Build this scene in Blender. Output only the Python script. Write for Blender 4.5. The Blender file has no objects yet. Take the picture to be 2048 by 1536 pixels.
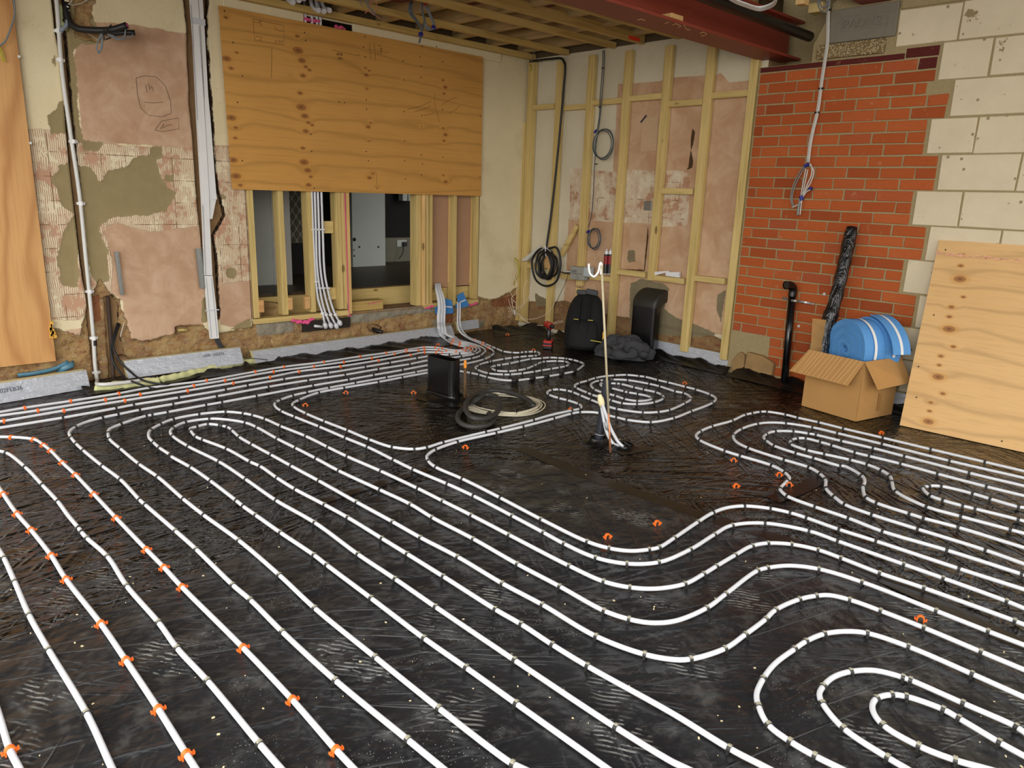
import bpy, bmesh, math, random
import numpy as np
from mathutils import Vector, Matrix
random.seed(7)
SC = bpy.context.scene
COL = SC.collection
PI = math.pi

# ---------------------------------------------------------------- camera
H = 1.36
FPX = 1482.5
CR = Vector((0.72895679, -0.68371205, 0.03405629))
CU = Vector((0.14602959, 0.20391188, 0.96803683))
CF = Vector((0.66880293, 0.7006838, -0.24848514))
cam = bpy.data.cameras.new('camera')
cam.sensor_width = 36.0
cam.lens = FPX / 2048 * 36.0
cam.clip_start = 0.02
cam.clip_end = 200
camo = bpy.data.objects.new('camera', cam)
M = Matrix.Identity(4)
for i in range(3):
    M[i][0] = CR[i]; M[i][1] = CU[i]; M[i][2] = -CF[i]
M[2][3] = H
camo.matrix_world = M
COL.objects.link(camo)
SC.camera = camo

# ---------------------------------------------------------------- light and exposure
SC.view_settings.view_transform = 'Standard'
SC.view_settings.look = 'None'
SC.view_settings.gamma = 1
SC.view_settings.use_curve_mapping = False
SC.view_settings.exposure = 0.92
W = bpy.data.worlds.new('sky')
SC.world = W
W.use_nodes = True
nt = W.node_tree
bg = nt.nodes['Background']
tc = nt.nodes.new('ShaderNodeTexCoord')
sp = nt.nodes.new('ShaderNodeSeparateXYZ')
nt.links.new(tc.outputs['Generated'], sp.inputs[0])
rp = nt.nodes.new('ShaderNodeValToRGB')
rp.color_ramp.elements[0].position = 0.45; rp.color_ramp.elements[0].color = (.42, .38, .33, 1)
rp.color_ramp.elements[1].position = 0.60; rp.color_ramp.elements[1].color = (1.0, .985, .96, 1)
mp = nt.nodes.new('ShaderNodeMapRange')
mp.inputs['From Min'].default_value = -1
nt.links.new(sp.outputs['Z'], mp.inputs[0]); nt.links.new(mp.outputs[0], rp.inputs[0])
nt.links.new(rp.outputs[0], bg.inputs['Color'])
bg.inputs['Strength'].default_value = 1.35

def area(name, loc, target, sx, sy, power, col):
    l = bpy.data.lights.new(name, 'AREA'); l.shape = 'RECTANGLE'; l.size = sx; l.size_y = sy
    l.energy = power; l.color = col
    o = bpy.data.objects.new(name, l); o.location = loc
    o.rotation_euler = (Vector(target) - Vector(loc)).to_track_quat('-Z', 'Y').to_euler()
    COL.objects.link(o)
    return o
# added area lamp behind the camera, aimed at the left wall; rear daylight assumed
area('added_rear_fill_lamp', (-2.6, -0.6, 1.9), (1.6, 5.6, 0.8), 4.0, 2.2, 105, (1.0, .97, .93))

# ---------------------------------------------------------------- projection helpers (photo pixel -> point on a real plane)
def ray(px, py):
    return CR * ((px - 1024) / FPX) - CU * ((py - 768) / FPX) + CF
def on_left(px, py, Y=5.62):
    d = ray(px, py); P = d * (Y / d.y); return Vector((P.x, P.y, P.z + H))
def on_right(px, py, X=5.40):
    d = ray(px, py); P = d * (X / d.x); return Vector((P.x, P.y, P.z + H))
def on_floor(px, py, z=0.0):
    d = ray(px, py); P = d * ((z - H) / d.z); return Vector((P.x, P.y, z))

# ---------------------------------------------------------------- mesh helpers
class MB:
    def __init__(s): s.v = []; s.f = []; s.m = []
    def add(s, vs, fs, mi=0):
        o = len(s.v); s.v += [tuple(v) for v in vs]
        s.f += [tuple(i + o for i in f) for f in fs]; s.m += [mi] * len(fs)
    def box(s, x0, x1, y0, y1, z0, z1, mi=0):
        s.add([(x0,y0,z0),(x1,y0,z0),(x1,y1,z0),(x0,y1,z0),(x0,y0,z1),(x1,y0,z1),(x1,y1,z1),(x0,y1,z1)],
              [(3,2,1,0),(4,5,6,7),(0,1,5,4),(1,2,6,5),(2,3,7,6),(3,0,4,7)], mi)
    def obox(s, c, ax, ay, az, mi=0):   # centre and three half-axis vectors
        c = Vector(c); ax = Vector(ax); ay = Vector(ay); az = Vector(az); vs = []
        for k in (-1, 1):
            for (i, j) in ((-1,-1),(1,-1),(1,1),(-1,1)): vs.append(c + ax*i + ay*j + az*k)
        s.add(vs, [(3,2,1,0),(4,5,6,7),(0,1,5,4),(1,2,6,5),(2,3,7,6),(3,0,4,7)], mi)
    def bar(s, a, b, w, d, up=(0,0,1), mi=0):   # box from a to b, cross-section w (sideways) x d (up)
        a = Vector(a); b = Vector(b); t = (b - a); L = t.length; t.normalize()
        u = Vector(up); u = (u - t * u.dot(t)).normalized(); n = t.cross(u)
        s.obox((a + b) / 2, t * (L / 2), n * (w / 2), u * (d / 2), mi)
    def prism(s, poly, ext, mi=0):      # polygon points (3D) extruded by vector
        n = len(poly); e = Vector(ext); vs = [Vector(p) for p in poly] + [Vector(p) + e for p in poly]
        s.add(vs, [tuple(range(n - 1, -1, -1)), tuple(range(n, 2 * n))] +
              [(i, (i + 1) % n, n + (i + 1) % n, n + i) for i in range(n)], mi)
    def tube(s, pts, r, seg=10, closed=False, caps=True, mi=0, flat=None):
        pts = [Vector(p) for p in pts]; n = len(pts)
        if n < 2: return
        T = []
        for i in range(n):
            if closed: t = pts[(i + 1) % n] - pts[i - 1]
            else: t = pts[min(i + 1, n - 1)] - pts[max(i - 1, 0)]
            if t.length < 1e-9: t = Vector((0, 0, 1))
            T.append(t.normalized())
        up = Vector((0, 0, 1)) if abs(T[0].z) < .9 else Vector((1, 0, 0))
        N = (up - T[0] * up.dot(T[0])).normalized(); vs = []; rr = r if callable(r) else (lambda i: r)
        for i in range(n):
            N = (N - T[i] * N.dot(T[i]))
            N = N.normalized() if N.length > 1e-6 else T[i].orthogonal().normalized()
            B = T[i].cross(N); R = rr(i)
            for k in range(seg):
                a = 2 * PI * k / seg
                vs.append(pts[i] + N * (math.cos(a) * R) + B * (math.sin(a) * R * (flat or 1)))
        fs = []
        for i in range(n if closed else n - 1):
            j = (i + 1) % n
            for k in range(seg):
                fs.append((i*seg+k, i*seg+(k+1)%seg, j*seg+(k+1)%seg, j*seg+k))
        if caps and not closed:
            fs.append(tuple(range(seg - 1, -1, -1))); fs.append(tuple((n-1)*seg + k for k in range(seg)))
        s.add(vs, fs, mi)
    def build_each(s, name, mat, parent=None, smooth=False, bevel=0):
        # every separate piece becomes a part of its own
        adj = list(range(len(s.v)))
        def find(i):
            while adj[i] != i: adj[i] = adj[adj[i]]; i = adj[i]
            return i
        for f in s.f:
            r = find(f[0])
            for k in f[1:]: adj[find(k)] = r
        groups = {}
        for f in s.f: groups.setdefault(find(f[0]), []).append(f)
        for fs in groups.values():
            idx = sorted({i for f in fs for i in f}); mp_ = {i: k for k, i in enumerate(idx)}; q = MB()
            q.add([s.v[i] for i in idx], [tuple(mp_[i] for i in f) for f in fs]); q.build(name, mat, parent, smooth, bevel)
    def build(s, name, mat, parent=None, smooth=False, bevel=0, sub=0, autos=None):
        me = bpy.data.meshes.new(name); me.from_pydata(s.v, [], s.f)
        mats = mat if isinstance(mat, (list, tuple)) else [mat]
        for m_ in mats: me.materials.append(m_)
        if len(mats) > 1: me.polygons.foreach_set('material_index', s.m)
        bm = bmesh.new(); bm.from_mesh(me); bmesh.ops.recalc_face_normals(bm, faces=bm.faces); bm.to_mesh(me); bm.free()
        if smooth: me.polygons.foreach_set('use_smooth', [True] * len(me.polygons))
        me.update()
        o = bpy.data.objects.new(name, me); COL.objects.link(o)
        if parent: o.parent = parent; o.matrix_parent_inverse = Matrix.Translation(-parent.location)
        if bevel:
            b = o.modifiers.new('bevel', 'BEVEL'); b.width = bevel; b.segments = 2; b.limit_method = 'ANGLE'; b.angle_limit = .6
        if sub:
            q = o.modifiers.new('sub', 'SUBSURF'); q.levels = sub; q.render_levels = sub
        return o

def empty(name, loc, label, cat, group=None):
    o = bpy.data.objects.new(name, None); o.location = loc; o.empty_display_size = .05; COL.objects.link(o)
    return tag(o, label, cat, group)
def tag(o, label, cat, group=None, kind=None):
    o['label'] = label; o['category'] = cat
    if group: o['group'] = group
    if kind: o['kind'] = kind
    return o
def struct(o):
    o['kind'] = 'structure'; return o

def spline(P, step=.012, closed=False):
    P = [Vector(p) for p in P]; n = len(P)
    if not closed: Q = [P[0] * 2 - P[1]] + P + [P[-1] * 2 - P[-2]]
    else: Q = [P[-1]] + P + [P[0], P[1]]
    out = []
    for i in range(len(Q) - 3):
        a, b, c, d = Q[i:i+4]
        t0 = 0; t1 = t0 + max((b-a).length, 1e-4) ** .5; t2 = t1 + max((c-b).length, 1e-4) ** .5; t3 = t2 + max((d-c).length, 1e-4) ** .5
        k = max(1, int((c-b).length / step))
        for j in range(k):
            t = t1 + (t2 - t1) * j / k
            A1 = a*((t1-t)/(t1-t0)) + b*((t-t0)/(t1-t0)); A2 = b*((t2-t)/(t2-t1)) + c*((t-t1)/(t2-t1)); A3 = c*((t3-t)/(t3-t2)) + d*((t-t2)/(t3-t2))
            B1 = A1*((t2-t)/(t2-t0)) + A2*((t-t0)/(t2-t0)); B2 = A2*((t3-t)/(t3-t1)) + A3*((t-t1)/(t3-t1))
            out.append(B1*((t2-t)/(t2-t1)) + B2*((t-t1)/(t2-t1)))
    if not closed: out.append(P[-1])
    return out

def text_mesh(name, body, size, origin, xdir, ydir, mat, parent, depth=.0006, align='LEFT'):
    cu = bpy.data.curves.new(name, 'FONT'); cu.body = body; cu.size = size; cu.extrude = depth; cu.align_x = align
    t = bpy.data.objects.new(name + '_tmp', cu); COL.objects.link(t)
    dg = bpy.context.evaluated_depsgraph_get(); dg.update()
    me = bpy.data.meshes.new_from_object(t.evaluated_get(dg)); bpy.data.objects.remove(t)
    x = Vector(xdir).normalized(); y = Vector(ydir).normalized(); z = x.cross(y); o_ = Vector(origin)
    for v in me.vertices: v.co = o_ + x * v.co.x + y * v.co.y + z * v.co.z
    me.materials.clear(); me.materials.append(mat); me.name = name
    o = bpy.data.objects.new(name, me); COL.objects.link(o)
    if parent: o.parent = parent; o.matrix_parent_inverse = Matrix.Translation(-parent.location)
    return o

# ---------------------------------------------------------------- material helpers
def s2l(c):
    return tuple(((x/255)/12.92 if x/255 <= .04045 else ((x/255+.055)/1.055)**2.4) for x in c) + (1,)
class NM:
    def __init__(s, name):
        s.mat = bpy.data.materials.new(name); s.mat.use_nodes = True; s.t = s.mat.node_tree
        s.b = s.t.nodes['Principled BSDF']; s.co = s.t.nodes.new('ShaderNodeTexCoord').outputs['Object']
    def n(s, ty, **kw):
        x = s.t.nodes.new(ty)
        for k, v in kw.items(): setattr(x, k, v)
        return x
    def lk(s, a, b): s.t.links.new(a, b)
    def setv(s, inp, v):
        if hasattr(v, 'is_linked') or hasattr(v, 'links'): s.lk(v, inp)
        else: inp.default_value = v
    def math(s, op, a, b=0, c=0, clamp=False):
        x = s.n('ShaderNodeMath', operation=op); x.use_clamp = clamp
        s.setv(x.inputs[0], a); s.setv(x.inputs[1], b)
        if op in ('MULTIPLY_ADD', 'COMPARE', 'SMOOTH_MIN'): s.setv(x.inputs[2], c)
        return x.outputs[0]
    def mapping(s, scale=(1,1,1), rot=(0,0,0), loc=(0,0,0), co=None):
        x = s.n('ShaderNodeMapping'); s.lk(co or s.co, x.inputs[0])
        x.inputs['Scale'].default_value = scale; x.inputs['Rotation'].default_value = rot; x.inputs['Location'].default_value = loc
        return x.outputs[0]
    def noise(s, scale, detail=3, rough=.55, co=None, dist=0):
        x = s.n('ShaderNodeTexNoise'); s.lk(co or s.co, x.inputs['Vector'])
        x.inputs['Scale'].default_value = scale; x.inputs['Detail'].default_value = detail
        x.inputs['Roughness'].default_value = rough; x.inputs['Distortion'].default_value = dist
        return x.outputs['Fac']
    def vor(s, scale, co=None, feature='F1', out='Distance', rnd=1):
        x = s.n('ShaderNodeTexVoronoi', feature=feature); s.lk(co or s.co, x.inputs['Vector'])
        x.inputs['Scale'].default_value = scale; x.inputs['Randomness'].default_value = rnd
        return x.outputs[out]
    def wave(s, scale, dist=0, detail=2, dscale=1, co=None, direction='X', prof='SIN'):
        x = s.n('ShaderNodeTexWave', bands_direction=direction, wave_profile=prof); s.lk(co or s.co, x.inputs['Vector'])
        x.inputs['Scale'].default_value = scale; x.inputs['Distortion'].default_value = dist
        x.inputs['Detail'].default_value = detail; x.inputs['Detail Scale'].default_value = dscale
        return x.outputs['Fac']
    def step(s, v, a, b, lo=0, hi=1):
        x = s.n('ShaderNodeMapRange', interpolation_type='SMOOTHSTEP'); s.setv(x.inputs['Value'], v)
        x.inputs['From Min'].default_value = a; x.inputs['From Max'].default_value = b
        x.inputs['To Min'].default_value = lo; x.inputs['To Max'].default_value = hi
        return x.outputs['Result']
    def mix(s, f, a, b, mode='MIX'):
        x = s.n('ShaderNodeMix', data_type='RGBA', blend_type=mode)
        s.setv(x.inputs['Factor'], f); s.setv(x.inputs[6], a); s.setv(x.inputs[7], b)
        return x.outputs[2]
    def ramp(s, f, stops):
        x = s.n('ShaderNodeValToRGB'); s.setv(x.inputs[0], f); cr = x.color_ramp
        while len(cr.elements) < len(stops): cr.elements.new(.5)
        for e, (p, c) in zip(cr.elements, stops): e.position = p; e.color = c
        return x.outputs[0]
    def attr(s, name, out='Fac'):
        x = s.n('ShaderNodeAttribute', attribute_name=name); return x.outputs[out]
    def bump(s, h, strength=.5, dist=.01, prev=None):
        x = s.n('ShaderNodeBump'); s.setv(x.inputs['Height'], h)
        x.inputs['Strength'].default_value = strength; x.inputs['Distance'].default_value = dist
        if prev is not None: s.lk(prev, x.inputs['Normal'])
        return x.outputs[0]
    def fin(s, col=None, rough=None, normal=None, metal=None, spec=None):
        if col is not None: s.setv(s.b.inputs['Base Color'], col)
        if rough is not None: s.setv(s.b.inputs['Roughness'], rough)
        if normal is not None: s.lk(normal, s.b.inputs['Normal'])
        if metal is not None: s.b.inputs['Metallic'].default_value = metal
        if spec is not None: s.b.inputs['Specular IOR Level'].default_value = spec
        return s.mat

def simple(name, rgb, rough=.5, var=.12, scale=30, metal=0, bump=.1, spec=.5):
    m = NM(name); nz = m.noise(scale, 3)
    c = s2l(rgb); lo = tuple(x * (1 - var) for x in c[:3]) + (1,); hi = tuple(min(1, x * (1 + var)) for x in c[:3]) + (1,)
    return m.fin(m.mix(nz, lo, hi), rough, m.bump(nz, bump, .002), metal, spec)

def timber(name, axis, base=(206,180,116), dark=(172,146,84), knots=True):
    m = NM(name); sc = [26, 26, 26]; sc[axis] = 1.6
    co = m.mapping(scale=tuple(sc)); g = m.noise(1.0, 4, .6, co=co, dist=.6)
    kc = [5, 5, 5]; kc[axis] = 2.2
    k = m.vor(1.0, co=m.mapping(scale=tuple(kc), loc=(.3,.7,.2)))
    col = m.ramp(g, [(.25, s2l(dark)), (.5, s2l(base)), (.8, s2l(tuple(min(255, c + 18) for c in base)))])
    if knots:
        kn = m.step(k, .10, .05); col = m.mix(m.math('MULTIPLY', kn, .8), col, s2l((96, 66, 30)))
    col = m.mix(m.step(m.noise(2.2, 2), .35, .75, 0, .35), col, s2l((190, 168, 108)))
    return m.fin(col, .62, m.bump(g, .25, .003), spec=.3)

TX, TY, TZ = timber('treated_timber_x', 0), timber('treated_timber_y', 1), timber('treated_timber_z', 2)
TZP = timber('fresh_pine_z', 2, (222,184,122), (198,152,88))
TXP = timber('fresh_pine_end', 0, (206,160,104), (176,126,74))
TXD = timber('old_joist_x', 0, (196,164,96), (158,124,64))
TYD = timber('old_joist_y', 1, (176,146,98), (124,96,60), False)
BOARD_D = timber('old_floorboard', 0, (84,62,40), (52,36,22), False)
M_EDGEPOLY = simple('black_polythene_edge', (12,12,12), .34, .3, 14, bump=.5)
M_SKYBLOCK = simple('pale_grey_sky_blocker', (168,172,178), .9, .04, 6)  # grey of the added overhead slab, set for bounce and floor reflection
M_PIPE = simple('white_pipe_plastic', (208,210,214), .32, .03, 8, bump=.03)
M_ORANGE = simple('orange_clip_plastic', (238,112,40), .4, .08, 60)
M_BLACKCLIP = simple('black_clip_plastic', (40,39,36), .45, .2, 60)
M_DUSTTOP = simple('dusty_clip_top', (150,146,126), .6, .25, 90)
M_WHITEPL = simple('white_plastic', (226,226,224), .4, .05, 12, bump=.04)
M_GREYWHITE = simple('grey_white_conduit', (205,205,200), .45, .08, 25, bump=.06)
M_BLACK = simple('black_plastic', (26,26,28), .35, .25, 20)
M_BLACKGLOSS = simple('black_gloss_plastic', (12,12,13), .22, .25, 14, spec=.6)
M_BLACKRUB = simple('black_rubber_cable', (24,24,25), .5, .2, 25)
M_GREYCAB = simple('grey_cable', (118,124,128), .45, .12, 30)
M_LTCAB = simple('pale_grey_cable', (196,192,182), .45, .08, 30)
M_WHITECAB = simple('white_cable', (226,206,184), .5, .06, 30)
M_YELCAB = simple('yellow_green_cable', (176,168,40), .5, .25, 60)
M_PINK = simple('pink_foam', (226,86,140), .8, .25, 60, bump=.6)
M_BLUETAPE = simple('blue_tape', (24,34,130), .4, .2, 50)
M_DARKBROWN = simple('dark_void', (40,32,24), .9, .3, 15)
M_STEEL = simple('galvanised_steel', (150,152,148), .35, .12, 40, metal=.7)
M_INK = simple('dark_ink', (34,26,20), .9, .1, 30)
M_INKGREY = simple('grey_ink', (70,78,92), .8, .1, 30)
M_FOAMYEL = simple('yellow_green_foam', (206,206,150), .85, .16, 60, bump=.7)
M_PLASTERBOARD = simple('pink_plasterboard', (172,134,104), .85, .08, 18)
M_REDPL = simple('red_tool_plastic', (186,34,28), .4, .12, 40)
M_CREAMTAPE = simple('cream_tape', (226,214,170), .6, .12, 50, bump=.4)
M_GREYTAPE = simple('grey_tape', (150,154,152), .4, .1, 50)
M_COPPER = simple('copper', (206,138,100), .4, .15, 60, metal=.5)
M_REDSTEEL = None
# ================================================================ materials of the big surfaces
def mat_floor(name, near):
    m = NM(name)
    # wrinkles: long thin creases running in a few directions, plus soft waviness
    def crease(along, across, rot, loc, sharp, dist=1.0):
        c0 = m.mapping(rot=(0, 0, rot), loc=loc)
        n_ = m.noise(1.0, 2, .45, co=m.mapping(scale=(along, across, 1), co=c0), dist=dist)
        r_ = m.math('ABSOLUTE', m.math('SUBTRACT', n_, .5))
        return m.math('POWER', m.step(r_, .0, sharp, 1, 0), 1.5)
    region = m.noise(.9, 2, .5)
    c1 = crease(2.0, 15, -.05, (0, 0, 0), .13)
    c2 = crease(1.6, 10, -.95, (3, 1, 0), .10)
    c3 = crease(1.8, 12, .75, (7, 2, 0), .10)
    c4 = crease(.55, 5.5, .35, (2, 5, 0), .03, .5)
    soft = m.noise(4.5, 3, .55)
    fine = m.noise(1.0, 3, .6, co=m.mapping(scale=(9, 40, 1)), dist=.8)
    if near:
        h = m.math('ADD', m.math('MULTIPLY', c2, m.step(region, .5, .62, .02, .16)), m.math('MULTIPLY', c3, m.step(region, .46, .34, .02, .2)))
        h = m.math('ADD', h, m.math('MULTIPLY', soft, 1.3))
        h = m.math('ADD', h, m.math('ADD', m.math('MULTIPLY', fine, .10), m.math('MULTIPLY', c4, .14)))
    else:
        sepx = m.n('ShaderNodeSeparateXYZ'); m.lk(m.co, sepx.inputs[0])
        lft = m.step(sepx.outputs[0], 3.6, 1.2)
        h = m.math('ADD', m.math('MULTIPLY', c1, m.math('MULTIPLY', m.step(region, .25, .5, .35, 1), m.math('MULTIPLY_ADD', lft, .5, .12))), m.math('MULTIPLY', c3, m.step(region, .55, .35, .03, .3)))
        h = m.math('ADD', h, m.math('MULTIPLY', c2, m.step(region, .4, .6, .04, .3)))
        h = m.math('ADD', h, m.math('MULTIPLY', soft, 1.0))
        h = m.math('ADD', h, m.math('MULTIPLY', fine, .16))
    nrm = m.bump(h, 1.0, .03)
    base = m.mix(m.noise(1.3, 3), s2l((24, 24, 26)) if near else s2l((10, 9, 8)), s2l((34, 35, 37)) if near else s2l((18, 15, 12)))
    # dusty boot prints: oval patches filled with fine curved tread ribs
    pv = m.n('ShaderNodeTexVoronoi', feature='F1'); m.lk(m.mapping(scale=(4.4, 3.0, 0)), pv.inputs['Vector']); pv.inputs['Scale'].default_value = 1.0
    spot = m.step(pv.outputs['Distance'], .42, .2)
    pick = m.n('ShaderNodeSeparateColor'); m.lk(pv.outputs['Color'], pick.inputs[0])
    spot = m.math('MULTIPLY', spot, m.step(pick.outputs['Red'], .12 if near else .5, .2 if near else .58))
    ringv = m.n('ShaderNodeTexWave', wave_type='BANDS', bands_direction='DIAGONAL')
    wv = m.n('ShaderNodeVectorMath', operation='SUBTRACT'); m.lk(m.mapping(scale=(4.4, 3.0, 0)), wv.inputs[0]); m.lk(pv.outputs['Position'], wv.inputs[1])
    m.lk(wv.outputs[0], ringv.inputs['Vector']); ringv.inputs['Scale'].default_value = 6.5; ringv.inputs['Distortion'].default_value = 5.0; ringv.inputs['Detail'].default_value = 1; ringv.inputs['Detail Scale'].default_value = .55
    tread = m.math('MULTIPLY', m.step(ringv.outputs['Fac'], .55, .85), m.step(m.noise(17, 3, .75), .44, .58))
    dust = m.math('MULTIPLY', spot, tread)
    speck = m.step(m.vor(95), .16, .10)
    speck = m.math('MULTIPLY', speck, m.step(m.noise(3.5, 3), .5, .66, 0, .85 if near else .55))
    haze = m.math('MULTIPLY', m.step(m.noise(7, 4, .75), .5, .75), .13 if near else .03)
    dd = m.math('MAXIMUM', m.math('MAXIMUM', m.math('MULTIPLY', dust, .5 if near else .34), speck), haze)
    col = m.mix(dd, base, s2l((160, 160, 154)))
    rough = m.math('ADD', m.step(m.noise(4, 3), .3, .7, .26 if near else .12, .38 if near else .22), m.math('MULTIPLY', dd, .4))
    return m.fin(col, rough, nrm, spec=.4 if near else .5)
M_FLOOR = mat_floor('black_damp_proof_membrane', False)
M_FLOORN = mat_floor('dusty_black_membrane', True)

def rubble_nodes(m, co=None):
    v = m.n('ShaderNodeTexVoronoi', feature='F1'); m.lk(m.mapping(scale=(5, 5, 11), co=co), v.inputs['Vector'])
    sepc = m.n('ShaderNodeSeparateColor'); m.lk(v.outputs['Color'], sepc.inputs[0])
    n1 = m.noise(9, 5, .65); n2 = m.noise(34, 4, .7)
    c = m.ramp(sepc.outputs['Red'], [(0, s2l((168,136,92))), (.35, s2l((156,122,80))), (.55, s2l((142,104,74))), (.75, s2l((164,142,106))), (1, s2l((140,94,66)))])
    c = m.mix(m.step(n1, .42, .62, 0, .7), c, s2l((180,152,104)))
    c = m.mix(m.step(n2, .56, .74, 0, .75), c, s2l((78,58,38)))
    c = m.mix(m.step(m.noise(22, 3, .6, co=m.mapping(loc=(4,4,4))), .62, .72, 0, .7), c, s2l((216,192,146)))
    h = m.math('ADD', m.math('MULTIPLY', n2, .5), n1)
    return c, h

def mat_leftwall():
    m = NM('old_left_wall_finish')
    n1 = m.noise(11, 5, .65); n2 = m.noise(38, 4, .6)
    jit = m.math('ADD', m.math('MULTIPLY', m.math('SUBTRACT', n1, .5), .055), m.math('MULTIPLY', m.math('SUBTRACT', n2, .5), .022))
    def reg(name, k=1.0):
        return m.step(m.math('ADD', m.attr(name), m.math('MULTIPLY', jit, k)), -.003, .003)
    cream = m.mix(m.noise(3, 4), s2l((218,203,162)), s2l((232,219,184)))
    cream = m.mix(m.step(m.noise(1.7, 5, .7), .52, .72, 0, .3), cream, s2l((180,160,120)))
    cream = m.mix(m.step(m.noise(60, 2), .68, .74, 0, .4), cream, s2l((150,130,96)))
    pink = m.mix(m.step(m.noise(6, 5, .6, dist=.6), .3, .7), s2l((186,150,120)), s2l((204,172,144)))
    pink = m.mix(m.step(m.noise(2.6, 4, .7), .5, .7, 0, .35), pink, s2l((164,126,96)))
    # notched adhesive: fine trowel ribs with torn gaps and faint tile joints
    rib = m.wave(26, 5.5, 2, .55, direction='X')
    holes = m.noise(8, 4, .65, co=m.mapping(scale=(1, 1, .8), loc=(3, 0, 1)))
    adhf = m.math('MULTIPLY', m.step(rib, .16, .36), m.step(holes, .60, .50))
    adhf = m.math('MAXIMUM', adhf, m.step(holes, .44, .38))
    adh = m.mix(adhf, s2l((190,150,122)), m.mix(n2, s2l((218,202,168)), s2l((232,220,190))))
    br = m.n('ShaderNodeTexBrick'); m.lk(m.mapping(rot=(PI/2, 0, 0), co=m.co), br.inputs['Vector'])
    br.offset = 0; br.inputs['Scale'].default_value = 1; br.inputs['Brick Width'].default_value = .152; br.inputs['Row Height'].default_value = .152
    br.inputs['Mortar Size'].default_value = .0028; br.inputs['Mortar Smooth'].default_value = .3
    adh = m.mix(m.math('MULTIPLY', br.outputs['Fac'], m.step(n1, .42, .58)), adh, s2l((128,98,74)))
    olive = m.mix(n1, s2l((138,122,86)), s2l((160,144,106)))
    rub, rh = rubble_nodes(m)
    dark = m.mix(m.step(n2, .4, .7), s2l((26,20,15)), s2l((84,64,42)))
    col = m.mix(reg('adhesive', .5), cream, adh)
    col = m.mix(reg('pink', .6), col, pink)
    col = m.mix(reg('olive', 1.2), col, olive)
    rb = reg('rubble', 1.2)
    col = m.mix(rb, col, rub)
    st = reg('stone', .8); gs = m.mix(m.noise(14, 4), s2l((120,112,98)), s2l((172,164,144)))
    col = m.mix(st, col, gs)
    col = m.mix(reg('redbrick', .8), col, m.mix(n1, s2l((112,66,44)), s2l((160,108,74))))
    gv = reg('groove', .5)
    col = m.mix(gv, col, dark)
    # thin darker brown line where the finish breaks off
    edge = m.step(m.math('ABSOLUTE', m.math('ADD', m.attr('rubble'), m.math('MULTIPLY', jit, 1.2))), .006, .0, 0, .6)
    col = m.mix(edge, col, s2l((96,76,48)))
    flat_ = m.math('MULTIPLY', m.math('SUBTRACT', 1, reg('pink', .6)), m.math('SUBTRACT', 1, reg('olive', 1.2)))
    h = m.math('ADD', m.math('MULTIPLY', rb, m.math('SUBTRACT', m.math('MULTIPLY', rh, 1.6), 1.4)), m.math('MULTIPLY', adhf, m.math('MULTIPLY', flat_, m.math('MULTIPLY', reg('adhesive', .5), .25))))
    h = m.math('ADD', h, m.math('MULTIPLY', n2, .12))
    return m.fin(col, .92, m.bump(h, .8, .02), spec=.15)

def mat_rightplaster():
    m = NM('old_back_wall_finish')
    n1 = m.noise(11, 5, .65); n2 = m.noise(38, 4, .6)
    jit = m.math('ADD', m.math('MULTIPLY', m.math('SUBTRACT', n1, .5), .05), m.math('MULTIPLY', m.math('SUBTRACT', n2, .5), .02))
    def reg(name, k=1.0): return m.step(m.math('ADD', m.attr(name), m.math('MULTIPLY', jit, k)), -.003, .003)
    white = m.mix(m.noise(2.5, 4), s2l((196,186,158)), s2l((222,214,190)))
    pink = m.mix(m.step(m.noise(5, 5, .6, dist=.6), .3, .7), s2l((184,146,112)), s2l((202,170,138)))
    rib = m.wave(26, 5.5, 2, .55, direction='Y')
    holes = m.noise(8, 4, .65, co=m.mapping(loc=(3, 0, 1)))
    adhf = m.math('MULTIPLY', m.step(rib, .12, .3), m.step(holes, .64, .52))
    adhf = m.math('MAXIMUM', adhf, m.step(holes, .47, .41))
    adh = m.mix(adhf, s2l((178,138,108)), m.mix(n2, s2l((206,192,164)), s2l((222,210,184))))
    br = m.n('ShaderNodeTexBrick'); m.lk(m.mapping(rot=(0, PI/2, 0), co=m.co), br.inputs['Vector'])
    br.offset = 0; br.inputs['Scale'].default_value = 1; br.inputs['Brick Width'].default_value = .15; br.inputs['Row Height'].default_value = .15
    br.inputs['Mortar Size'].default_value = .0035
    adh = m.mix(m.math('MULTIPLY', br.outputs['Fac'], m.step(n1, .46, .62, 0, .8)), adh, s2l((128,94,70)))
    col = m.mix(reg('pink', .15), white, pink)
    col = m.mix(reg('adhesive', .5), col, adh)
    rc, _h = rubble_nodes(m)
    col = m.mix(reg('redbrick', .9), col, m.mix(.5, rc, s2l((88,58,38))))
    col = m.mix(reg('cement', .9), col, m.mix(n1, s2l((112,102,78)), s2l((140,128,100))))
    col = m.mix(reg('crack', .25), col, s2l((78,58,36)))
    return m.fin(col, .9, m.bump(m.math('ADD', n2, m.math('MULTIPLY', n1, .8)), .35, .01), spec=.15)

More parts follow.
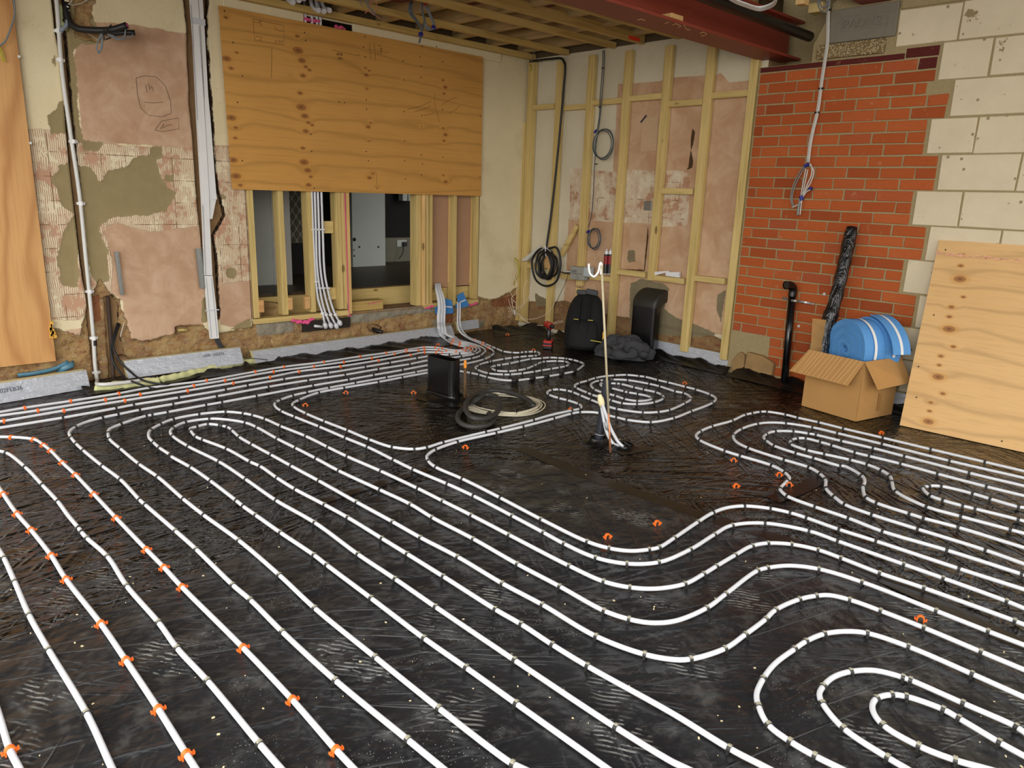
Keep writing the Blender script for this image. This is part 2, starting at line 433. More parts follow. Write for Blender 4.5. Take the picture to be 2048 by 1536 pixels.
def mat_brick():
    m = NM('red_orange_brick'); a = m.attr('tint', 'Fac')
    c = m.ramp(a, [(0, s2l((150,72,36))), (.4, s2l((172,86,42))), (.7, s2l((180,94,48))), (.93, s2l((160,80,48))), (.96, s2l((84,34,30))), (1, s2l((90,36,32)))])
    n2 = m.noise(30, 5, .65); n3 = m.noise(1, 3, .6, co=m.mapping(scale=(20, 20, 90)))
    c = m.mix(m.step(n3, .5, .8, 0, .3), c, s2l((130,56,32)))
    c = m.mix(m.step(m.noise(14, 4, .7), .6, .78, 0, .55), c, s2l((190,140,104)))
    return m.fin(c, .85, m.bump(n2, .4, .004), spec=.2)
def mat_block():
    m = NM('cream_aerated_block')
    c = m.mix(m.noise(6, 4), s2l((206,192,162)), s2l((226,212,182)))
    c = m.mix(m.step(m.vor(11, rnd=1), .13, .08, 0, .8), c, s2l((128,112,84)))
    c = m.mix(m.step(m.noise(240, 2), .62, .72, 0, .35), c, s2l((170,150,118)))
    c = m.mix(m.step(m.math('ADD', m.noise(5.5, 5, .75), 0), .635, .66, 0, .9), c, s2l((140,122,82)))
    return m.fin(c, .92, m.bump(m.noise(160, 3), .3, .003), spec=.15)
def mat_mortar():
    m = NM('sandy_mortar'); n2 = m.noise(60, 4, .7)
    return m.fin(m.mix(n2, s2l((140,124,88)), s2l((174,158,120))), .95, m.bump(m.noise(40, 4), .6, .006), spec=.1)
M_BRICK, M_BLOCK, M_MORTAR = mat_brick(), mat_block(), mat_mortar()

def mat_red():
    m = NM('red_oxide_steel_paint'); n1 = m.noise(3, 4, .6)
    c = m.mix(n1, s2l((126,52,38)), s2l((146,64,46)))
    c = m.mix(m.step(m.noise(1, 4, .65, co=m.mapping(scale=(5, 22, 22))), .62, .75, 0, .4), c, s2l((190,110,84)))
    return m.fin(c, .5, m.bump(m.noise(20, 3), .1, .003), spec=.4)
M_REDSTEEL = mat_red()

def mat_ply(name, axis, up, lo, hi, knots, origin, scale=1.0):
    """axis: grain direction (0 x, 1 y); knots: list of (u, z, r) in object space metres"""
    m = NM(name); s = m.n('ShaderNodeSeparateXYZ'); m.lk(m.co, s.inputs[0]); u = s.outputs[axis]; z = s.outputs[up]
    dm = None; push = None
    for (ku, kz, kr) in knots:
        du = m.math('MULTIPLY', m.math('SUBTRACT', u, ku), .55); dz = m.math('SUBTRACT', z, kz)
        d = m.math('DIVIDE', m.math('SQRT', m.math('ADD', m.math('MULTIPLY', du, du), m.math('MULTIPLY', dz, dz))), kr)
        dm = d if dm is None else m.math('MINIMUM', dm, d)
    if dm is None: dm = m.math('ADD', 99, 0)
    sc = [22, 22, 22]; sc[axis] = 1.2
    warp = m.noise(1.0, 3, .5, co=m.mapping(scale=tuple([1.1 if i == axis else 5 for i in range(3)])))
    bulge = m.math('MULTIPLY', m.step(dm, 4.0, .5), .03)
    zz = m.math('ADD', m.math('ADD', z, m.math('MULTIPLY', warp, .13)), bulge)
    w = m.math('SINE', m.math('ADD', m.math('MULTIPLY', zz, 48 * scale), m.math('MULTIPLY', m.noise(1.0, 2, .5, co=m.mapping(scale=tuple([.5 if i == axis else 3.2 for i in range(3)]), loc=(5, 5, 5))), 16))); w2 = m.math('POWER', m.math('MULTIPLY_ADD', w, .5, .5), 9)
    fine = m.noise(1.0, 4, .65, co=m.mapping(scale=tuple([2.0 if i == axis else 90 for i in range(3)])))
    col = m.mix(m.noise(1.6, 3), s2l(lo), s2l(hi))
    dk = tuple(c * .72 for c in lo)
    col = m.mix(m.math('MULTIPLY', w2, .34), col, s2l(dk))
    col = m.mix(m.step(fine, .45, .8, 0, .3), col, s2l(dk))
    ring = m.math('MULTIPLY', m.step(dm, 1.9, 1.0), .45)
    col = m.mix(ring, col, s2l((196,140,66)))
    col = m.mix(m.step(dm, 1.0, .7, 0, .7), col, s2l((134,82,46)))
    col = m.mix(m.step(dm, .45, .2, 0, .5), col, s2l((86,44,22)))
    return m.fin(col, .6, m.bump(fine, .12, .002), spec=.25)

# ================================================================ region painting on wall grids (signed distance to traced outlines)
def sdf(poly, X, Z):
    P = np.array(poly, float); d2 = np.full(X.shape, 1e9); inside = np.zeros(X.shape, bool); n = len(P)
    for i in range(n):
        a = P[i]; b = P[(i + 1) % n]; e = b - a; wx = X - a[0]; wz = Z - a[1]
        t = np.clip((wx * e[0] + wz * e[1]) / (e @ e + 1e-12), 0, 1)
        d2 = np.minimum(d2, (wx - e[0]*t) ** 2 + (wz - e[1]*t) ** 2)
        c = (a[1] > Z) != (b[1] > Z)
        with np.errstate(divide='ignore', invalid='ignore'):
            xi = (b[0] - a[0]) * (Z - a[1]) / (b[1] - a[1]) + a[0]
        inside ^= c & (X < xi)
    return np.where(inside, 1, -1) * np.sqrt(d2)
def union(polys, X, Z):
    r = np.full(X.shape, -1.0)
    for p in polys: r = np.maximum(r, sdf(p, X, Z))
    return r
def vnoise(X, Z, f, seed):
    rs = np.random.RandomState(seed); g = rs.rand(64, 64)
    x = X * f; z = Z * f; xi = np.floor(x).astype(int); zi = np.floor(z).astype(int); fx = x - xi; fz = z - zi
    fx = fx * fx * (3 - 2 * fx); fz = fz * fz * (3 - 2 * fz)
    G = lambda i, j: g[i % 64, j % 64]
    return (G(xi, zi)*(1-fx) + G(xi+1, zi)*fx)*(1-fz) + (G(xi, zi+1)*(1-fx) + G(xi+1, zi+1)*fx)*fz
def grid_wall(name, a0, a1, z0, z1, step, regions, relief, mat, place, hole=None):
    na = int((a1 - a0) / step) + 1; nz = int((z1 - z0) / step) + 1
    A, Z = np.meshgrid(np.linspace(a0, a1, na), np.linspace(z0, z1, nz), indexing='ij')
    R = {k: union(v, A, Z) for k, v in regions.items()}
    D = relief(R, A, Z)
    co = place(A, D, Z).reshape(-1, 3)
    i, j = np.meshgrid(np.arange(na - 1), np.arange(nz - 1), indexing='ij'); i = i.ravel(); j = j.ravel()
    if hole is not None:
        ca = (A[i, j] + A[i + 1, j]) / 2; cz = (Z[i, j] + Z[i, j + 1]) / 2; keep = ~hole(ca, cz); i = i[keep]; j = j[keep]
    F_ = np.stack([i*nz + j, (i+1)*nz + j, (i+1)*nz + j + 1, i*nz + j + 1], 1)
    me = bpy.data.meshes.new(name); me.from_pydata(co.tolist(), [], F_.tolist())
    for k, v in R.items():
        at = me.attributes.new(k, 'FLOAT', 'POINT'); at.data.foreach_set('value', v.ravel().astype(np.float32))
    me.polygons.foreach_set('use_smooth', [True] * len(me.polygons)); me.materials.append(mat); me.update()
    o = bpy.data.objects.new(name, me); COL.objects.link(o); return o

# ================================================================ floor
def jagged_floor():
    b = MB(); b.box(-4.0, 5.9, -4.0, 5.9, -.12, -.002); o = b.build('floor', M_FLOOR); struct(o)
    o['label'] = 'black plastic damp proof membrane covering the whole floor'
jagged_floor()
near = [on_floor(*p, z=0) for p in [(-300, 1400), (-120, 1318), (210, 1225), (430, 1130), (760, 985), (1000, 925), (1170, 935), (1215, 960), (1400, 1025), (1500, 1062), (1640, 1100), (1800, 1190), (2048, 1300), (2300, 1420)]]
pl = [Vector((p.x, p.y, -.002)) for p in near] + [Vector((3.2, -1.5, -.002)), Vector((-1.5, -1.5, -.002))]
b = MB(); b.prism(pl, (0, 0, .0028)); o = b.build('membrane_sheet', M_FLOORN)
tag(o, 'dusty black plastic sheet overlapping the membrane in the foreground', 'plastic sheet')
M_TAPE = NM('brown_black_jointing_tape'); M_TAPE = M_TAPE.fin(M_TAPE.mix(M_TAPE.noise(12, 4), s2l((8,6,5)), s2l((20,14,10))), .36, M_TAPE.bump(M_TAPE.noise(9, 4, .6), .4, .01))
def tape(label, pts, w):
    P = spline([on_floor(*p) for p in pts], .05); b = MB(); n = len(P); vs = []
    for i, p in enumerate(P):
        t = (P[min(i+1, n-1)] - P[max(i-1, 0)]).normalized(); s = Vector((-t.y, t.x, 0)) * (w / 2)
        for q in (p - s, p + s): vs += [Vector((q.x, q.y, .0006)), Vector((q.x, q.y, .0018))]
    fs = []
    for i in range(n - 1):
        a = 4*i; c = 4*(i+1); fs += [(a+1, a+3, c+3, c+1), (a, a+1, c+1, c), (a+3, a+2, c+2, c+3)]
    b.add(vs, fs); o = b.build('jointing_tape', M_TAPE); tag(o, label, 'tape', 'jointing tape on the membrane')
tape('dark brown tape strip running from the upright white pipes to the right edge', [(1040, 895), (1170, 950), (1300, 995), (1420, 1036), (1560, 1078), (1700, 1130), (1850, 1195), (2100, 1320)], .085)
tape('faint brown tape strip crossing the parallel pipes left of the clear area', [(640, 1005), (760, 968), (860, 938)], .05)
tape('short dark tape patch beside the waved pipes at the right', [(1545, 1000), (1610, 975), (1650, 950)], .08)
tape('dark tape patch over the cut right of the upright white pipes', [(1235, 905), (1300, 895)], .09)

# ================================================================ left wall
LW = lambda pts: [(on_left(*p).x, on_left(*p).z) for p in pts]
def cr(pts, ox, oy, s): return LW([(ox + x / s, oy + y / s) for x, y in pts])
regL = {
 'adhesive': [LW([(40,255),(130,262),(250,292),(392,292),(500,300),(500,560),(420,620),(300,560),(200,600),(160,640),(60,640)]),
              LW([(430,290),(500,292),(500,610),(425,610)])],
 'pink': [LW([(150,95),(185,42),(270,50),(375,68),(385,160),(394,294),(330,294),(280,290),(165,283),(160,230),(155,180),(148,130)]),
          LW([(212,452),(240,446),(300,465),(398,452),(408,600),(406,670),(380,672),(350,690),(300,700),(270,700),(246,640),(245,600),(222,585),(225,520),(215,480)]),
          cr([(1400,800),(1620,790),(1600,860),(1500,880),(1410,860)],0,380,3.2), LW([(430,570),(505,560),(507,635),(470,655),(432,640)]),
          cr([(380,900),(560,880),(570,990),(390,1010)],0,380,3.2)],
 'olive': [cr([(450,1270),(560,1250),(690,1290),(750,1350),(770,1400),(830,1310),(960,1290),(1020,1230),(1100,1195),(1200,1220),(1220,1290),(1250,1400),(1300,1440),(1350,1480),(1290,1620),(1150,1650),(1040,1650),(900,1660),(780,1720),(770,1790),(810,1880),(840,2000),(840,2150),(760,2180),(690,2100),(640,1700)],0,0,3.84),
           cr([(400,1380),(470,1290),(560,1280),(590,1600),(600,2200),(480,2200),(440,1980),(480,1780),(570,1640),(480,1600),(450,1450)],0,0,3.84),
           cr([(620,1070),(790,1090),(770,1160),(640,1165)],0,0,3.84), cr([(1150,1130),(1250,1120),(1255,1200),(1200,1225),(1150,1190)],0,0,3.84),
           cr([(1270,1350),(1330,1350),(1330,1395),(1275,1390)],0,0,3.84), cr([(390,460),(430,420),(450,560),(400,480)],0,0,3.84),
           cr([(390,860),(480,780),(500,900),(520,1020),(400,1030),(360,900)],0,0,3.84),
           cr([(530,0),(730,0),(690,60),(740,200),(830,330),(620,340),(560,420),(590,600),(610,900),(640,1080),(560,1080),(500,300),(520,100)],0,0,3.84),
           cr([(1445,500),(1500,500),(1520,540),(1500,570),(1450,560)],0,380,3.2), cr([(1405,30),(1440,20),(1440,60),(1410,60)],0,380,3.2),
           cr([(1480,890),(1600,820),(1620,900),(1560,910)],0,380,3.2), cr([(1300,690),(1330,690),(1330,850),(1290,840)],0,380,3.2)],
 'rubble': [LW([(-60,700),(112,655),(160,672),(178,600),(200,560),(225,590),(240,600),(252,640),(262,678),(300,682),(345,668),(365,652),(405,650),(430,668),(500,655),(510,640),(850,560),(980,600),(1010,590),(1060,560),(1060,760),(700,800),(-60,900)]),
            LW([(150,0),(190,0),(180,40),(205,85),(150,75)])],
 'stone': [cr([(255,920),(450,890),(860,900),(870,1040),(650,1090),(440,1110),(290,1110)],480,530,7.877), cr([(1730,800),(2048,740),(2300,700),(2900,610),(3400,560),(3400,740),(2900,760),(2300,840),(2048,900),(1740,930)],480,530,7.877),
           LW([(868,640),(905,640),(905,662),(868,668)]), LW([(930,645),(970,640),(968,655),(930,662)])],
 'redbrick': [LW([(890,625),(908,625),(908,645),(890,648)]), LW([(985,600),(1040,590),(1040,612),(990,615)]), LW([(175,595),(200,590),(205,640),(180,650)])],
 'groove': [LW([(103,-40),(104,0),(110,60),(119,110),(128,200),(136,300),(147,400),(160,520),(172,600),(182,700),(192,770),(205,770),(196,700),(190,640),(180,560),(172,480),(165,400),(155,300),(145,200),(138,110),(133,60),(130,0),(130,-40)]),
            LW([(366,-40),(368,0),(373,60),(378,200),(389,330),(399,450),(408,550),(416,640),(442,640),(437,540),(430,470),(452,430),(440,380),(432,330),(427,230),(420,130),(415,60),(420,-40)]),
            LW([(210,595),(225,590),(240,610),(238,660),(250,700),(262,740),(248,772),(222,770),(216,700),(214,640)]),
            LW([(350,655),(362,650),(376,656),(372,668),(355,670)]), LW([(737,652),(752,648),(768,656),(760,668),(742,664)])],
}
X1, X2, Z1, Z2 = 2.50, 4.84, .30, 2.62
def relL(R, A, Z):
    n = vnoise(A, Z, 9, 3) * .6 + vnoise(A, Z, 27, 5) * .4
    d = .022 * np.clip(R['rubble'] / .02 + n - .5, 0, 1) + np.where(R['rubble'] > 0, (n - .5) * .03, 0)
    d += .05 * np.clip(R['groove'] / .012, 0, 1)
    d += .004 * np.clip(R['olive'] / .01, 0, 1)
    d -= .01 * np.clip(R['stone'] / .01, 0, 1)
    return d
wall = grid_wall('wall_left', -.3, 5.47, -.02, 2.66, .0125, regL, relL, mat_leftwall(), lambda A, D, Z: np.stack([A, 5.62 + D, Z], -1),
                 hole=lambda a, z: (a > X1) & (a < X2) & (z > Z1) & (z < Z2))
b = MB(); b.box(-.3, 5.47, 5.63, 5.95, 2.66, 2.9); struct(b.build('wall_left_top', simple('dark_wall_head', (92,76,52), .95)))
struct(wall); wall['label'] = 'stripped old left wall with plaster, tile adhesive and bare brick'
M_REVEAL = simple('rough_reveal', (140,110,74), .95, .3, 18, bump=.8)
b = MB(); b.box(-.3, X1 - .012, 5.66, 5.95, -.02, 2.66); b.box(X2 + .012, 5.47, 5.66, 5.95, -.02, 2.66); b.box(X1 - .012, X2 + .012, 5.66, 5.95, -.02, Z1 - .012)
b.box(X1 - .006, X1 - .001, 5.62, 5.95, Z1, 2.66); b.box(X2 + .001, X2 + .006, 5.62, 5.95, Z1, 2.66); b.box(X1, X2, 5.625, 5.95, Z1 - .012, Z1 - .003)
struct(b.build('wall_left_core', M_REVEAL))

# ================================================================ right wall: old plaster behind the studs
RW = lambda pts, X=5.455: [(on_right(p[0], p[1], X).y, on_right(p[0], p[1], X).z) for p in pts]
def cr5(pts, X=5.455): return RW([(960 + x / 3.531, 80 + y / 3.531) for x, y in pts], X)
def cr6(pts, X=5.455): return RW([(960 + x / 3.531, 420 + y / 3.531) for x, y in pts], X)
regR = {
 'pink': [cr5([(975,310),(1100,305),(1275,290),(1360,265),(1580,250),(1640,262),(1700,230),(1760,300),(1900,285),(2000,270),(2000,1500),(935,1500),(940,900)]),
          cr6([(625,60),(1000,90),(2000,100),(1900,900),(880,800),(590,640),(610,400)])],
 'adhesive': [cr5([(640,900),(720,905),(935,935),(1050,915),(1220,925),(1300,920),(1480,925),(1470,1315),(1280,1320),(1200,1295),(1000,1290),(880,1270),(630,1270)])],
 'redbrick': [cr6([(280,640),(500,650),(600,640),(900,740),(1050,760),(1700,900),(1760,1100),(1300,980),(900,900),(560,850),(250,780)])],
 'cement': [cr6([(1060,520),(1130,485),(1300,520),(1340,560),(1300,700),(1380,760),(1500,800),(1680,880),(1480,900),(1240,880),(1050,820),(1060,640)]), cr6([(1045,285),(1095,285),(1095,365),(1050,370),(1035,340)]),
            cr6([(1680,600),(1740,560),(1700,800),(1670,700)]), cr6([(390,590),(500,640),(500,680),(390,680)])],
 'crack': [cr5([(1500,620),(1520,650),(1505,740),(1490,780),(1505,850),(1500,900),(1440,930),(1470,900),(1485,800),(1490,700)]),
           cr6([(1185,100),(1190,190),(1175,330),(1165,430),(1155,430),(1165,330),(1178,190)]), cr6([(950,415),(1160,420),(1160,432),(950,428)])],
}
def relR(R, A, Z):
    n = vnoise(A, Z, 9, 13) * .6 + vnoise(A, Z, 27, 15) * .4
    return .012 * np.clip(R['redbrick'] / .02, 0, 1) + (n - .5) * .006
wr = grid_wall('wall_back', 3.06, 5.66, -.02, 2.64, .0125, regR, relR, mat_rightplaster(), lambda A, D, Z: np.stack([5.455 + D, A, Z], -1))
struct(wr); wr['label'] = 'old plastered wall showing between the timber studs'
b = MB(); b.box(5.46, 5.72, 3.14, 5.95, 2.64, 2.9); struct(b.build('wall_back_top', simple('dark_wall_head_back', (92,76,52), .95)))
b = MB(); b.box(5.49, 5.72, 3.06, 5.95, -.02, 2.64); struct(b.build('wall_back_core', M_REVEAL))

# ================================================================ right wall: brick toothed into aerated blocks
def bricks():
    XF = 5.40; rnd = random.Random(3)
    b = MB(); tint = []
    mort = MB()
    mort.prism([(XF + .006, 3.10, -.02), (XF + .006, 3.10, .30), (XF + .006, 3.10, 2.335), (XF + .006, 2.70, 2.335), (XF + .006, 2.70, 2.45), (XF + .006, 2.60, 2.66), (XF + .006, 2.60, 2.70), (XF + .006, 2.2, 3.0), (XF + .006, -1.6, 3.0), (XF + .006, -1.6, -.02)], (.30, 0, 0))
    def unit(bm, y0, y1, z0, z1, dx=0, j=.0025):
        x0 = XF + rnd.uniform(-.0015, .0015) + dx; q = lambda: rnd.uniform(-j, j); c = .0035
        f = [(y0+q(), z0+q()), (y1+q(), z0+q()), (y1+q(), z1+q()), (y0+q(), z1+q())]
        cy = (y0 + y1) / 2; cz = (z0 + z1) / 2
        fr = [(y + (c if y < cy else -c), z + (c if z < cz else -c)) for y, z in f]
        vs = [(x0 + .003, y, z) for y, z in f] + [(x0, y, z) for y, z in fr] + [(XF + .02, y, z) for y, z in f]
        bm.add(vs, [(4,5,6,7)] + [(i, (i+1)%4, 4+(i+1)%4, 4+i) for i in range(4)] + [(8+i, 8+(i+1)%4, (i+1)%4, i) for i in range(4)])
    edge = {}   # course index -> y where the bricks stop (right side), from the photograph's toothing
    ZJ = lambda k: .269 + (27 - k) * .075
    stops = {0: 1.86, 1: 1.86, 2: 1.90, 3: 1.76, 4: 1.765}
    for k0, y_ in ((5, 1.86), (8, 1.76), (11, 1.875), (14, 1.76), (17, 1.865), (20, 1.75), (23, 1.85), (26, 1.785), (29, 1.785)):
        for k in range(k0, k0 + 3): stops[k] = y_
    for k in range(0, 30):          # brick course below joint k
        z1 = ZJ(k) - .005; z0 = ZJ(k + 1) + .005
        off = 2.878 if k % 2 == 0 else 2.790
        ys = [3.092] + [off - .225 * i for i in range(-1, 8)]; ys = sorted({round(y, 4) for y in ys if y <= 3.092 and y > stops[k] + .05}, reverse=True) + [stops[k]]
        lim = 3.092 if k < 26 else 2.76
        for a, c in zip(ys[:-1], ys[1:]):
            if a - c < .04 or c > lim: continue
            if k >= 26 and a > lim: a = lim
            n0 = len(b.f); unit(b, c + .0055, a - .0055, max(z0, .0), z1)
            t = rnd.random() * .92
            if k == 0 and c < 1.95: t = .98
            tint += [t] * (len(b.f) - n0)
    # thin dark red-painted course under the beam seat
    n0 = len(b.f); unit(b, 2.07, 3.09, ZJ(0) + .004, ZJ(0) + .036, .0); tint += [.98] * (len(b.f) - n0)
    n0 = len(b.f); unit(b, 1.865, 2.06, ZJ(0) + .005, ZJ(0) + .065, .0); tint += [.97] * (len(b.f) - n0)
    root = mort.build('wall_right', M_MORTAR); struct(root); root['label'] = 'brick and block wall at the right with sandy mortar joints'
    bo = b.build('brickwork', M_BRICK, root)
    at = bo.data.attributes.new('tint', 'FLOAT', 'FACE'); at.data.foreach_set('value', tint)
    struct(bo)
    # blocks: joint levels every 0.225 m
    bl = MB()
    lv = [2.598 + .225, 2.598, 2.373, 2.148, 1.923, 1.698, 1.473, 1.248, 1.023, .798, .573, .348, .123, -.1]
    first = [[2.10, 1.87], [2.14, 1.769], [1.845, 1.561], [1.745, 1.30], [1.845, 1.571], [1.745, 1.302], [1.86, 1.581], [1.745, 1.33], [1.85, 1.60], [1.735, 1.33], [1.835, 1.60], [1.77, 1.36], [1.77, 1.5]]
    for i in range(len(lv) - 1):
        y0, y1 = first[i] if i < len(first) else (1.76, 1.4)
        ys = [y0, y1]
        while ys[-1] > -1.4: ys.append(ys[-1] - .45)
        for a, c in zip(ys[:-1], ys[1:]): unit(bl, c + .005, a - .005, lv[i + 1] + .005, lv[i] - .005, -.002, .003)
    bb = bl.build('blockwork', M_BLOCK, root); struct(bb)
bricks()
M_STONEB = simple('sandstone_footing', (150,120,78), .95, .3, 12, bump=.8)
b = MB()
b.prism([(5.37, 3.04, 0), (5.37, 3.05, .10), (5.37, 2.99, .19), (5.37, 2.94, .17), (5.37, 2.93, 0)], (.1, 0, 0))
b.prism([(5.36, 2.93, 0), (5.36, 2.92, .20), (5.36, 2.78, .19), (5.36, 2.68, .15), (5.36, 2.69, 0)], (.1, 0, 0))
o = b.build('footing_stone', M_STONEB, bevel=.012); tag(o, 'rough tan footing stones under the left end of the brickwork', 'stone')

b = MB(); b.box(5.76, 5.82, -1.6, 3.3, -.1, 3.1); struct(b.build('wall_right_outer', M_MORTAR))
# padstone and rough packing block
M_PAD = simple('grey_concrete', (122,116,100), .9, .14, 30, bump=.35)
t = empty('padstone', (5.40, 2.37, 2.44), 'grey concrete padstone marked PAD 12 above the brickwork', 'padstone')
b = MB(); b.box(5.385, 5.56, 2.145, 2.595, 2.443, 2.655); b.build('stone', M_PAD, t, bevel=.006)
text_mesh('embossed_lettering', 'PAD 12', .082, (5.3846, 2.50, 2.525), (0, -1, 0.0), (0, 0, 1), M_PAD, t, .007)
b = MB()
P0 = [(2.508, 2.51), (2.34, 2.51), (2.34, 2.60), (2.508, 2.60)]
P1_ = [(2.325, 2.51), (2.205, 2.51), (2.205, 2.60), (2.325, 2.60)]
for Q in (P0, P1_):
    for a, c in zip(Q, Q[1:] + Q[:1]): b.bar((5.3845, a[0], a[1]), (5.3845, c[0], c[1]), .005, .004, up=(1, 0, 0))
b.build('raised_frame', M_PAD, t)
M_CRUMB = NM('coarse_aggregate_block'); _n = M_CRUMB.vor(85); M_CRUMB = M_CRUMB.fin(M_CRUMB.mix(M_CRUMB.step(_n, .2, .6), s2l((196,176,134)), s2l((128,106,70))), .95, M_CRUMB.bump(_n, 1.0, .01))
b = MB(); b.box(5.375, 5.55, 2.20, 2.66, 2.345, 2.438); o = b.build('packing_block', M_CRUMB, bevel=.008); tag(o, 'coarse pale aggregate block packed under the concrete padstone', 'block')
b = MB(); b.box(5.39, 5.5, 1.76, 2.14, 2.60, 2.72); o = b.build('mortar_bedding', M_MORTAR, bevel=.015); tag(o, 'rough mortar bedding right of the concrete padstone', 'mortar')

# ================================================================ next room seen through the opening
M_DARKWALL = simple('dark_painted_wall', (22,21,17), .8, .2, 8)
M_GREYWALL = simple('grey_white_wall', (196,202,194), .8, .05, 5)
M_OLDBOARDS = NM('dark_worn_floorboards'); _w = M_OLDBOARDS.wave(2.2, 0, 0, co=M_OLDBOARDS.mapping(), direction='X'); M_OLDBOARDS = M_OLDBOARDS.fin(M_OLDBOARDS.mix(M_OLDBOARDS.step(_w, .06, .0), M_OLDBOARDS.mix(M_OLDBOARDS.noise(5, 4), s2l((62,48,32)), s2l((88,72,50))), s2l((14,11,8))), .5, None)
def mat_wallpaper():
    m = NM('trellis_wallpaper'); s = m.n('ShaderNodeSeparateXYZ'); m.lk(m.co, s.inputs[0])
    a = m.math('SINE', m.math('MULTIPLY', s.outputs[0], 78)); c = m.math('SINE', m.math('MULTIPLY', s.outputs[2], 52))
    v = m.math('ABSOLUTE', m.math('ADD', a, m.math('MULTIPLY', c, 1.0)))
    return m.fin(m.mix(m.step(v, .42, .25), s2l((88,82,66)), s2l((146,142,128))), .8)
M_WALLP = mat_wallpaper()
FZ = .47
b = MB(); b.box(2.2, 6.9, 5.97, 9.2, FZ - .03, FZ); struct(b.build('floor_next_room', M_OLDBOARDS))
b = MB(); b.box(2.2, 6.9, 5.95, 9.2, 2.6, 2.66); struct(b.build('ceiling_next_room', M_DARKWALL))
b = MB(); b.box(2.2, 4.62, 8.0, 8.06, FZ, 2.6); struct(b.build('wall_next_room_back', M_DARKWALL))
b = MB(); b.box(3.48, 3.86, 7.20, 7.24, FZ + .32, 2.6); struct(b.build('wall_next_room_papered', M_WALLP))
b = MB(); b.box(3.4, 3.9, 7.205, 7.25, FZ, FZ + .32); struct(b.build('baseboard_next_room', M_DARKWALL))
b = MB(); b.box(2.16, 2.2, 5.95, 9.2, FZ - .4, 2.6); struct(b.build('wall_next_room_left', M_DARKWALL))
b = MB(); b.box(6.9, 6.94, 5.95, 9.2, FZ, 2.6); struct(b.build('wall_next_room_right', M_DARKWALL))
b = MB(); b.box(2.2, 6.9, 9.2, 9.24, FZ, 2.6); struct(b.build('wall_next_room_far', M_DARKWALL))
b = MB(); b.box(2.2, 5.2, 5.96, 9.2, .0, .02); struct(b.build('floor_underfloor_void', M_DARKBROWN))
dl = on_left(508, 575, 6.5); dr = on_left(552, 575, 6.5)
b = MB(); b.box(dl.x - .12, dr.x + .01, 6.50, 6.54, FZ - .02, 2.1); struct(b.build('door_1', M_GREYWALL))
fl_, fr_ = on_left(563, 560, 6.45).x, on_left(584, 560, 6.45).x
b = MB(); b.box(fl_, fr_, 6.44, 6.56, FZ - .02, 2.2); b.box(fl_ - .05, fl_, 6.49, 6.52, FZ - .02, 2.2); struct(b.build('trim_1', simple('white_gloss_trim', (206,206,200), .4, .04, 10)))
a = on_left(706, 530, 7.6); c = on_left(771, 530, 7.6)
t = MB(); t.box(a.x, c.x, 7.60, 7.64, FZ + .0, 2.1); d2 = t.build('door_2', M_GREYWALL); struct(d2)
b = MB()
for px, py, r in ((709, 479, .022), (719, 494, .012), (757, 494, .012), (708, 500, .008), (709, 512, .010)):
    q = on_left(px, py, 7.595); b.tube([q, q + Vector((0, .01, 0))], r, 8)
struct(b.build('screw_holes', M_DARKBROWN, d2))
sk0 = on_left(771, 495, 8.05)
b = MB(); b.box(c.x, 6.9, 7.98, 8.02, FZ, FZ + .30); struct(b.build('baseboard_2', simple('grey_skirting', (120,116,98), .6, .1, 10)))
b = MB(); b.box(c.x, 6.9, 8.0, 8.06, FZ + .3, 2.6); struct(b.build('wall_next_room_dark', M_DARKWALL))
q = on_left(804, 487, 7.97); t = empty('wall_socket', q, 'white double wall socket with a black plug in the dark next room', 'socket')
b = MB(); b.box(q.x - .075, q.x + .075, q.y, q.y + .012, q.z - .04, q.z + .045); b.build('face_plate', M_GREYWALL, t, bevel=.003)
b = MB(); b.box(q.x + .0, q.x + .055, q.y - .04, q.y, q.z - .035, q.z + .02); b.build('plug', M_BLACK, t, bevel=.005)
b = MB(); b.tube(spline([on_left(*p_, 7.9) for p_ in [(806, 492), (806, 502), (802, 512), (797, 518)]], .01), .006, 6); b.build('flex', M_BLACKRUB, t)
q = on_left(812, 392, 7.9); b = MB(); b.box(q.x - .09, q.x + .09, 7.84, 7.94, q.z - .06, q.z + .06); b.box(q.x - .02, q.x + .0, 7.82, 7.84, q.z - .06, q.z + .06)
o = b.build('wall_unit', M_GREYWALL, bevel=.01); tag(o, 'small grey box high on the dark wall of the next room', 'box')
q = on_left(829, 470, 7.4); b = MB(); b.tube(spline([Vector((q.x, 7.4, FZ + .02)), Vector((q.x, 7.4, 1.0)), Vector((q.x - .02, 7.4, 1.25))], .05), .028, 10)
o = b.build('soil_pipe', M_GREYWALL, smooth=True); tag(o, 'pale vertical pipe at the right edge of the next room', 'pipe')

# joists and sole timbers at the step into the next room
def timber_box(name, x0, x1, y0, y1, z0, z1, mat, label=None, cat='timber', group=None, parent=None):
    b = MB(); b.box(x0, x1, y0, y1, z0, z1); o = b.build(name, mat, parent, bevel=.003)
    if label: tag(o, label, cat, group)
    return o
timber_box('floor_joist', 3.44, 4.85, 5.90, 5.96, .30, .465, TX, 'thick treated joist forming the step under the dark floorboards', 'joist')
timber_box('floor_joist', 2.52, 3.43, 5.90, 5.96, .26, .45, TX, 'treated joist behind the studs left of the doorway', 'joist')
timber_box('floor_joist', 3.44, 3.78, 5.70, 5.80, .30, .385, TXD, 'rough brown timber offcut on the doorway masonry', 'timber')

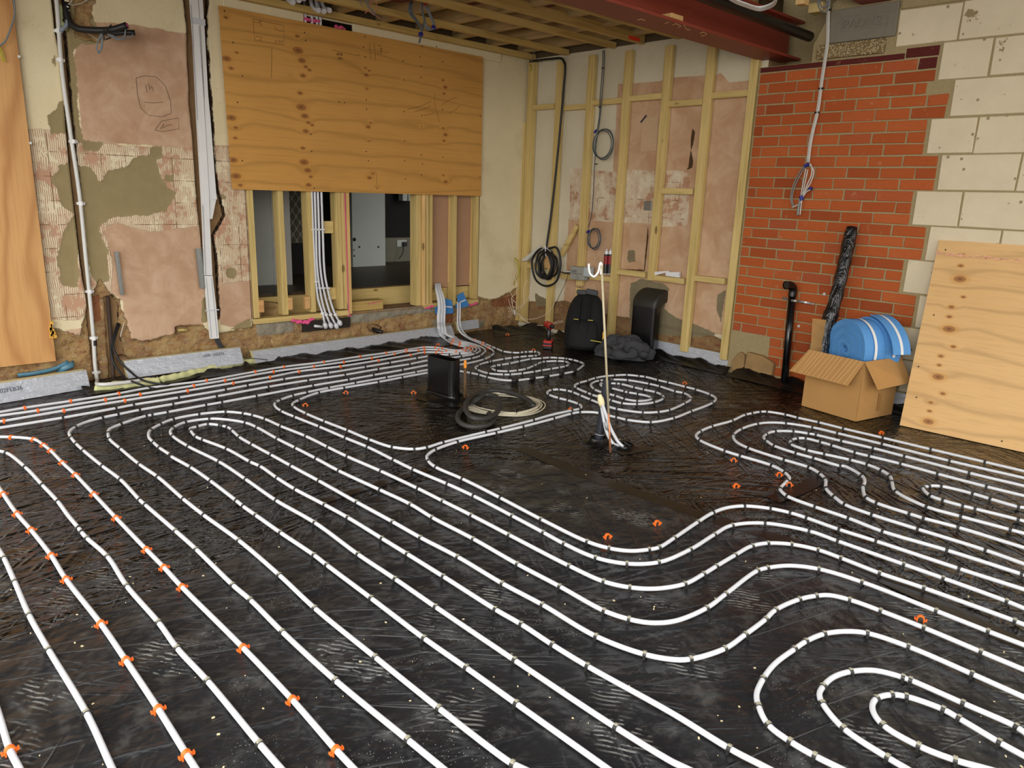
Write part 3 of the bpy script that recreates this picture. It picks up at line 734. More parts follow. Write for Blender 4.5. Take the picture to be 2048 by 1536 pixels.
# pencil scribbles on the pink plaster
b = MB()
for L_ in ([(1045,600),(1110,582),(1200,590),(1270,660),(1310,780),(1315,870),(1240,898),(1140,885),(1080,830),(1055,720),(1045,600)], [(1190,1000),(1240,930),(1370,905),(1375,990),(1250,1010),(1190,1000)], [(1110,785),(1180,790),(1250,785)], [(1120,650),(1130,710)], [(1140,640),(1150,690),(1165,660),(1180,700)], [(1230,990),(1260,950),(1250,985),(1290,960),(1320,960)]):
    b.tube([on_left(x / 3.84, y / 3.84, 5.618) for x, y in L_], .0012, 4)
b.build_each('pencil_mark', M_INK, wall)
# crumbs and chips scattered on the membrane
rs = random.Random(11); b = MB()
for k in range(120):
    px = rs.uniform(0, 2048); py = rs.uniform(860, 1536); c = on_floor(px, py, .003); r_ = rs.uniform(.0008, .0022); a = rs.uniform(0, 6)
    b.obox(c, Vector((math.cos(a), math.sin(a), 0)) * r_ * 1.8, Vector((-math.sin(a), math.cos(a), 0)) * r_, Vector((0, 0, r_ * .6)))
o = b.build('sawdust_chip', simple('pale_chips', (206,190,150), .9, .15, 40)); tag(o, 'pale sawdust chips and crumbs scattered over the black membrane', 'chips', None, 'stuff')
# ================================================================ plywood sheet over the opening
def plyknots():
    K = []
    def k(px, py, r): q = on_left(px, py, 5.585); K.append((q.x, q.z, r))
    for cx, cy in ((420, 0),):
        for x, y, r in [(612,257,.02),(617,357,.045),(645,428,.035),(672,472,.02),(698,495,.018),(652,535,.026),(632,658,.024),(640,757,.045),(665,820,.035),(690,866,.02),(717,884,.018),(672,926,.028),
                        (652,1046,.022),(660,1145,.042),(686,1203,.034),(708,1248,.02),(692,1306,.028),(108,125,.018),(145,483,.02),(112,415,.035),(178,902,.02),(147,832,.038),(175,975,.018),(160,1130,.035),(180,1243,.04),(210,1308,.02),(185,372,.014),
                        (1100,530,.024),(1120,500,.014),(1113,897,.024),(1130,866,.014),(1122,1256,.024),(1145,1226,.014),(1093,480,.014),(1103,630,.012),(1117,995,.012),
                        (1657,617,.026),(1640,567,.016),(1648,662,.018),(1658,952,.026),(1642,905,.016),(1648,995,.018),(1659,1284,.026),(1643,1238,.016),(1485,546,.010),(1490,893,.010),(1365,563,.010)]:
            k(cx + x / 3.531, cy + y / 3.531, r * .62)
    return K
M_PLYA = mat_ply('orange_plywood', 0, 2, (196,142,70), (214,162,88), plyknots(), None)
q = [on_left(*p, 5.575) for p in [(438.4, 10.8), (966.6, 114.1), (961.8, 392.2), (465.9, 378.6)]]
t = empty('plywood_sheet', (3.6, 5.585, 1.95), 'large orange brown plywood sheet fixed over the top of the opening', 'plywood')
b = MB(); b.prism([q[3], q[2], q[1], q[0]], (0, .018, 0)); b.build('sheet', M_PLYA, t)
def pl_mark(b, pts, r=.0012, Y=5.5745):
    P = [on_left(420 + x / 3.531, y / 3.531, Y) for x, y in pts]; b.tube(P, r, 4)
b = MB()
pl_mark(b, [(303,135),(520,180),(525,318),(316,284),(303,135)])
for L_ in ([(305,155),(362,162),(368,175),(350,178)],[(345,165),(355,148),(366,150)],[(455,185),(462,205),(488,218),(524,222)],[(325,255),(352,258),(366,262),(352,285),(364,288)],[(458,285),(470,290),(460,303),(472,303)],[(478,288),(520,292)],[(490,295),(492,308)],[(505,293),(505,308)],
           [(436,345),(434,552)],[(863,352),(1052,395),(1052,378)],[(1127,308),(1138,425),(1170,428),(1158,292)],[(1113,346),(1262,374)],[(1185,318),(1205,326),(1195,330)],[(1178,372),(1192,380),(1198,372),(1205,385)],[(1175,1232),(1182,1338)],[(1160,1305),(1182,1338),(1206,1305)],
           [(1585,655),(1590,760),(1622,862)],[(1395,772),(1440,762),(1490,750),(1560,715)],[(1445,790),(1500,775),(1560,750)],[(1640,740),(1700,700),(1745,690)],[(1690,800),(1745,770),(1760,745)],[(1510,815),(1585,800)]):
    pl_mark(b, L_)
b.build_each('pencil_mark', M_INK, t)
text_mesh('figure_writing', '4540', .028, on_left(420 + 938 / 3.531, 376 / 3.531, 5.5745), (-1, 0, -.06), (0, 0, -1), M_INK, t, .0005)
text_mesh('figure_writing', '7200', .024, on_left(420 + 940 / 3.531, 407 / 3.531, 5.5745), (-1, 0, -.06), (0, 0, -1), M_INK, t, .0005)
text_mesh('figure_writing', '1200', .024, on_left(420 + 1215 / 3.531, 382 / 3.531, 5.5745), (0, 0, 1), (-1, 0, 0), M_INK, t, .0005)
b = MB()
for x, y in [(1500,327),(1600,330),(668,230),(675,287),(1093,257),(1083,332),(1096,402),(1484,402),(1493,468),(1364,433),(1642,436),(163,300),(228,537),(195,723),(228,1135),(1104,706),(1106,771),(1104,1070),(1119,1135),(1493,1095),(1500,1158),(1495,1236),(1370,788),(1495,816),(1642,775),(1375,1137),(1380,1264),(1373,995),(1645,1110),(1908,822),(1907,1250),(102,78),(912,720),(712,948),(718,1068),(736,1328),(950,725)]:
    q0 = on_left(420 + x / 3.531, y / 3.531, 5.5745); b.tube([q0, q0 + Vector((0, -.0008, 0))], .0055, 8)
b.build_each('screw_head', M_DARKBROWN, t)
# support battens behind its edge
b = MB(); b.box(2.42, 2.50, 5.604, 5.62, 1.34, 2.55); o = b.build('packing_batten', M_DARKBROWN); tag(o, 'dark batten behind the left edge of the large plywood sheet', 'batten')

# ---- veneered board at the far left edge
def lamm():
    m = NM('veneered_board'); s = m.n('ShaderNodeSeparateXYZ'); m.lk(m.co, s.inputs[0])
    x = s.outputs[0]; z = s.outputs[2]
    wz = m.noise(1.0, 3, .5, co=m.mapping(scale=(2.5, 1, .8)))
    du = m.math('SUBTRACT', x, .985); arch = m.math('MULTIPLY', m.math('MULTIPLY', du, du), 26)
    v = m.math('ADD', m.math('ADD', m.math('MULTIPLY', x, 42), m.math('MULTIPLY', wz, 20)), m.math('MULTIPLY', m.math('SINE', m.math('MULTIPLY', z, 2.3)), 3.6))
    w = m.math('POWER', m.math('MULTIPLY_ADD', m.math('SINE', v), .5, .5), 3)
    fine = m.noise(1.0, 4, .65, co=m.mapping(scale=(130, 1, 3)))
    c = m.mix(m.noise(1.4, 2), s2l((196,144,88)), s2l((212,166,108)))
    c = m.mix(m.math('MULTIPLY', w, .5), c, s2l((158,102,52))); c = m.mix(m.step(fine, .45, .8, 0, .3), c, s2l((150,96,50)))
    c = m.mix(m.step(m.noise(7, 3), .68, .74, 0, .35), c, s2l((120,98,62)))
    return m.fin(c, .55, m.bump(fine, .1, .002), spec=.3)
M_VEN = lamm()
t = empty('board_sheet', (.95, 5.57, .18), 'tall orange veneered board against the wall at the left edge', 'board')
b = MB(); b.box(.2, 1.112, 5.575, 5.593, .176, 2.66); b.build('sheet', M_VEN, t)
q = on_left(104, 660, 5.57); b = MB()
for i in range(14):
    a = q + Vector((random.uniform(-.012, .012), 0, random.uniform(-.05, .05))); b.obox(a, (random.uniform(.006,.014), 0, 0), (0, .006, 0), (0, 0, random.uniform(.008, .02)))
b.build_each('glue_drip', simple('amber_glue', (214,160,60), .4, .2, 60), t, bevel=.003)
b = MB(); b.tube([on_left(61, 286, 5.572), on_left(61, 286, 5.566)], .008, 8); b.tube([on_left(38, 113, 5.572), on_left(38, 113, 5.566)], .008, 8); b.tube([on_left(105, 648, 5.572), on_left(105, 648, 5.566)], .008, 8); b.build_each('screw_head', M_STEEL, t)
# yellow and grey hanging cables at top left
t = empty('hanging_cable', on_left(5, 40, 5.50), 'grey cable with yellow stripped wires hanging over the veneered board', 'cable')
b = MB(); b.tube(spline([on_left(*p, 5.53) for p in [(27,-30),(28,0),(29,30),(20,60),(8,85),(-20,100)]], .02), .005, 8); b.build('sheath', M_GREYCAB, t, smooth=True)
b = MB()
for dx in (0, 4): b.tube(spline([on_left(-6 + dx, 90, 5.54), on_left(1 + dx, 105, 5.54), on_left(6 + dx, 124, 5.54)], .02), .0035, 6)
b.build_each('stripped_wire', M_YELCAB, t)

# ================================================================ timber framing in the opening
YF = 5.606
def lz(px, py): v = on_left(px, py, YF); return v.x, v.z
def stud_left(pxt, pyt, pxb, pyb, w, d, mat, label, y0=YF, name='frame_stud', top=None, grp='timber frame in the opening'):
    a = on_left(pxt, pyt, y0); c = on_left(pxb, pyb, y0)
    zt = top or 2.3; k = (zt - c.z) / max(a.z - c.z, .1); xt = c.x + (a.x - c.x) * 1
    b = MB(); zb = c.z
    b.prism([(c.x, y0, zb), (c.x + w, y0, zb), (xt + w, y0, zt), (xt, y0, zt)], (0, d, 0))
    o = b.build(name, mat, bevel=.002); tag(o, label, 'stud', grp); return o
def p1(x, y): return 480 + x / 7.877, 370 + y / 7.877
def p2(x, y): return 480 + x / 7.877, 530 + y / 7.877
def p3(x, y): return 700 + x / 7.314, 370 + y / 7.314
def sl(tp, bt, w, d, mat, label, **k): return stud_left(*tp, *bt, w, d, mat, label, **k)
sl(p1(100,90), p2(228,840), .045, .095, TZ, 'leftmost upright of the timber frame below the plywood')
sl(p1(575,90), p2(688,790), .045, .095, TZ, 'second upright of the frame, in front of the white door beyond')
sl(p1(1025,100), p2(1125,745), .045, .095, TZ, 'upright of the frame directly left of the four white pipes')
sl(p1(1490,120), p2(1565,700), .045, .095, TZ, 'knotty upright of the frame right of the four white pipes')
sl(p1(1568,120), p2(1648,695), .040, .095, TZ, 'greenish upright paired beside the doorway')
sl(p1(1660,120), p2(1722,770), .030, .10, TZP, 'pale pine doorway lining on the left side of the doorway', y0=5.60, name='door_lining')
b = MB(); a = on_left(*p1(1650,135), 5.597); c = on_left(*p2(1715,760), 5.597); b.bar(a, c, .006, .004, up=(0, 1, 0)); o = b.build('foam_bead', M_PINK); tag(o, 'thin pink foam bead along the left doorway lining', 'foam')
xs0 = on_left(*p2(220,900), YF).x; xs1 = on_left(*p2(1720,760), YF).x
zc0 = on_left(*p2(220,880), YF).z
b = MB(); b.box(xs0, on_left(*p2(1290,780), YF).x, YF - .004, YF + .095, .288, .33); b.box(on_left(*p2(1520,740), YF).x, xs1, YF - .004, YF + .095, .29, .335)
o = b.build('sole_plate', TX, bevel=.003); tag(o, 'long treated sole plate under the left half of the timber frame', 'timber')
def nog_left(pa, pb, label, Y=5.64, d=.045, mat=TX, name='noggin'):
    a = on_left(*pa, Y); c = on_left(*pb, Y); b = MB(); b.box(a.x, c.x, Y, Y + d, min(a.z, c.z), max(a.z, c.z)); o = b.build(name, mat, bevel=.002); tag(o, label, 'noggin', 'noggins of the opening frame'); return o
nog_left(p1(1315,570), p1(1475,760), 'short noggin right of the four white pipes at mid height')
nog_left(p2(1385,360), p2(1515,540), 'low noggin behind the bottom of the four white pipes', Y=5.66)
nog_left(p2(290,555), p2(385,745), 'sawn block end beside the leftmost upright of the frame', Y=5.60, mat=TXP, name='joist_end')
nog_left(p2(755,515), p2(835,705), 'sawn block end beside the second upright of the frame', Y=5.60, mat=TXP, name='joist_end')
nog_left(p2(1032,500), p2(1115,690), 'sawn block end left of the third upright of the frame', Y=5.60, mat=TXP, name='joist_end')
a = on_left(*p2(440,450), 5.9); b = MB(); b.bar((on_left(*p2(340,640), 5.61).x, 5.70, .36), (2.72, 6.3, .36), .045, .13, up=(0,0,1)); b.bar((2.80, 5.70, .36), (2.62, 6.2, .36), .045, .12, up=(0,0,1))
o = b.build('floor_joist', TYD); tag(o, 'joist running back under the next room behind the left uprights', 'joist')
# right hand part
sl(p3(968,150), (700 + 972 / 7.314, 612), .052, .10, TZ, 'broad doorway jamb on the right side of the doorway', y0=5.62, name='door_jamb')
sl(p3(1062,150), (700 + 1068 / 7.314, 612), .030, .05, TZP, 'pale pine strip at the right side of the doorway', y0=5.60, name='door_lining')
sl(p3(1105,150), (700 + 1118 / 7.314, 612), .028, .09, TZ, 'narrow greenish stud right of the doorway lining')
sl(p3(1165,150), (700 + 1165 / 7.314, 610), .032, .09, TZ, 'knotty stud at the left side of the pink plasterboard')
sl(p3(1520,160), p3(1512,1712), .032, .09, TZ, 'stud between the two pink plasterboard panels')
sl(p3(1848,165), p3(1825,1670), .034, .09, TZ, 'last stud of the frame next to the cream wall')
def strip(tp, bt, w, label):
    a = on_left(*tp, 5.68); c = on_left(*bt, 5.68); b = MB(); b.box(c.x, c.x + w, 5.68, 5.69, c.z, 2.3); o = b.build('timber_strip', TZP); tag(o, label, 'timber', 'pale strips on the plasterboard')
strip(p3(1434,160), p3(1434,1415), .022, 'pale timber strip at the right edge of the wide pink plasterboard')
strip(p3(1762,160), p3(1752,1415), .02, 'pale timber strip at the right edge of the narrow pink plasterboard')
def board(tp, bt, label):
    a = on_left(*tp, 5.695); c = on_left(*bt, 5.695); b = MB(); b.box(a.x - .03, c.x + .03, 5.695, 5.707, c.z, 2.3); o = b.build('plasterboard', M_PLASTERBOARD); tag(o, label, 'plasterboard', 'pink plasterboard panels')
board(p3(1222,160), p3(1430,1490), 'wide pink brown plasterboard panel right of the doorway')
board(p3(1575,160), p3(1755,1460), 'narrow pink brown plasterboard panel near the cream wall')
x0 = on_left(*p3(1062,1690), YF).x; x1 = on_left(*p3(1880,1600), YF).x
b = MB(); b.box(x0 + .02, x1, YF - .004, YF + .095, .285, .325); o = b.build('sole_plate', TX, bevel=.003); tag(o, 'sole plate under the plasterboard part of the frame', 'timber')
b = MB(); b.box(x0 + .1, x1, 5.72, 5.76, .33, .45); o = b.build('floor_joist', TX); tag(o, 'short joist behind the studs below the plasterboard', 'joist')
# pink foam squirted under the frame
def foam(pts, label, r=.014, Y=5.59, mat=M_PINK, n=16):
    b = MB()
    for i in range(n):
        k = i / n * (len(pts) - 1); j = int(k); f_ = k - j; px = pts[j][0] * (1 - f_) + pts[j+1][0] * f_; py = pts[j][1] * (1 - f_) + pts[j+1][1] * f_
        c = on_left(px, py, Y) + Vector((random.uniform(-r, r) * .4, random.uniform(-r, r) * .3, random.uniform(-r, r) * .5)); rr = r * random.uniform(.6, 1.2)
        bm = bmesh.new(); bmesh.ops.create_icosphere(bm, subdivisions=2, radius=rr)
        b.add([c + Vector((v.co.x * 1.4, v.co.y, v.co.z)) * random.uniform(.85, 1.1) for v in bm.verts], [tuple(v.index for v in f.verts) for f in bm.faces]); bm.free()
    o = b.build('foam_filler', mat, smooth=True); tag(o, label, 'foam', 'pink expanding foam'); return o
foam([p2(850,880), p2(1000,900), p2(1180,855)], 'bright pink foam under the sole plate left of the four pipe ends')
foam([p2(1060,890), p2(1080,925)], 'pink foam drip below the sole plate beside the pipe hole', n=5)
foam([(852,616), (868,612)], 'pink foam under the right side of the doorway lining', r=.01, n=7)
foam([(940,611), (954,606)], 'pink foam lump right of the second blue foam offcut', r=.012, n=7)
foam([(738,608), (765,603)], 'pink foam crumbs on the doorway masonry', r=.005, n=7)
foam([p2(1700,800), p2(1760,790)], 'small pink foam smear at the foot of the left doorway lining', r=.005, n=6)
foam([(586,33), (640,45)], 'pink foam patch on the wall above the plywood sheet, left', r=.014, Y=5.61, n=14)
foam([(672,53), (690,57)], 'pink foam lump above the plywood sheet, middle', r=.012, Y=5.61, n=8)
foam([(955,108), (966,110)], 'pink foam lump at the top right corner of the plywood sheet', r=.01, Y=5.61, n=6)

# four white water pipes in the frame
wp = [([p1(1128,60), p1(1150,700), p1(1180,1300), p2(1200,300), p2(1235,560), p2(1300,760), p2(1335,920)], 'leftmost'),
      ([p1(1175,60), p1(1195,700), p1(1215,1300), p2(1262,400), p2(1310,640), p2(1355,780), p2(1415,920)], 'second'),
      ([p1(1222,60), p1(1245,700), p1(1265,1300), p2(1320,400), p2(1375,620), p2(1425,780), p2(1500,930)], 'third'),
      ([p1(1278,60), p1(1302,700), p1(1335,1400), p2(1385,400), p2(1440,620), p2(1500,780), p2(1555,880)], 'rightmost')]
for i, (pts, nm) in enumerate(wp):
    Y = 5.612; P = [on_left(x, y, Y - (.0 if k < 5 else .012 * (k - 4))) for k, (x, y) in enumerate(pts)]; P[0].z += .4
    t = empty('water_pipe', P[-1], nm + ' of the four white water pipes standing in the timber frame', 'pipe', 'white water pipes in the frame')
    b = MB(); b.tube(spline(P, .03), .0096, 12); b.build('pipe', M_PIPE, t, smooth=True)
    b = MB(); e = P[-1]; d = (P[-1] - P[-2]).normalized(); b.tube([e - d * .005, e + d * .012, e + d * .03, e + d * .045], lambda i: [.014, .021, .02, .012][i], 14); b.build('end_fitting', M_PIPE, t, smooth=True)
    for (ci, off) in ((1, 0), (3, .02)):
        c = P[ci] + Vector((0, -.0, off)); b = MB(); b.box(c.x - .018, c.x + .018, Y - .014, Y + .016, c.z - .006, c.z + .006); b.build('pipe_clip', M_WHITEPL, t, bevel=.003)
    c = P[5]; b = MB(); b.tube([c - d * .008, c + d * .008], .0165, 12); b.build('collar', M_WHITEPL, t)
o = MB(); q0 = on_left(*p2(1170,960), 5.56); q1 = on_left(*p2(1300,975), 5.56); o.tube([q0, q1], .011, 10); o = o.build('pipe_stub', M_PIPE, smooth=True); tag(o, 'short grey white pipe stub lying left of the four pipe ends', 'pipe')
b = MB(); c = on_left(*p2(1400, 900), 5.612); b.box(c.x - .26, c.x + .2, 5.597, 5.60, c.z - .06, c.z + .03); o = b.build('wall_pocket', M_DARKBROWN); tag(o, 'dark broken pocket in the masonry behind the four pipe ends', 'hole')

# ================================================================ studs and noggins on the back wall
XS = 5.40
def stud_r(y0, y1, z0, z1, label, d=.047, x0=XS, name='wall_stud'):
    b = MB(); b.box(x0, x0 + d, y1, y0, z0, z1)
    # a shallow split line along the stud as two boards' joint
    o = b.build(name, TZ, bevel=.003)
    tag(o, label, 'stud', 'upright studs on the back wall'); return o
STUDS = [(5.585, 5.495, .06, 2.60, 'stud in the corner beside the cream wall'), (5.203, 5.128, .06, 2.575, 'narrow stud behind the thick black cable'),
         (4.812, 4.737, .52, 2.59, 'stud behind the grey junction box'), (4.394, 4.319, .06, 2.585, 'stud left of the white trim offcuts and sealant tubes'),
         (3.975, 3.90, .66, 2.58, 'short stud ending above the black duct'), (3.570, 3.495, .09, 2.56, 'stud standing right of the black duct'),
         (3.178, 3.112, .09, 2.425, 'last stud against the edge of the brickwork')]
for s_ in STUDS: stud_r(*s_)
stud_r(5.64, 5.59, .06, 2.05, 'shorter weathered stud in the corner touching the cream wall', x0=5.395)
stud_r(4.812, 4.737, .06, .50, 'lower length of the junction box stud behind the backpack')
def nog_r(pa, pb, label, h=.047):
    a = on_right(*pa, XS + .002); c = on_right(*pb, XS + .002); z = (a.z + c.z) / 2
    b = MB(); b.box(XS + .002, XS + .045, c.y, a.y, z - h / 2, z + h / 2); o = b.build('noggin', TY, bevel=.002); tag(o, label, 'noggin', 'noggins on the back wall')
q5 = lambda x, y: (960 + x / 3.531, 80 + y / 3.531)
q6 = lambda x, y: (960 + x / 3.531, 420 + y / 3.531)
nog_r(q5(345,477), q5(520,470), 'upper noggin next to the corner stud')
nog_r(q5(590,477), q5(748,470), 'upper noggin behind the thick black cable, right side')
nog_r(q5(790,440), q5(1005,430), 'upper noggin behind the blue grey cable')
nog_r(q5(1040,412), q5(1280,398), 'upper noggin third from the brickwork')
nog_r(q5(1310,452), q5(1568,438), 'upper noggin second from the brickwork')
nog_r(q5(1615,390), q5(1888,378), 'highest upper noggin next to the brickwork')
nog_r(q5(1280,1068), q5(1500,1068), 'lone mid height noggin between two studs')
nog_r(q6(295,390), q6(455,400), 'lower noggin left of the black cable coil')
nog_r(q6(560,470), q6(675,475), 'lower noggin behind the junction box')
nog_r(q6(770,478), q6(925,485), 'lower noggin under the sealant tubes')
nog_r(q6(945,440), q6(1165,450), 'lower noggin above the black duct, left')
nog_r(q6(1215,480), q6(1440,502), 'lower noggin carrying the white trim offcuts')
nog_r(q6(1480,482), q6(1725,500), 'lower noggin next to the brickwork')
a = on_right(*q6(690,110), 5.42); c = on_right(*q6(575,320), 5.42)
b = MB(); b.bar(c, a, .03, .05, up=(0, .6, .8)); o = b.build('diagonal_brace', TY, bevel=.002); tag(o, 'short diagonal timber brace right of the black cable coil', 'brace')
b = MB(); a = on_right(*q6(467,330), 5.40); c = on_right(*q6(465,395), 5.40); b.box(5.385, 5.43, a.y - .12, a.y + .02, c.z - .02, a.z + .02); o = b.build('timber_block', TXP, bevel=.003); tag(o, 'small timber block seen through the black cable coil', 'timber')

# foil faced insulation strips along the walls
def mat_foil():
    m = NM('crinkled_foil'); n1 = m.noise(16, 4, .6, co=m.mapping(scale=(1, 1, 2.4)), dist=1.2); n2 = m.noise(60, 3, .6)
    return m.fin(m.mix(n1, s2l((170,174,182)), s2l((202,206,214))), m.step(n2, .3, .7, .26, .42), m.bump(m.math('ADD', n1, m.math('MULTIPLY', n2, .25)), .55, .012), .3)
M_FOIL = mat_foil()
M_PIR = simple('insulation_core', (196,186,140), .9, .1, 40)
def foil_strip(pts_bot, z0, h, lean, label, thick=.03, zlist=None):
    t = empty('insulation_strip', pts_bot[0], label, 'insulation', 'foil faced insulation strips')
    b = MB(); c = MB()
    for i in range(len(pts_bot) - 1):
        a, d = pts_bot[i], pts_bot[i + 1]; tdir = (d - a).normalized(); nrm = Vector((-tdir.y, tdir.x, 0))
        if nrm.y < 0 and abs(nrm.y) > abs(nrm.x): nrm = -nrm
        if abs(nrm.x) > abs(nrm.y) and nrm.x < 0: nrm = -nrm
        A0 = a + Vector((0,0,z0)); D0 = d + Vector((0,0,z0)); A1 = A0 + nrm * lean + Vector((0,0,h)); D1 = D0 + nrm * lean + Vector((0,0,h))
        n_ = 24; vs = []
        for k in range(n_ + 1):
            f_ = k / n_
            for g in range(5):
                p = (A0.lerp(D0, f_)).lerp(A1.lerp(D1, f_), g / 4); vs.append(p - nrm * (.002 * math.sin(k * 1.7 + g * 2.1) * math.sin(k * .6 + i)))
        b.add(vs, [(k*5+g, (k+1)*5+g, (k+1)*5+g+1, k*5+g+1) for k in range(n_) for g in range(4)])
        c.prism([A0 + nrm * .004, D0 + nrm * .004, D1 + nrm * .004, A1 + nrm * .004], nrm * thick)
    b.build('foil_face', M_FOIL, t, smooth=True); c.build('core', M_PIR, t); return t
def fp(px, py, z=0): return on_floor(px, py, z)
t1 = foil_strip([fp(-120, 828), fp(181, 776)], 0, .118, .035, 'wide foil faced strip with a printed date at the left edge', .05)
t2 = foil_strip([Vector((1.50, 5.42, 0)), Vector((2.33, 5.43, 0))], .03, .115, .05, 'foil faced strip with printed numbers behind the yellow foam', .04)
t3 = foil_strip([Vector((2.42, 5.42, 0)), Vector((3.1, 5.45, 0)), Vector((4.46, 5.50, 0))], .02, .085, .05, 'long crinkled foil strip running under the opening', .04)
o3 = foil_strip([Vector((5.40, 4.62, 0)), Vector((5.405, 4.9, 0))], .05, .09, .02, 'short foil strip behind the drill by the studs', .02)
o4 = foil_strip([Vector((5.41, 3.10, 0)), Vector((5.41, 4.06, 0))], .0, .135, .02, 'foil strip at the foot of the studs right of the black duct', .02)
o5 = foil_strip([Vector((4.52, 5.52, 0)), Vector((4.80, 5.53, 0))], .05, .085, .02, 'short foil strip beside the two rising white pipes', .02)
o6 = foil_strip([Vector((5.36, 1.35, 0)), Vector((5.36, 2.0, 0))], .02, .10, .01, 'foil strip behind the cardboard box', .02)
q = fp(8, 783, 0); a0 = fp(0, 807); a1 = fp(181, 776); td = (a1 - a0).normalized(); nn = Vector((-td.y, td.x, 0))
base = a0 + td * .012 + Vector((0, 0, .062)) + nn * .012
text_mesh('printed_date', '02FEB26', .036, base, td, (nn * .28 + Vector((0, 0, .96))), M_INKGREY, t1, .0006)
text_mesh('printed_numbers', '1600  355275', .03, (2.03, 5.458, .107), (1, 0, 0), (0, .4, .92), M_INKGREY, t2, .0006)
# yellow foam line
def lumpy(name, P, r, mat, label, cat, grp=None, flat=.7, seg=10):
    S_ = spline(P, .02); b = MB(); rs = [random.uniform(.75, 1.25) for _ in S_]
    S_ = [p + Vector((random.uniform(-.004, .004), random.uniform(-.006, .006), random.uniform(-.004, .004))) for p in S_]
    b.tube(S_, lambda i: r * rs[i] * .5 + r * .5, seg, flat=flat); o = b.build(name, mat, smooth=True); tag(o, label, cat, grp); return o
lumpy('foam_line', [fp(188, 776, .02), fp(250, 770, .02), fp(320, 762, .022)], .03, M_FOAMYEL, 'pale yellow foam ridge in front of the lower end of the white conduit', 'foam')
lumpy('foam_line', [fp(322, 760, .02), fp(395, 744, .02), fp(455, 730, .02), fp(520, 720, .015), fp(610, 707, .01)], .026, M_FOAMYEL, 'long pale yellow foam ridge along the foot of the left wall', 'foam')

# bunched black membrane along the foot of the walls
def rumple(label, P, w, h, seed, wall_dir):
    rs = random.Random(seed); S_ = spline(P, .03); n = len(S_); m_ = 10; vs = []
    for i, p in enumerate(S_):
        for j in range(m_ + 1):
            f_ = j / m_; prof = h * (f_ ** 1.6) * (1 + .25 * math.sin(i * .45 + seed)) ; wob = .012 * math.sin(i * .9 + j * 1.3 + seed) * f_ + .006 * rs.uniform(-1, 1) * f_
            vs.append(p + wall_dir * (w * f_) + Vector((0, 0, .0015 + max(0, prof + wob * .8))))
    b = MB(); b.add(vs, [(i*(m_+1)+j, (i+1)*(m_+1)+j, (i+1)*(m_+1)+j+1, i*(m_+1)+j+1) for i in range(n - 1) for j in range(m_)])
    o = b.build('membrane_upstand', M_EDGEPOLY, smooth=True); s_ = o.modifiers.new('t', 'SOLIDIFY'); s_.thickness = .0015; tag(o, label, 'plastic sheet', 'membrane edges turned up at the walls'); return o
rumple('membrane edge turned up under the yellow foam ridge', [Vector((1.2, 5.22, 0)), Vector((1.9, 5.24, 0)), Vector((2.6, 5.22, 0))], .16, .015, 1, Vector((0, 1, 0)))
rumple('bunched membrane edge below the long foil strip', [Vector((2.5, 5.12, 0)), Vector((3.2, 5.10, 0)), Vector((3.9, 5.14, 0)), Vector((4.42, 5.28, 0))], .33, .035, 4, Vector((0, 1, 0)))
rumple('bunched membrane edge in the far corner', [Vector((4.75, 5.25, 0)), Vector((5.1, 5.2, 0)), Vector((5.25, 5.0, 0))], .2, .07, 7, Vector((.55, .8, 0)))
rumple('membrane edge turned up at the foot of the back wall', [Vector((5.28, 5.0, 0)), Vector((5.27, 4.3, 0)), Vector((5.28, 3.6, 0)), Vector((5.26, 3.05, 0))], .12, .05, 9, Vector((1, 0, 0)))
rumple('membrane edge turned up against the brickwork', [Vector((5.24, 3.0, 0)), Vector((5.22, 2.4, 0)), Vector((5.24, 1.8, 0)), Vector((5.24, .8, 0))], .14, .06, 12, Vector((1, 0, 0)))

# ================================================================ ceiling
b = MB()
b.box(-.3, 5.46, 3.1, 5.95, 2.86, 2.9); o = b.build('ceiling', BOARD_D); struct(o)
for i in range(15):
    x = 5.30 - i * .40; b = MB(); b.box(x - .023, x + .023, 3.12, 5.62, 2.672, 2.86); o = b.build('ceiling_joist', TYD, bevel=.002)
    tag(o, 'first second third fourth fifth sixth seventh eighth ninth tenth eleventh twelfth thirteenth fourteenth fifteenth'.split()[i] + ' ceiling joist from the back wall above the battens', 'joist', 'ceiling joists')
for y0, w, nm in ((5.55, .06, 'batten along the top of the plywood sheet'), (5.11, .05, 'second ceiling batten from the plywood wall'), (4.55, .05, 'ceiling batten in the middle, above the cable bundle'), (4.24, .045, 'thicker amber ceiling batten with a red mark at its end'), (3.87, .05, 'ceiling batten nearest the red steel beam')):
    b = MB(); b.box(.3, 5.44, y0 - w / 2, y0 + w / 2, 2.625, 2.672 if y0 != 4.24 else 2.70); o = b.build('ceiling_batten', TXD, bevel=.003); tag(o, nm, 'batten', 'ceiling battens')
b = MB(); b.box(5.22, 5.36, 4.213, 4.2176, 2.632, 2.66); o = b.build('red_marker_tape', simple('red_orange_tape', (255,70,40), .5, .05, 20)); tag(o, 'bright red tape mark on the end of a ceiling batten', 'tape')
# pink insulation laid diagonally on the joists
M_PINKINS = simple('dull_pink_insulation', (128,78,68), .9, .3, 14, bump=.5)
b = MB(); b.bar((3.3, 5.4, 2.79), (5.35, 3.6, 2.79), .26, .04); o = b.build('insulation_quilt', M_PINKINS, bevel=.01); tag(o, 'dull pink insulation strip lying across the ceiling joists', 'insulation')
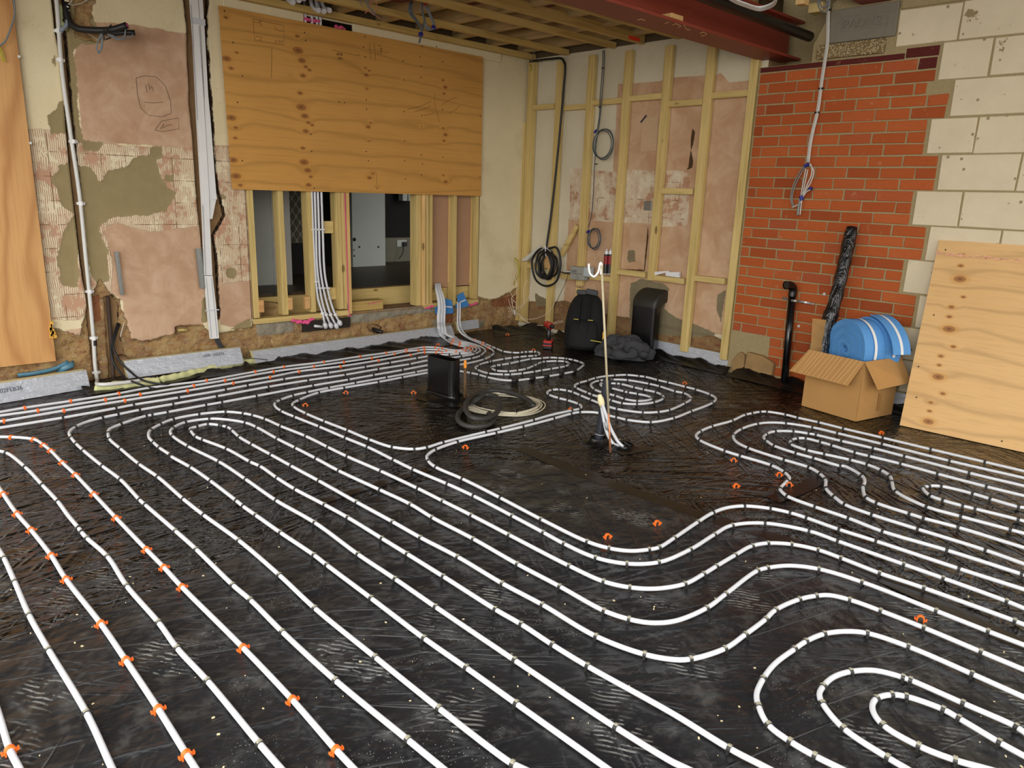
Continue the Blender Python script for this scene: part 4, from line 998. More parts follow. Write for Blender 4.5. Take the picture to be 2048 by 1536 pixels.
# white cornice strip above the plywood sheet
b = MB(); a = on_left(437, -4, 5.60); c = on_left(968, 108, 5.60)
b.box(2.40, 3.02, 5.595, 5.62, 2.555, 2.668); b.box(3.45, 5.05, 5.595, 5.62, 2.555, 2.668)
M_CREAMP = simple('cream_paint', (226,214,176), .6, .06, 12)
o = b.build('trim_2', M_CREAMP, bevel=.006); struct(o)
# pipe ends in the ceiling void
for i, (px, py) in enumerate([(585, 4), (597, 0), (607, -4), (636, 20), (647, 22), (658, 20)]):
    q0 = on_left(px, py, 5.36); t = empty('pipe_elbow', q0, 'white pipe elbow %s in the ceiling void' % ['leftmost of the left trio', 'in the middle of the left trio', 'rightmost of the left trio', 'leftmost of the right trio', 'in the middle of the right trio', 'rightmost of the right trio'][i], 'pipe', 'white pipe elbows in the ceiling void')
    b = MB(); b.tube(spline([q0, q0 + Vector((0, .06, .02)), q0 + Vector((0, .1, .07)), q0 + Vector((0, .1, .16))], .015), .013, 12); b.build('pipe', M_PIPE, t, smooth=True)
    b = MB(); b.tube([q0 - Vector((0, .01, .004)), q0 + Vector((0, .02, .006))], .019, 12); b.build('collar', M_PIPE, t)
for i, (px, py) in enumerate([(611, 38), (624, 40), (634, 42), (641, 43)]):
    q0 = on_left(px, py + 5, 5.61); b = MB(); b.tube([q0 - Vector((0, 0, .1)), q0 + Vector((0, 0, .03)), q0 + Vector((0, .02, .2))], .011, 12)
    o = b.build('pipe_riser', M_PIPE, smooth=True); tag(o, 'white pipe riser %s above the plywood sheet' % ['on its own at the left', 'leftmost of three', 'in the middle of three', 'rightmost of three'][i], 'pipe', 'white pipe risers above the plywood')

# extension slab beyond the beam, added to cut sky light in the corner
b = MB(); b.box(1.6, 5.75, -1.6, 2.42, 3.02, 3.1); o = b.build('ceiling_sky_blocker', M_SKYBLOCK); struct(o)
b = MB(); b.box(-.3, 5.75, 2.42, 3.12, 3.02, 3.1); o = b.build('ceiling_infill', BOARD_D); struct(o)
# red steel beams
def ibeam(name, x0, x1, yc, zb, bw, h, tf, tw, mat, label, skew=0):
    b = MB()
    prof = [(-bw/2, 0), (bw/2, 0), (bw/2, tf), (tw/2, tf), (tw/2, h-tf), (bw/2, h-tf), (bw/2, h), (-bw/2, h), (-bw/2, h-tf), (-tw/2, h-tf), (-tw/2, tf), (-bw/2, tf)]
    n = len(prof); vs = [(x0, yc + p[0], zb + p[1]) for p in prof] + [(x1, yc + p[0] + skew, zb + p[1]) for p in prof]
    b.add(vs, [(i, (i+1) % n, n + (i+1) % n, n + i) for i in range(n)] + [(0, 1, 2, 3, 10, 11), (3, 4, 9, 10), (4, 5, 6, 7, 8, 9), (n, n+1, n+2, n+3, n+10, n+11), (n+3, n+4, n+9, n+10), (n+4, n+5, n+6, n+7, n+8, n+9)])
    o = b.build(name, mat, bevel=.002); tag(o, label, 'beam', 'red steel beams'); return o
t = ibeam('steel_beam', -2.5, 5.62, 3.01, 2.392, .235, .27, .018, .012, M_REDSTEEL, 'long red oxide steel beam resting on the brickwork')
ibeam('steel_beam', -2.5, 5.5, 2.50, 2.72, .16, .2, .016, .010, M_REDSTEEL, 'second red steel beam running behind the black pipe')
ibeam('steel_beam', 5.0, 5.62, 2.30, 2.665, .20, .2, .016, .010, M_REDSTEEL, 'red steel beam end sitting on the padstone')
b = MB(); b.tube([(-2.0, 2.79, 2.56), (2.5, 2.79, 2.55), (5.37, 2.72, 2.50)], .034, 16); o = b.build('drain_pipe', M_BLACK, smooth=True); tag(o, 'black pipe running alongside the red steel beam', 'pipe')
b = MB()
for L_ in ([(1275,40),(1282,38),(1290,41)],[(1345,50),(1352,47),(1362,52),(1356,55)],[(1368,50),(1372,58),(1380,60)],[(1400,66),(1408,64),(1414,68),(1408,71),(1402,72)],[(1330,47),(1337,44)]):
    b.tube([on_floor(x, y, 2.3905) for x, y in L_], .002, 4)
b.build_each('chalk_mark', simple('pale_chalk', (220,170,120), .9), t)
b = MB(); b.box(4.96, 5.03, 2.58, 2.64, 2.62, 2.95); b.box(4.60, 5.2, 2.58, 2.62, 2.86, 2.92); o = b.build('hanger_timber', TZP, bevel=.003); tag(o, 'pale timber hanger hanging between the red beams', 'timber')
b = MB(); b.box(3.98, 4.10, 2.90, 2.99, 2.412, 2.44); o = b.build('timber_wedge', TXP, bevel=.003); tag(o, 'pale timber wedge on the flange of the long red beam', 'timber')
b = MB(); b.box(5.30, 5.40, 2.62, 2.72, 2.64, 2.70); b.box(5.25, 5.45, 2.60, 3.1, 2.80, 2.86); o = b.build('trimmer_timber', TY, bevel=.003); tag(o, 'treated trimmer above the padstone between the beams', 'timber')
# ================================================================ underfloor heating pipes (world metres; flag k black clip, o orange clip, t black tape sleeve)
PIPES = '''
P1|pipe closest to the left wall|0.696,5.080p 0.823,5.098o 1.069,5.104o 1.352,5.122o 1.530,5.154p 1.864,5.139p 1.926,5.138o 2.306,5.189o 2.547,5.213o 2.874,5.190o 3.217,5.206o 3.469,5.202o 3.689,5.207o 3.879,5.215o 3.958,5.149o 3.989,5.082o 4.021,4.961p 4.080,4.930o 4.101,4.941p 4.162,4.971o 4.188,5.026p 4.186,5.082o 4.199,5.211o 4.271,5.408p
P2|pipe second from the left wall|0.683,5.001p 0.870,4.994o 1.242,5.015o 1.451,5.024o 1.802,5.043o 2.026,5.063o 2.413,5.114o 2.737,5.099o 2.998,5.097o 3.261,5.103o 3.500,5.126o 3.642,5.158o 3.758,5.138o 3.821,5.131o 3.921,5.051o 3.946,4.971o 3.999,4.909o 4.082,4.889o 4.168,4.931o 4.230,5.034p 4.213,5.115o 4.239,5.253o 4.327,5.472p
P3|pipe third from the left wall|0.662,4.878p 0.680,4.876o 0.985,4.903o 1.330,4.925o 1.721,4.939o 2.041,4.960o 2.319,4.975o 2.569,5.015o 2.902,4.984o 3.257,4.998o 3.593,5.021o 3.754,5.040o 3.841,4.985o 3.877,4.948o 3.969,4.872o 4.026,4.830p 4.119,4.849o 4.194,4.914p 4.249,5.003o 4.272,5.099p 4.249,5.159o 4.283,5.301o 4.374,5.524p
P4|pipe fourth from the left wall|0.640,4.747p 0.946,4.754k 1.238,4.781k 1.343,4.797k 1.615,4.801k 1.929,4.822k 2.091,4.844k 2.372,4.864k 2.716,4.850k 3.048,4.860k 3.283,4.872k 3.561,4.890k 3.773,4.890p 3.870,4.845k 3.967,4.822k 4.012,4.795p 4.090,4.803k 4.193,4.862p 4.257,4.961o 4.302,5.105p 4.285,5.203o 4.329,5.350o 4.416,5.568p
P5|pipe of the outermost serpentine bend|4.184,4.807p 4.067,4.745k 3.908,4.735k 3.801,4.734p 3.590,4.769p 3.385,4.744k 3.088,4.741k 2.789,4.727k 2.491,4.735k 2.187,4.725k 1.816,4.693k 1.535,4.675k 1.335,4.662k 1.209,4.641k 1.120,4.624k 1.027,4.588p 0.953,4.521k 0.907,4.438p 0.893,4.335k 0.888,4.213k 0.889,4.083k 0.899,3.792k 0.912,3.559k 0.904,3.266k 0.905,3.196k 0.913,2.864k 0.916,2.658k 0.912,2.318k 0.916,2.187k 0.911,1.948k 0.914,1.634k 0.931,1.310k 0.938,1.181p
P6|pipe of the second serpentine bend|4.195,4.755p 4.054,4.657k 3.928,4.626k 3.760,4.625k 3.473,4.630p 3.223,4.611k 2.954,4.600k 2.733,4.587k 2.447,4.583k 2.023,4.555k 1.788,4.540k 1.686,4.537k 1.448,4.520k 1.360,4.516k 1.326,4.514k 1.163,4.433k 1.092,4.375p 1.063,4.300k 1.042,4.194k 1.040,3.997k 1.042,3.710k 1.054,3.489k 1.051,3.160k 1.055,2.941k 1.069,2.629k 1.065,2.280k 1.054,2.006k 1.058,1.653k 1.063,1.352k 1.075,1.076k 1.081,1.056p
P7|pipe forming the outer nested loop|1.239,0.919p 1.234,1.230k 1.231,1.439k 1.226,1.637k 1.229,1.940k 1.231,2.239k 1.233,2.337k 1.224,2.591k 1.220,2.807k 1.218,2.926k 1.220,3.001k 1.223,3.291k 1.218,3.519k 1.200,3.732k 1.203,3.754k 1.198,3.896k 1.202,3.999k 1.213,4.110p 1.256,4.222k 1.333,4.299k 1.424,4.357k 1.580,4.369k 1.726,4.324k 1.796,4.230k 1.824,4.159k 1.847,4.042k 1.857,3.863k 1.882,3.614k 1.886,3.379k 1.891,3.191k 1.911,2.913k 1.922,2.621k 1.923,2.435k 1.925,2.238k 1.922,1.996k 1.920,1.663k 1.931,1.505k 1.971,1.419k 2.035,1.354p 2.144,1.306k 2.260,1.302k 2.350,1.304k 2.489,1.306k 2.617,1.304k 2.692,1.275k 2.760,1.206k 2.798,1.111k 2.800,1.019k 2.794,0.869k 2.806,0.717k 2.811,0.431k 2.809,0.405p
P8|pipe forming the middle nested loop|1.385,0.792p 1.379,0.818p 1.368,0.992k 1.364,1.374k 1.363,1.757k 1.365,1.995k 1.363,2.239k 1.374,2.589k 1.355,2.897k 1.357,3.212k 1.354,3.512k 1.321,3.829k 1.317,4.045k 1.332,4.129p 1.363,4.185k 1.458,4.258k 1.593,4.243k 1.664,4.172p 1.727,4.045k 1.740,3.921k 1.739,3.666k 1.746,3.470k 1.751,3.262k 1.753,3.043k 1.776,2.716k 1.790,2.495k 1.781,2.325k 1.786,2.061k 1.779,1.797k 1.782,1.582k 1.781,1.377k 1.805,1.292k 1.841,1.234p 1.910,1.188p 2.062,1.163k 2.196,1.170k 2.443,1.184k 2.494,1.171k 2.581,1.122p 2.642,1.037k 2.671,0.885k 2.669,0.632k 2.666,0.473k 2.667,0.372p
P9|pipe forming the innermost nested loop|1.539,0.658p 1.528,0.753k 1.528,0.922p 1.509,1.213k 1.507,1.355k 1.511,1.498k 1.506,1.618k 1.508,1.900k 1.508,2.123k 1.507,2.293k 1.505,2.547k 1.496,2.724k 1.479,2.959k 1.478,3.139k 1.484,3.330k 1.473,3.417k 1.460,3.673k 1.421,3.890k 1.411,3.963k 1.426,4.078k 1.441,4.126p 1.478,4.139k 1.548,4.149k 1.592,4.084k 1.599,4.068k 1.613,4.026k 1.607,3.950k 1.591,3.817k 1.592,3.662k 1.599,3.451k 1.604,3.244k 1.613,2.986k 1.619,2.662k 1.627,2.395k 1.630,2.204k 1.642,1.983k 1.639,1.728k 1.648,1.537k 1.646,1.297k 1.687,1.139k 1.734,1.065p 1.774,1.034k 1.901,0.995k 2.021,0.993k 2.155,0.995k 2.236,1.002k 2.367,0.982k 2.438,0.954k 2.482,0.923p 2.507,0.862k 2.517,0.760k 2.521,0.622k 2.515,0.453k 2.512,0.337p
P10|pipe swinging into the second wave bend|4.429,5.128p 4.394,5.011o 4.343,4.868o 4.311,4.782p 4.223,4.669k 4.114,4.594k 3.988,4.535k 3.780,4.502p 3.660,4.501p 3.378,4.503p 3.264,4.494k 2.990,4.485k 2.721,4.476k 2.503,4.465k 2.326,4.445k 2.213,4.425k 2.095,4.370k 2.045,4.326k 2.013,4.255p 1.997,4.134k 2.005,3.978k 2.026,3.721k 2.039,3.456k 2.053,3.255k 2.050,3.006k 2.049,2.834k 2.064,2.580k 2.068,2.393k 2.058,2.123k 2.047,1.923k 2.039,1.800k 2.048,1.643k 2.103,1.537k 2.205,1.466k 2.392,1.448k 2.587,1.460k 2.729,1.461k 2.862,1.381k 2.940,1.217k 2.941,1.094k 2.943,0.835k 2.944,0.695k 2.940,0.486k 2.933,0.433p
P11|pipe of the double spiral and first wave bend|4.480,5.223o 4.449,5.065o 4.434,5.010k 4.400,4.884k 4.379,4.797k 4.354,4.683k 4.385,4.604k 4.433,4.562k 4.476,4.559k 4.515,4.548k 4.565,4.524k 4.585,4.495k 4.547,4.425p 4.478,4.393k 4.444,4.401k 4.382,4.419k 4.309,4.438k 4.229,4.447k 4.141,4.454k 3.994,4.447k 3.961,4.441k 3.880,4.426p 3.804,4.388k 3.748,4.354p 3.706,4.270k 3.703,4.139k 3.770,4.046k 3.811,4.020k 3.911,3.992k 4.028,3.979k 4.106,3.977k 4.205,3.968k 4.297,3.966k 4.366,3.965k 4.435,3.987k 4.487,4.027p 4.507,4.085k 4.463,4.139k 4.364,4.184k 4.316,4.182k 4.226,4.146k 4.160,4.122k 4.040,4.084k 3.948,4.087k 3.874,4.108k 3.814,4.171k 3.829,4.244k 3.862,4.288p 3.920,4.308k 3.974,4.306k 4.062,4.301k 4.182,4.312k 4.325,4.322k 4.433,4.293k 4.508,4.272k 4.560,4.221k 4.598,4.165k 4.604,4.139k 4.610,4.082k 4.599,4.001k 4.572,3.939p 4.531,3.906k 4.442,3.857p 4.307,3.804t 4.149,3.800t 3.992,3.810t 3.861,3.830t 3.714,3.863t 3.649,3.921p 3.614,4.053k 3.612,4.146k 3.598,4.226k 3.555,4.350k 3.492,4.412p 3.321,4.427p 3.085,4.418k 2.868,4.405k 2.588,4.406k 2.386,4.393k 2.190,4.301k 2.125,4.247p 2.101,4.177k 2.091,3.994k 2.100,3.793k 2.118,3.562k 2.128,3.354k 2.157,3.175k 2.230,3.079k 2.295,3.060k 2.415,3.071k 2.726,3.068k 2.837,3.065k 3.115,3.066k 3.300,3.076p 3.467,3.066k 3.533,3.062k 3.593,3.092p 3.617,3.130k 3.628,3.189p 3.630,3.246k 3.622,3.317k 3.629,3.417k 3.663,3.476p 3.734,3.506k 3.791,3.484k 3.818,3.422k 3.817,3.364k 3.796,3.275k 3.768,3.155k 3.737,2.987k 3.739,2.908k 3.811,2.755k 3.901,2.701k 3.994,2.682k 4.216,2.713k 4.341,2.745k 4.394,2.777p 4.458,2.875k 4.448,2.942k 4.474,3.094k 4.472,3.191k 4.428,3.363k 4.345,3.446k 4.230,3.484k 4.134,3.465p 4.066,3.418p 4.003,3.324k 3.984,3.249p 3.991,3.122k 3.977,3.033k 4.005,2.950k 4.062,2.921p 4.130,2.921k 4.172,2.981p 4.162,3.061k 4.142,3.128k 4.138,3.161k 4.135,3.276k 4.130,3.372p 4.185,3.418p 4.274,3.348k 4.290,3.315k 4.293,3.192k 4.299,3.111k 4.308,3.008k 4.272,2.929k 4.199,2.877k 4.070,2.861k 3.940,2.903k 3.877,2.976k 3.872,3.061k 3.877,3.239k 3.888,3.289k 3.925,3.426k 3.966,3.490p 4.041,3.522k 4.150,3.535k 4.264,3.554k 4.364,3.551p 4.462,3.524k 4.558,3.477k 4.610,3.395k 4.629,3.347k 4.626,3.222k 4.630,3.133k 4.625,2.969k 4.621,2.879k 4.578,2.729k 4.521,2.655p 4.390,2.604k 4.086,2.575k 3.865,2.557k 3.677,2.595k 3.598,2.716k 3.588,2.788k 3.575,2.853p 3.560,2.942p 3.480,3.009k 3.407,3.019k 3.241,3.013k 2.972,3.011k 2.763,3.019k 2.484,3.031k 2.308,3.001k 2.234,2.963p 2.216,2.948p 2.177,2.881k 2.156,2.789k 2.161,2.586k 2.149,2.299k 2.131,2.020k 2.126,1.754k 2.150,1.661k 2.196,1.594p 2.263,1.554k 2.309,1.539k 2.428,1.549k 2.638,1.574k 2.778,1.586k 2.880,1.575p 2.960,1.535k 3.030,1.443k 3.057,1.361k 3.062,1.287k 3.058,1.140k 3.068,0.990k 3.077,0.681k 3.089,0.469p
R1|pipe of the outer loop near the cardboard box|4.590,0.807p 4.582,0.995k 4.571,1.268k 4.564,1.532k 4.555,1.767k 4.557,1.925k 4.545,2.060k 4.547,2.145k 4.508,2.261k 4.462,2.288k 4.384,2.303k 4.316,2.312k 4.123,2.293k 3.910,2.306k 3.759,2.291k 3.675,2.261p 3.618,2.194k 3.571,2.002k 3.567,1.906k 3.565,1.720k 3.517,1.621k 3.468,1.574p 3.418,1.561k 3.315,1.540p 3.284,1.529k 3.230,1.462k 3.213,1.319k 3.209,1.164k 3.189,1.010k 3.214,0.766k 3.221,0.506k
R2|pipe of the second loop near the cardboard box|4.467,0.779k 4.439,1.129k 4.436,1.488k 4.426,1.748k 4.417,1.901k 4.361,2.050k 4.287,2.124p 4.196,2.158k 4.005,2.162k 3.857,2.122k 3.768,2.049p 3.723,1.944k 3.704,1.721k 3.698,1.579k 3.649,1.496k 3.593,1.445k 3.473,1.386k 3.401,1.312k 3.351,1.241k 3.334,1.112k 3.336,0.919k 3.342,0.661k 3.328,0.523p
R3|pipe of the third loop near the cardboard box|4.332,0.749p 4.313,0.996k 4.312,1.320k 4.312,1.491k 4.294,1.666k 4.285,1.817k 4.273,1.858k 4.236,1.939k 4.143,2.010k 4.042,2.013k 3.975,1.991p 3.929,1.946k 3.881,1.871k 3.861,1.732k 3.863,1.632k 3.858,1.487k 3.873,1.471p 3.798,1.345k 3.726,1.303p 3.645,1.279k 3.516,1.208k 3.490,1.150k 3.483,1.004k 3.482,0.944k 3.499,0.809k 3.498,0.562p
R4|pipe of the innermost loop near the cardboard box|4.175,0.713p 4.162,0.876k 4.158,1.101k 4.163,1.287k 4.151,1.449k 4.146,1.525k 4.166,1.666k 4.171,1.736k 4.165,1.825k 4.120,1.859k 4.044,1.858k 3.986,1.823k 3.963,1.717k 3.976,1.624k 4.000,1.490k 3.999,1.398k 3.967,1.311k 3.911,1.248k 3.833,1.211k 3.714,1.146k 3.635,0.981k 3.641,0.840k 3.659,0.650k 3.664,0.597p
R5|pipe with the short sharp bend at the right edge|4.003,0.673p 3.988,0.698k 3.992,0.814k 3.998,0.892k 3.977,1.030k 3.925,1.071k 3.873,1.077k 3.796,1.016k 3.783,0.958k 3.785,0.874k 3.793,0.825k 3.816,0.657k 3.818,0.631p
L1|pipe of the largest loop at the lower right|2.359,0.302p 2.364,0.436k 2.365,0.616k 2.340,0.735k 2.293,0.788p 2.224,0.827k 2.136,0.846k 2.068,0.850k 1.951,0.853p 1.854,0.839k 1.776,0.816p 1.734,0.786k 1.685,0.730k 1.671,0.662k 1.670,0.596k 1.676,0.540p
L2|pipe of the middle loop at the lower right|2.187,0.263p 2.195,0.281k 2.192,0.411k 2.188,0.549k 2.184,0.569k 2.155,0.636p 2.090,0.685k 2.022,0.707p 1.956,0.707k 1.914,0.698p 1.882,0.673k 1.827,0.590k 1.806,0.470k 1.803,0.429p
L3|pipe of the smallest loop at the lower right|2.082,0.238p 2.090,0.295k 2.112,0.397k 2.119,0.439k 2.098,0.530k 2.073,0.561k 2.020,0.583k 1.964,0.570p 1.922,0.525k 1.912,0.433k 1.929,0.353k 1.960,0.283p
Q1|pipe held by orange clips curving down the left|0.611,4.573p 0.655,4.536o 0.737,4.427o 0.755,4.298o 0.763,4.180o 0.765,3.962o 0.771,3.750o 0.772,3.455o 0.772,3.137o 0.774,2.775o 0.776,2.594o 0.775,2.417o 0.784,1.949o 0.784,1.638o 0.777,1.397o 0.777,1.320p
Q2|wavy pipe on the left side|0.569,4.322p 0.589,4.274k 0.617,3.995k 0.627,3.699k 0.634,3.459k 0.631,3.282p 0.632,3.126k 0.631,3.078k 0.633,3.009k 0.648,2.804k 0.636,2.539k 0.641,2.243k 0.636,2.069k 0.644,1.861k 0.645,1.538k 0.647,1.433p
Q3|pipe held by orange clips crossing the lower left|0.476,3.766p 0.476,3.692o 0.478,3.427o 0.488,3.223o 0.496,2.941o 0.493,2.719o 0.504,2.352o 0.504,2.105o 0.502,1.831o 0.497,1.620o 0.496,1.565p
Q4|pipe at the lower left edge|0.363,3.095p 0.364,3.022k 0.358,2.808k 0.349,2.545k 0.351,2.300k 0.358,1.933k 0.350,1.691p
Q5|pipe at the bottom left corner|0.189,2.053p 0.185,1.909o 0.189,1.832p
'''
PZ = .0135
def in_frame(p, m=25):
    v = Vector((p[0], p[1], PZ - H)); z = v.dot(CF)
    if z <= 0.05: return False
    x = 1024 + FPX * v.dot(CR) / z; y = 768 - FPX * v.dot(CU) / z
    return m < x < 2048 - m and m < y < 1536 - m
LEFTST = {0: (860, 667), 1: (0, 0)}
dpx = lambda x, y: (860 + x / 7.3167, 550 + y / 7.3167)
RISE = {}
for i in range(6):
    st_ = .009 if i % 2 else -.004
    RISE['P%d' % (i + 1)] = [on_floor(*dpx(140 + i*21, 862), .05)] + [on_left(*dpx(*q), Y - st_) for q, Y in (((118 + i*20.5, 770), 5.47), ((112 + i*20, 690), 5.52), ((112 + i*20.5, 600), 5.53), ((125 + i*18.5, 480), 5.545), ((112 + i*18, 340), 5.56), ((84 + i*14, 200), 5.62), ((78 + i*14, 120), 5.675))]
RISE['P10'] = [on_floor(*dpx(588, 940), .013), on_floor(*dpx(515, 895), .02), on_floor(*dpx(452, 845), .05)] + [on_left(*dpx(*q), Y) for q, Y in (((415, 770), 5.47), ((405, 690), 5.50), ((405, 600), 5.52), ((408, 490), 5.54), ((408, 400), 5.57))]
RISE['P11'] = [on_floor(*dpx(585, 925), .013), on_floor(*dpx(512, 862), .03), on_floor(*dpx(470, 810), .06)] + [on_left(*dpx(*q), Y) for q, Y in (((447, 745), 5.47), ((438, 680), 5.50), ((438, 600), 5.52), ((440, 490), 5.54), ((438, 400), 5.57))]
# how the clips on each pipe are counted: short pipe phrase, where counting starts, counted backwards along the traced path
COUNT = {'P1': ('pipe closest to the left wall', 'from the left edge', 0), 'P2': ('pipe second from the left wall', 'from the left edge', 0), 'P3': ('pipe third from the left wall', 'from the left edge', 0),
 'P4': ('pipe fourth from the left wall', 'from the left edge', 0), 'P5': ('pipe of the outermost serpentine bend', 'from the bottom edge', 1), 'P6': ('pipe of the second serpentine bend', 'from the bottom edge', 1),
 'P7': ('pipe of the outer nested loop', 'from its lower end', 0), 'P8': ('pipe of the middle nested loop', 'from its lower end', 0), 'P9': ('pipe of the innermost nested loop', 'from its lower end', 0),
 'P10': ('pipe of the second wave bend', 'from the right edge', 1), 'P11': ('double spiral and first wave pipe', 'from the right edge', 1),
 'R1': ('outer pipe loop by the cardboard box', 'from its upper end', 0), 'R2': ('second pipe loop by the cardboard box', 'from its upper end', 0), 'R3': ('third pipe loop by the cardboard box', 'from its upper end', 0),
 'R4': ('innermost pipe loop by the cardboard box', 'from its upper end', 0), 'R5': ('pipe with the sharp bend at the right', 'from its upper end', 0),
 'L1': ('largest loop pipe at the lower right', 'from its upper end', 0), 'L2': ('middle loop pipe at the lower right', 'from its upper end', 0), 'L3': ('smallest loop pipe at the lower right', 'from its upper end', 0),
 'Q1': ('pipe curving down the left', 'from the left edge', 0), 'Q2': ('wavy pipe on the left side', 'from the left edge', 0), 'Q3': ('pipe crossing the lower left', 'from the left edge', 0),
 'Q4': ('pipe at the lower left edge', 'from its upper end', 0), 'Q5': ('pipe at the bottom left corner', 'from its upper end', 0)}
_U = 'first second third fourth fifth sixth seventh eighth ninth tenth eleventh twelfth thirteenth fourteenth fifteenth sixteenth seventeenth eighteenth nineteenth'.split()
_T = 'twenty thirty forty fifty sixty seventy eighty ninety'.split()
def ordinal(n):
    if n >= 100: return 'hundredth' if n == 100 else 'hundred-and-' + ordinal(n - 100)
    if n < 20: return _U[n - 1]
    t_, u_ = divmod(n, 10); return (_T[t_ - 2][:-1] + 'ieth') if u_ == 0 else _T[t_ - 2] + '-' + _U[u_ - 1]
clips = []   # (distance, position, angle, flag, pipe label)
for line in PIPES.strip().split('\n'):
    nm, lab, data = line.split('|')
    pts = []
    for tok in data.split():
        a, c_ = tok[:-1].split(','); pts.append((float(a), float(c_), tok[-1]))
    P = [Vector((p[0], p[1], PZ)) for p in pts]
    ext0 = not in_frame(pts[0]); ext1 = not in_frame(pts[-1])
    if nm in ('P5', 'P6'):
        RISE[nm] = RISE[nm][::-1] + [on_floor(*dpx(*q), PZ) for q in ([(352,922),(440,976),(590,1010),(700,1058),(735,1108)] if nm == 'P5' else [(360,900),(440,960),(600,1000),(720,1040),(795,1080),(812,1120)])]
    if nm in RISE:
        R_ = RISE[nm]
        if nm in ('P10', 'P11'): P = R_[::-1] + P
        elif nm in ('P5', 'P6'): P = R_ + P
        else: P = P + R_
        if nm in ('P10', 'P11', 'P5', 'P6'): ext0 = False
        else: ext1 = False
    if ext0: P = [P[0] + (P[0] - P[1]).normalized() * .5] + P
    if ext1: P = P + [P[-1] + (P[-1] - P[-2]).normalized() * .5]
    if nm == 'P1':
        for p in P:
            if 1.86 < p.x < 2.12: p.z = .0125
    S_ = spline(P, .014)
    b = MB(); b.tube(S_, .0082, 10)
    o = b.build('heating_pipe', M_PIPE, smooth=True)
    tag(o, 'white heating ' + lab, 'pipe', 'white underfloor heating pipes')
    sh, frm, rev = COUNT[nm]; cnt = {'k': 0, 'o': 0, 't': 0}
    for p in (pts[::-1] if rev else pts):
        if p[2] == 'p' or not in_frame(p, 2): continue
        cnt[p[2]] += 1
        v = Vector((p[0], p[1], PZ)); j = min(range(len(S_)), key=lambda k: (S_[k] - v).length_squared)
        tv = S_[min(j + 1, len(S_) - 1)] - S_[max(j - 1, 0)]; clips.append(((v - Vector((0, 0, H))).length, S_[j].copy(), math.atan2(tv.y, tv.x), p[2], '%s %s clip on the %s %s' % (ordinal(cnt[p[2]]), 'orange' if p[2] == 'o' else 'black', sh, frm)))
# P5/P6 join the rising bundle through their turn
for nm, tip, turn in (('P5', (735,1110), [(735,1108),(700,1060),(590,1010),(440,976),(352,922)]), ('P6', (808,1120), [(812,1120),(790,1075),(720,1040),(600,1000),(440,960),(360,900)])):
    st = [l for l in PIPES.strip().split('\n') if l.startswith(nm + '|')][0].split('|')
def clip_mesh(name, body, dust, foot):
    b = MB(); r0, r1, w = .0083, (.0116 if not foot else .0122), (.0052 if not foot else .0058); n = 12; vs = []; zc = PZ
    for s_ in (-w, w):
        for r_ in (r0, r1):
            for k in range(n + 1):
                a = PI * k / n; vs.append((s_, r_ * math.cos(a), r_ * math.sin(a)))
    N = n + 1; q = lambda s_, r_, k: (s_ * 2 + r_) * N + k; fs = []; mi = []
    for k in range(n):
        fs += [(q(0,1,k), q(1,1,k), q(1,1,k+1), q(0,1,k+1)), (q(0,0,k+1), q(1,0,k+1), q(1,0,k), q(0,0,k)), (q(0,0,k), q(0,1,k), q(0,1,k+1), q(0,0,k+1)), (q(1,0,k+1), q(1,1,k+1), q(1,1,k), q(1,0,k))]
        mi += [1 if (n*.3 < k < n*.7 and dust) else 0] + [0, 0, 0]
    b.v = vs; b.f = fs; b.m = mi
    for s_ in (-1, 1):
        b.box(-w * .8, w * .8, min(s_ * r0, s_ * r1), max(s_ * r0, s_ * r1), -zc + .001, .002)
        if foot: b.obox((0, s_ * (r1 + .0028), -.0035), (w * 1.05, 0, 0), (0, .0034, 0), (0, 0, .0016)); b.obox((0, s_ * (r1 + .0055), -.0015), (w * .8, 0, 0), (0, .0014, 0), (0, 0, .0034))
        else: b.obox((0, s_ * (r1 + .0014), -.0055), (w * .55, 0, 0), (0, .0024, 0), (0, 0, .0055))
    me = bpy.data.meshes.new(name); me.from_pydata(b.v, [], b.f); me.materials.append(body); me.materials.append(dust or body); me.polygons.foreach_set('material_index', b.m); me.update()
    return me
ME_K = clip_mesh('pipe_clip', M_BLACKCLIP, M_DUSTTOP, False)
ME_KD = clip_mesh('pipe_clip', M_BLACKCLIP, None, False)
ME_O = clip_mesh('pipe_clip', M_ORANGE, None, True)
clips = [c for c in clips if c[3] != 't'] + sorted([c for c in clips if c[3] == 't'], key=lambda c: -c[1].dot(CR)); clips.sort(key=lambda c: c[0] if c[3] != 't' else 99); nk = 0; rest = MB()
for d, p, a, fl__, lab in clips:
    if fl__ == 't':
        b = MB(); tv = Vector((math.cos(a), math.sin(a), 0)); b.tube([p - tv * .026, p + tv * .026], .0145, 10); o = b.build('tape_sleeve', M_BLACKRUB, smooth=True)
        nsl = globals().get('nsl', 0) + 1; tag(o, '%s black tape wrap from the right on the outer small far loop' % ordinal(nsl), 'tape', 'black tape wraps'); continue
    me = ME_O if fl__ == 'o' else (ME_K if d < 3.4 else ME_KD)
    if fl__ == 'k':
        nk += 1
        if nk > 195:
            R2 = Matrix.Rotation(a, 3, 'Z'); s_ = 1.1
            rest.add([p + R2 @ (v.co * s_) for v in me.vertices], [tuple(f.vertices) for f in me.polygons]); continue
    o = bpy.data.objects.new('pipe_clip', me); o.location = p; o.rotation_euler = (0, 0, a); COL.objects.link(o)
    if fl__ == 'o': tag(o, lab, 'clip', 'orange pipe clips')
    else: tag(o, lab, 'clip', 'black pipe clips')
o = rest.build('pipe_clip', M_BLACKCLIP); tag(o, 'many small black pipe clips on the far heating loops', 'clip', 'black pipe clips', 'stuff')
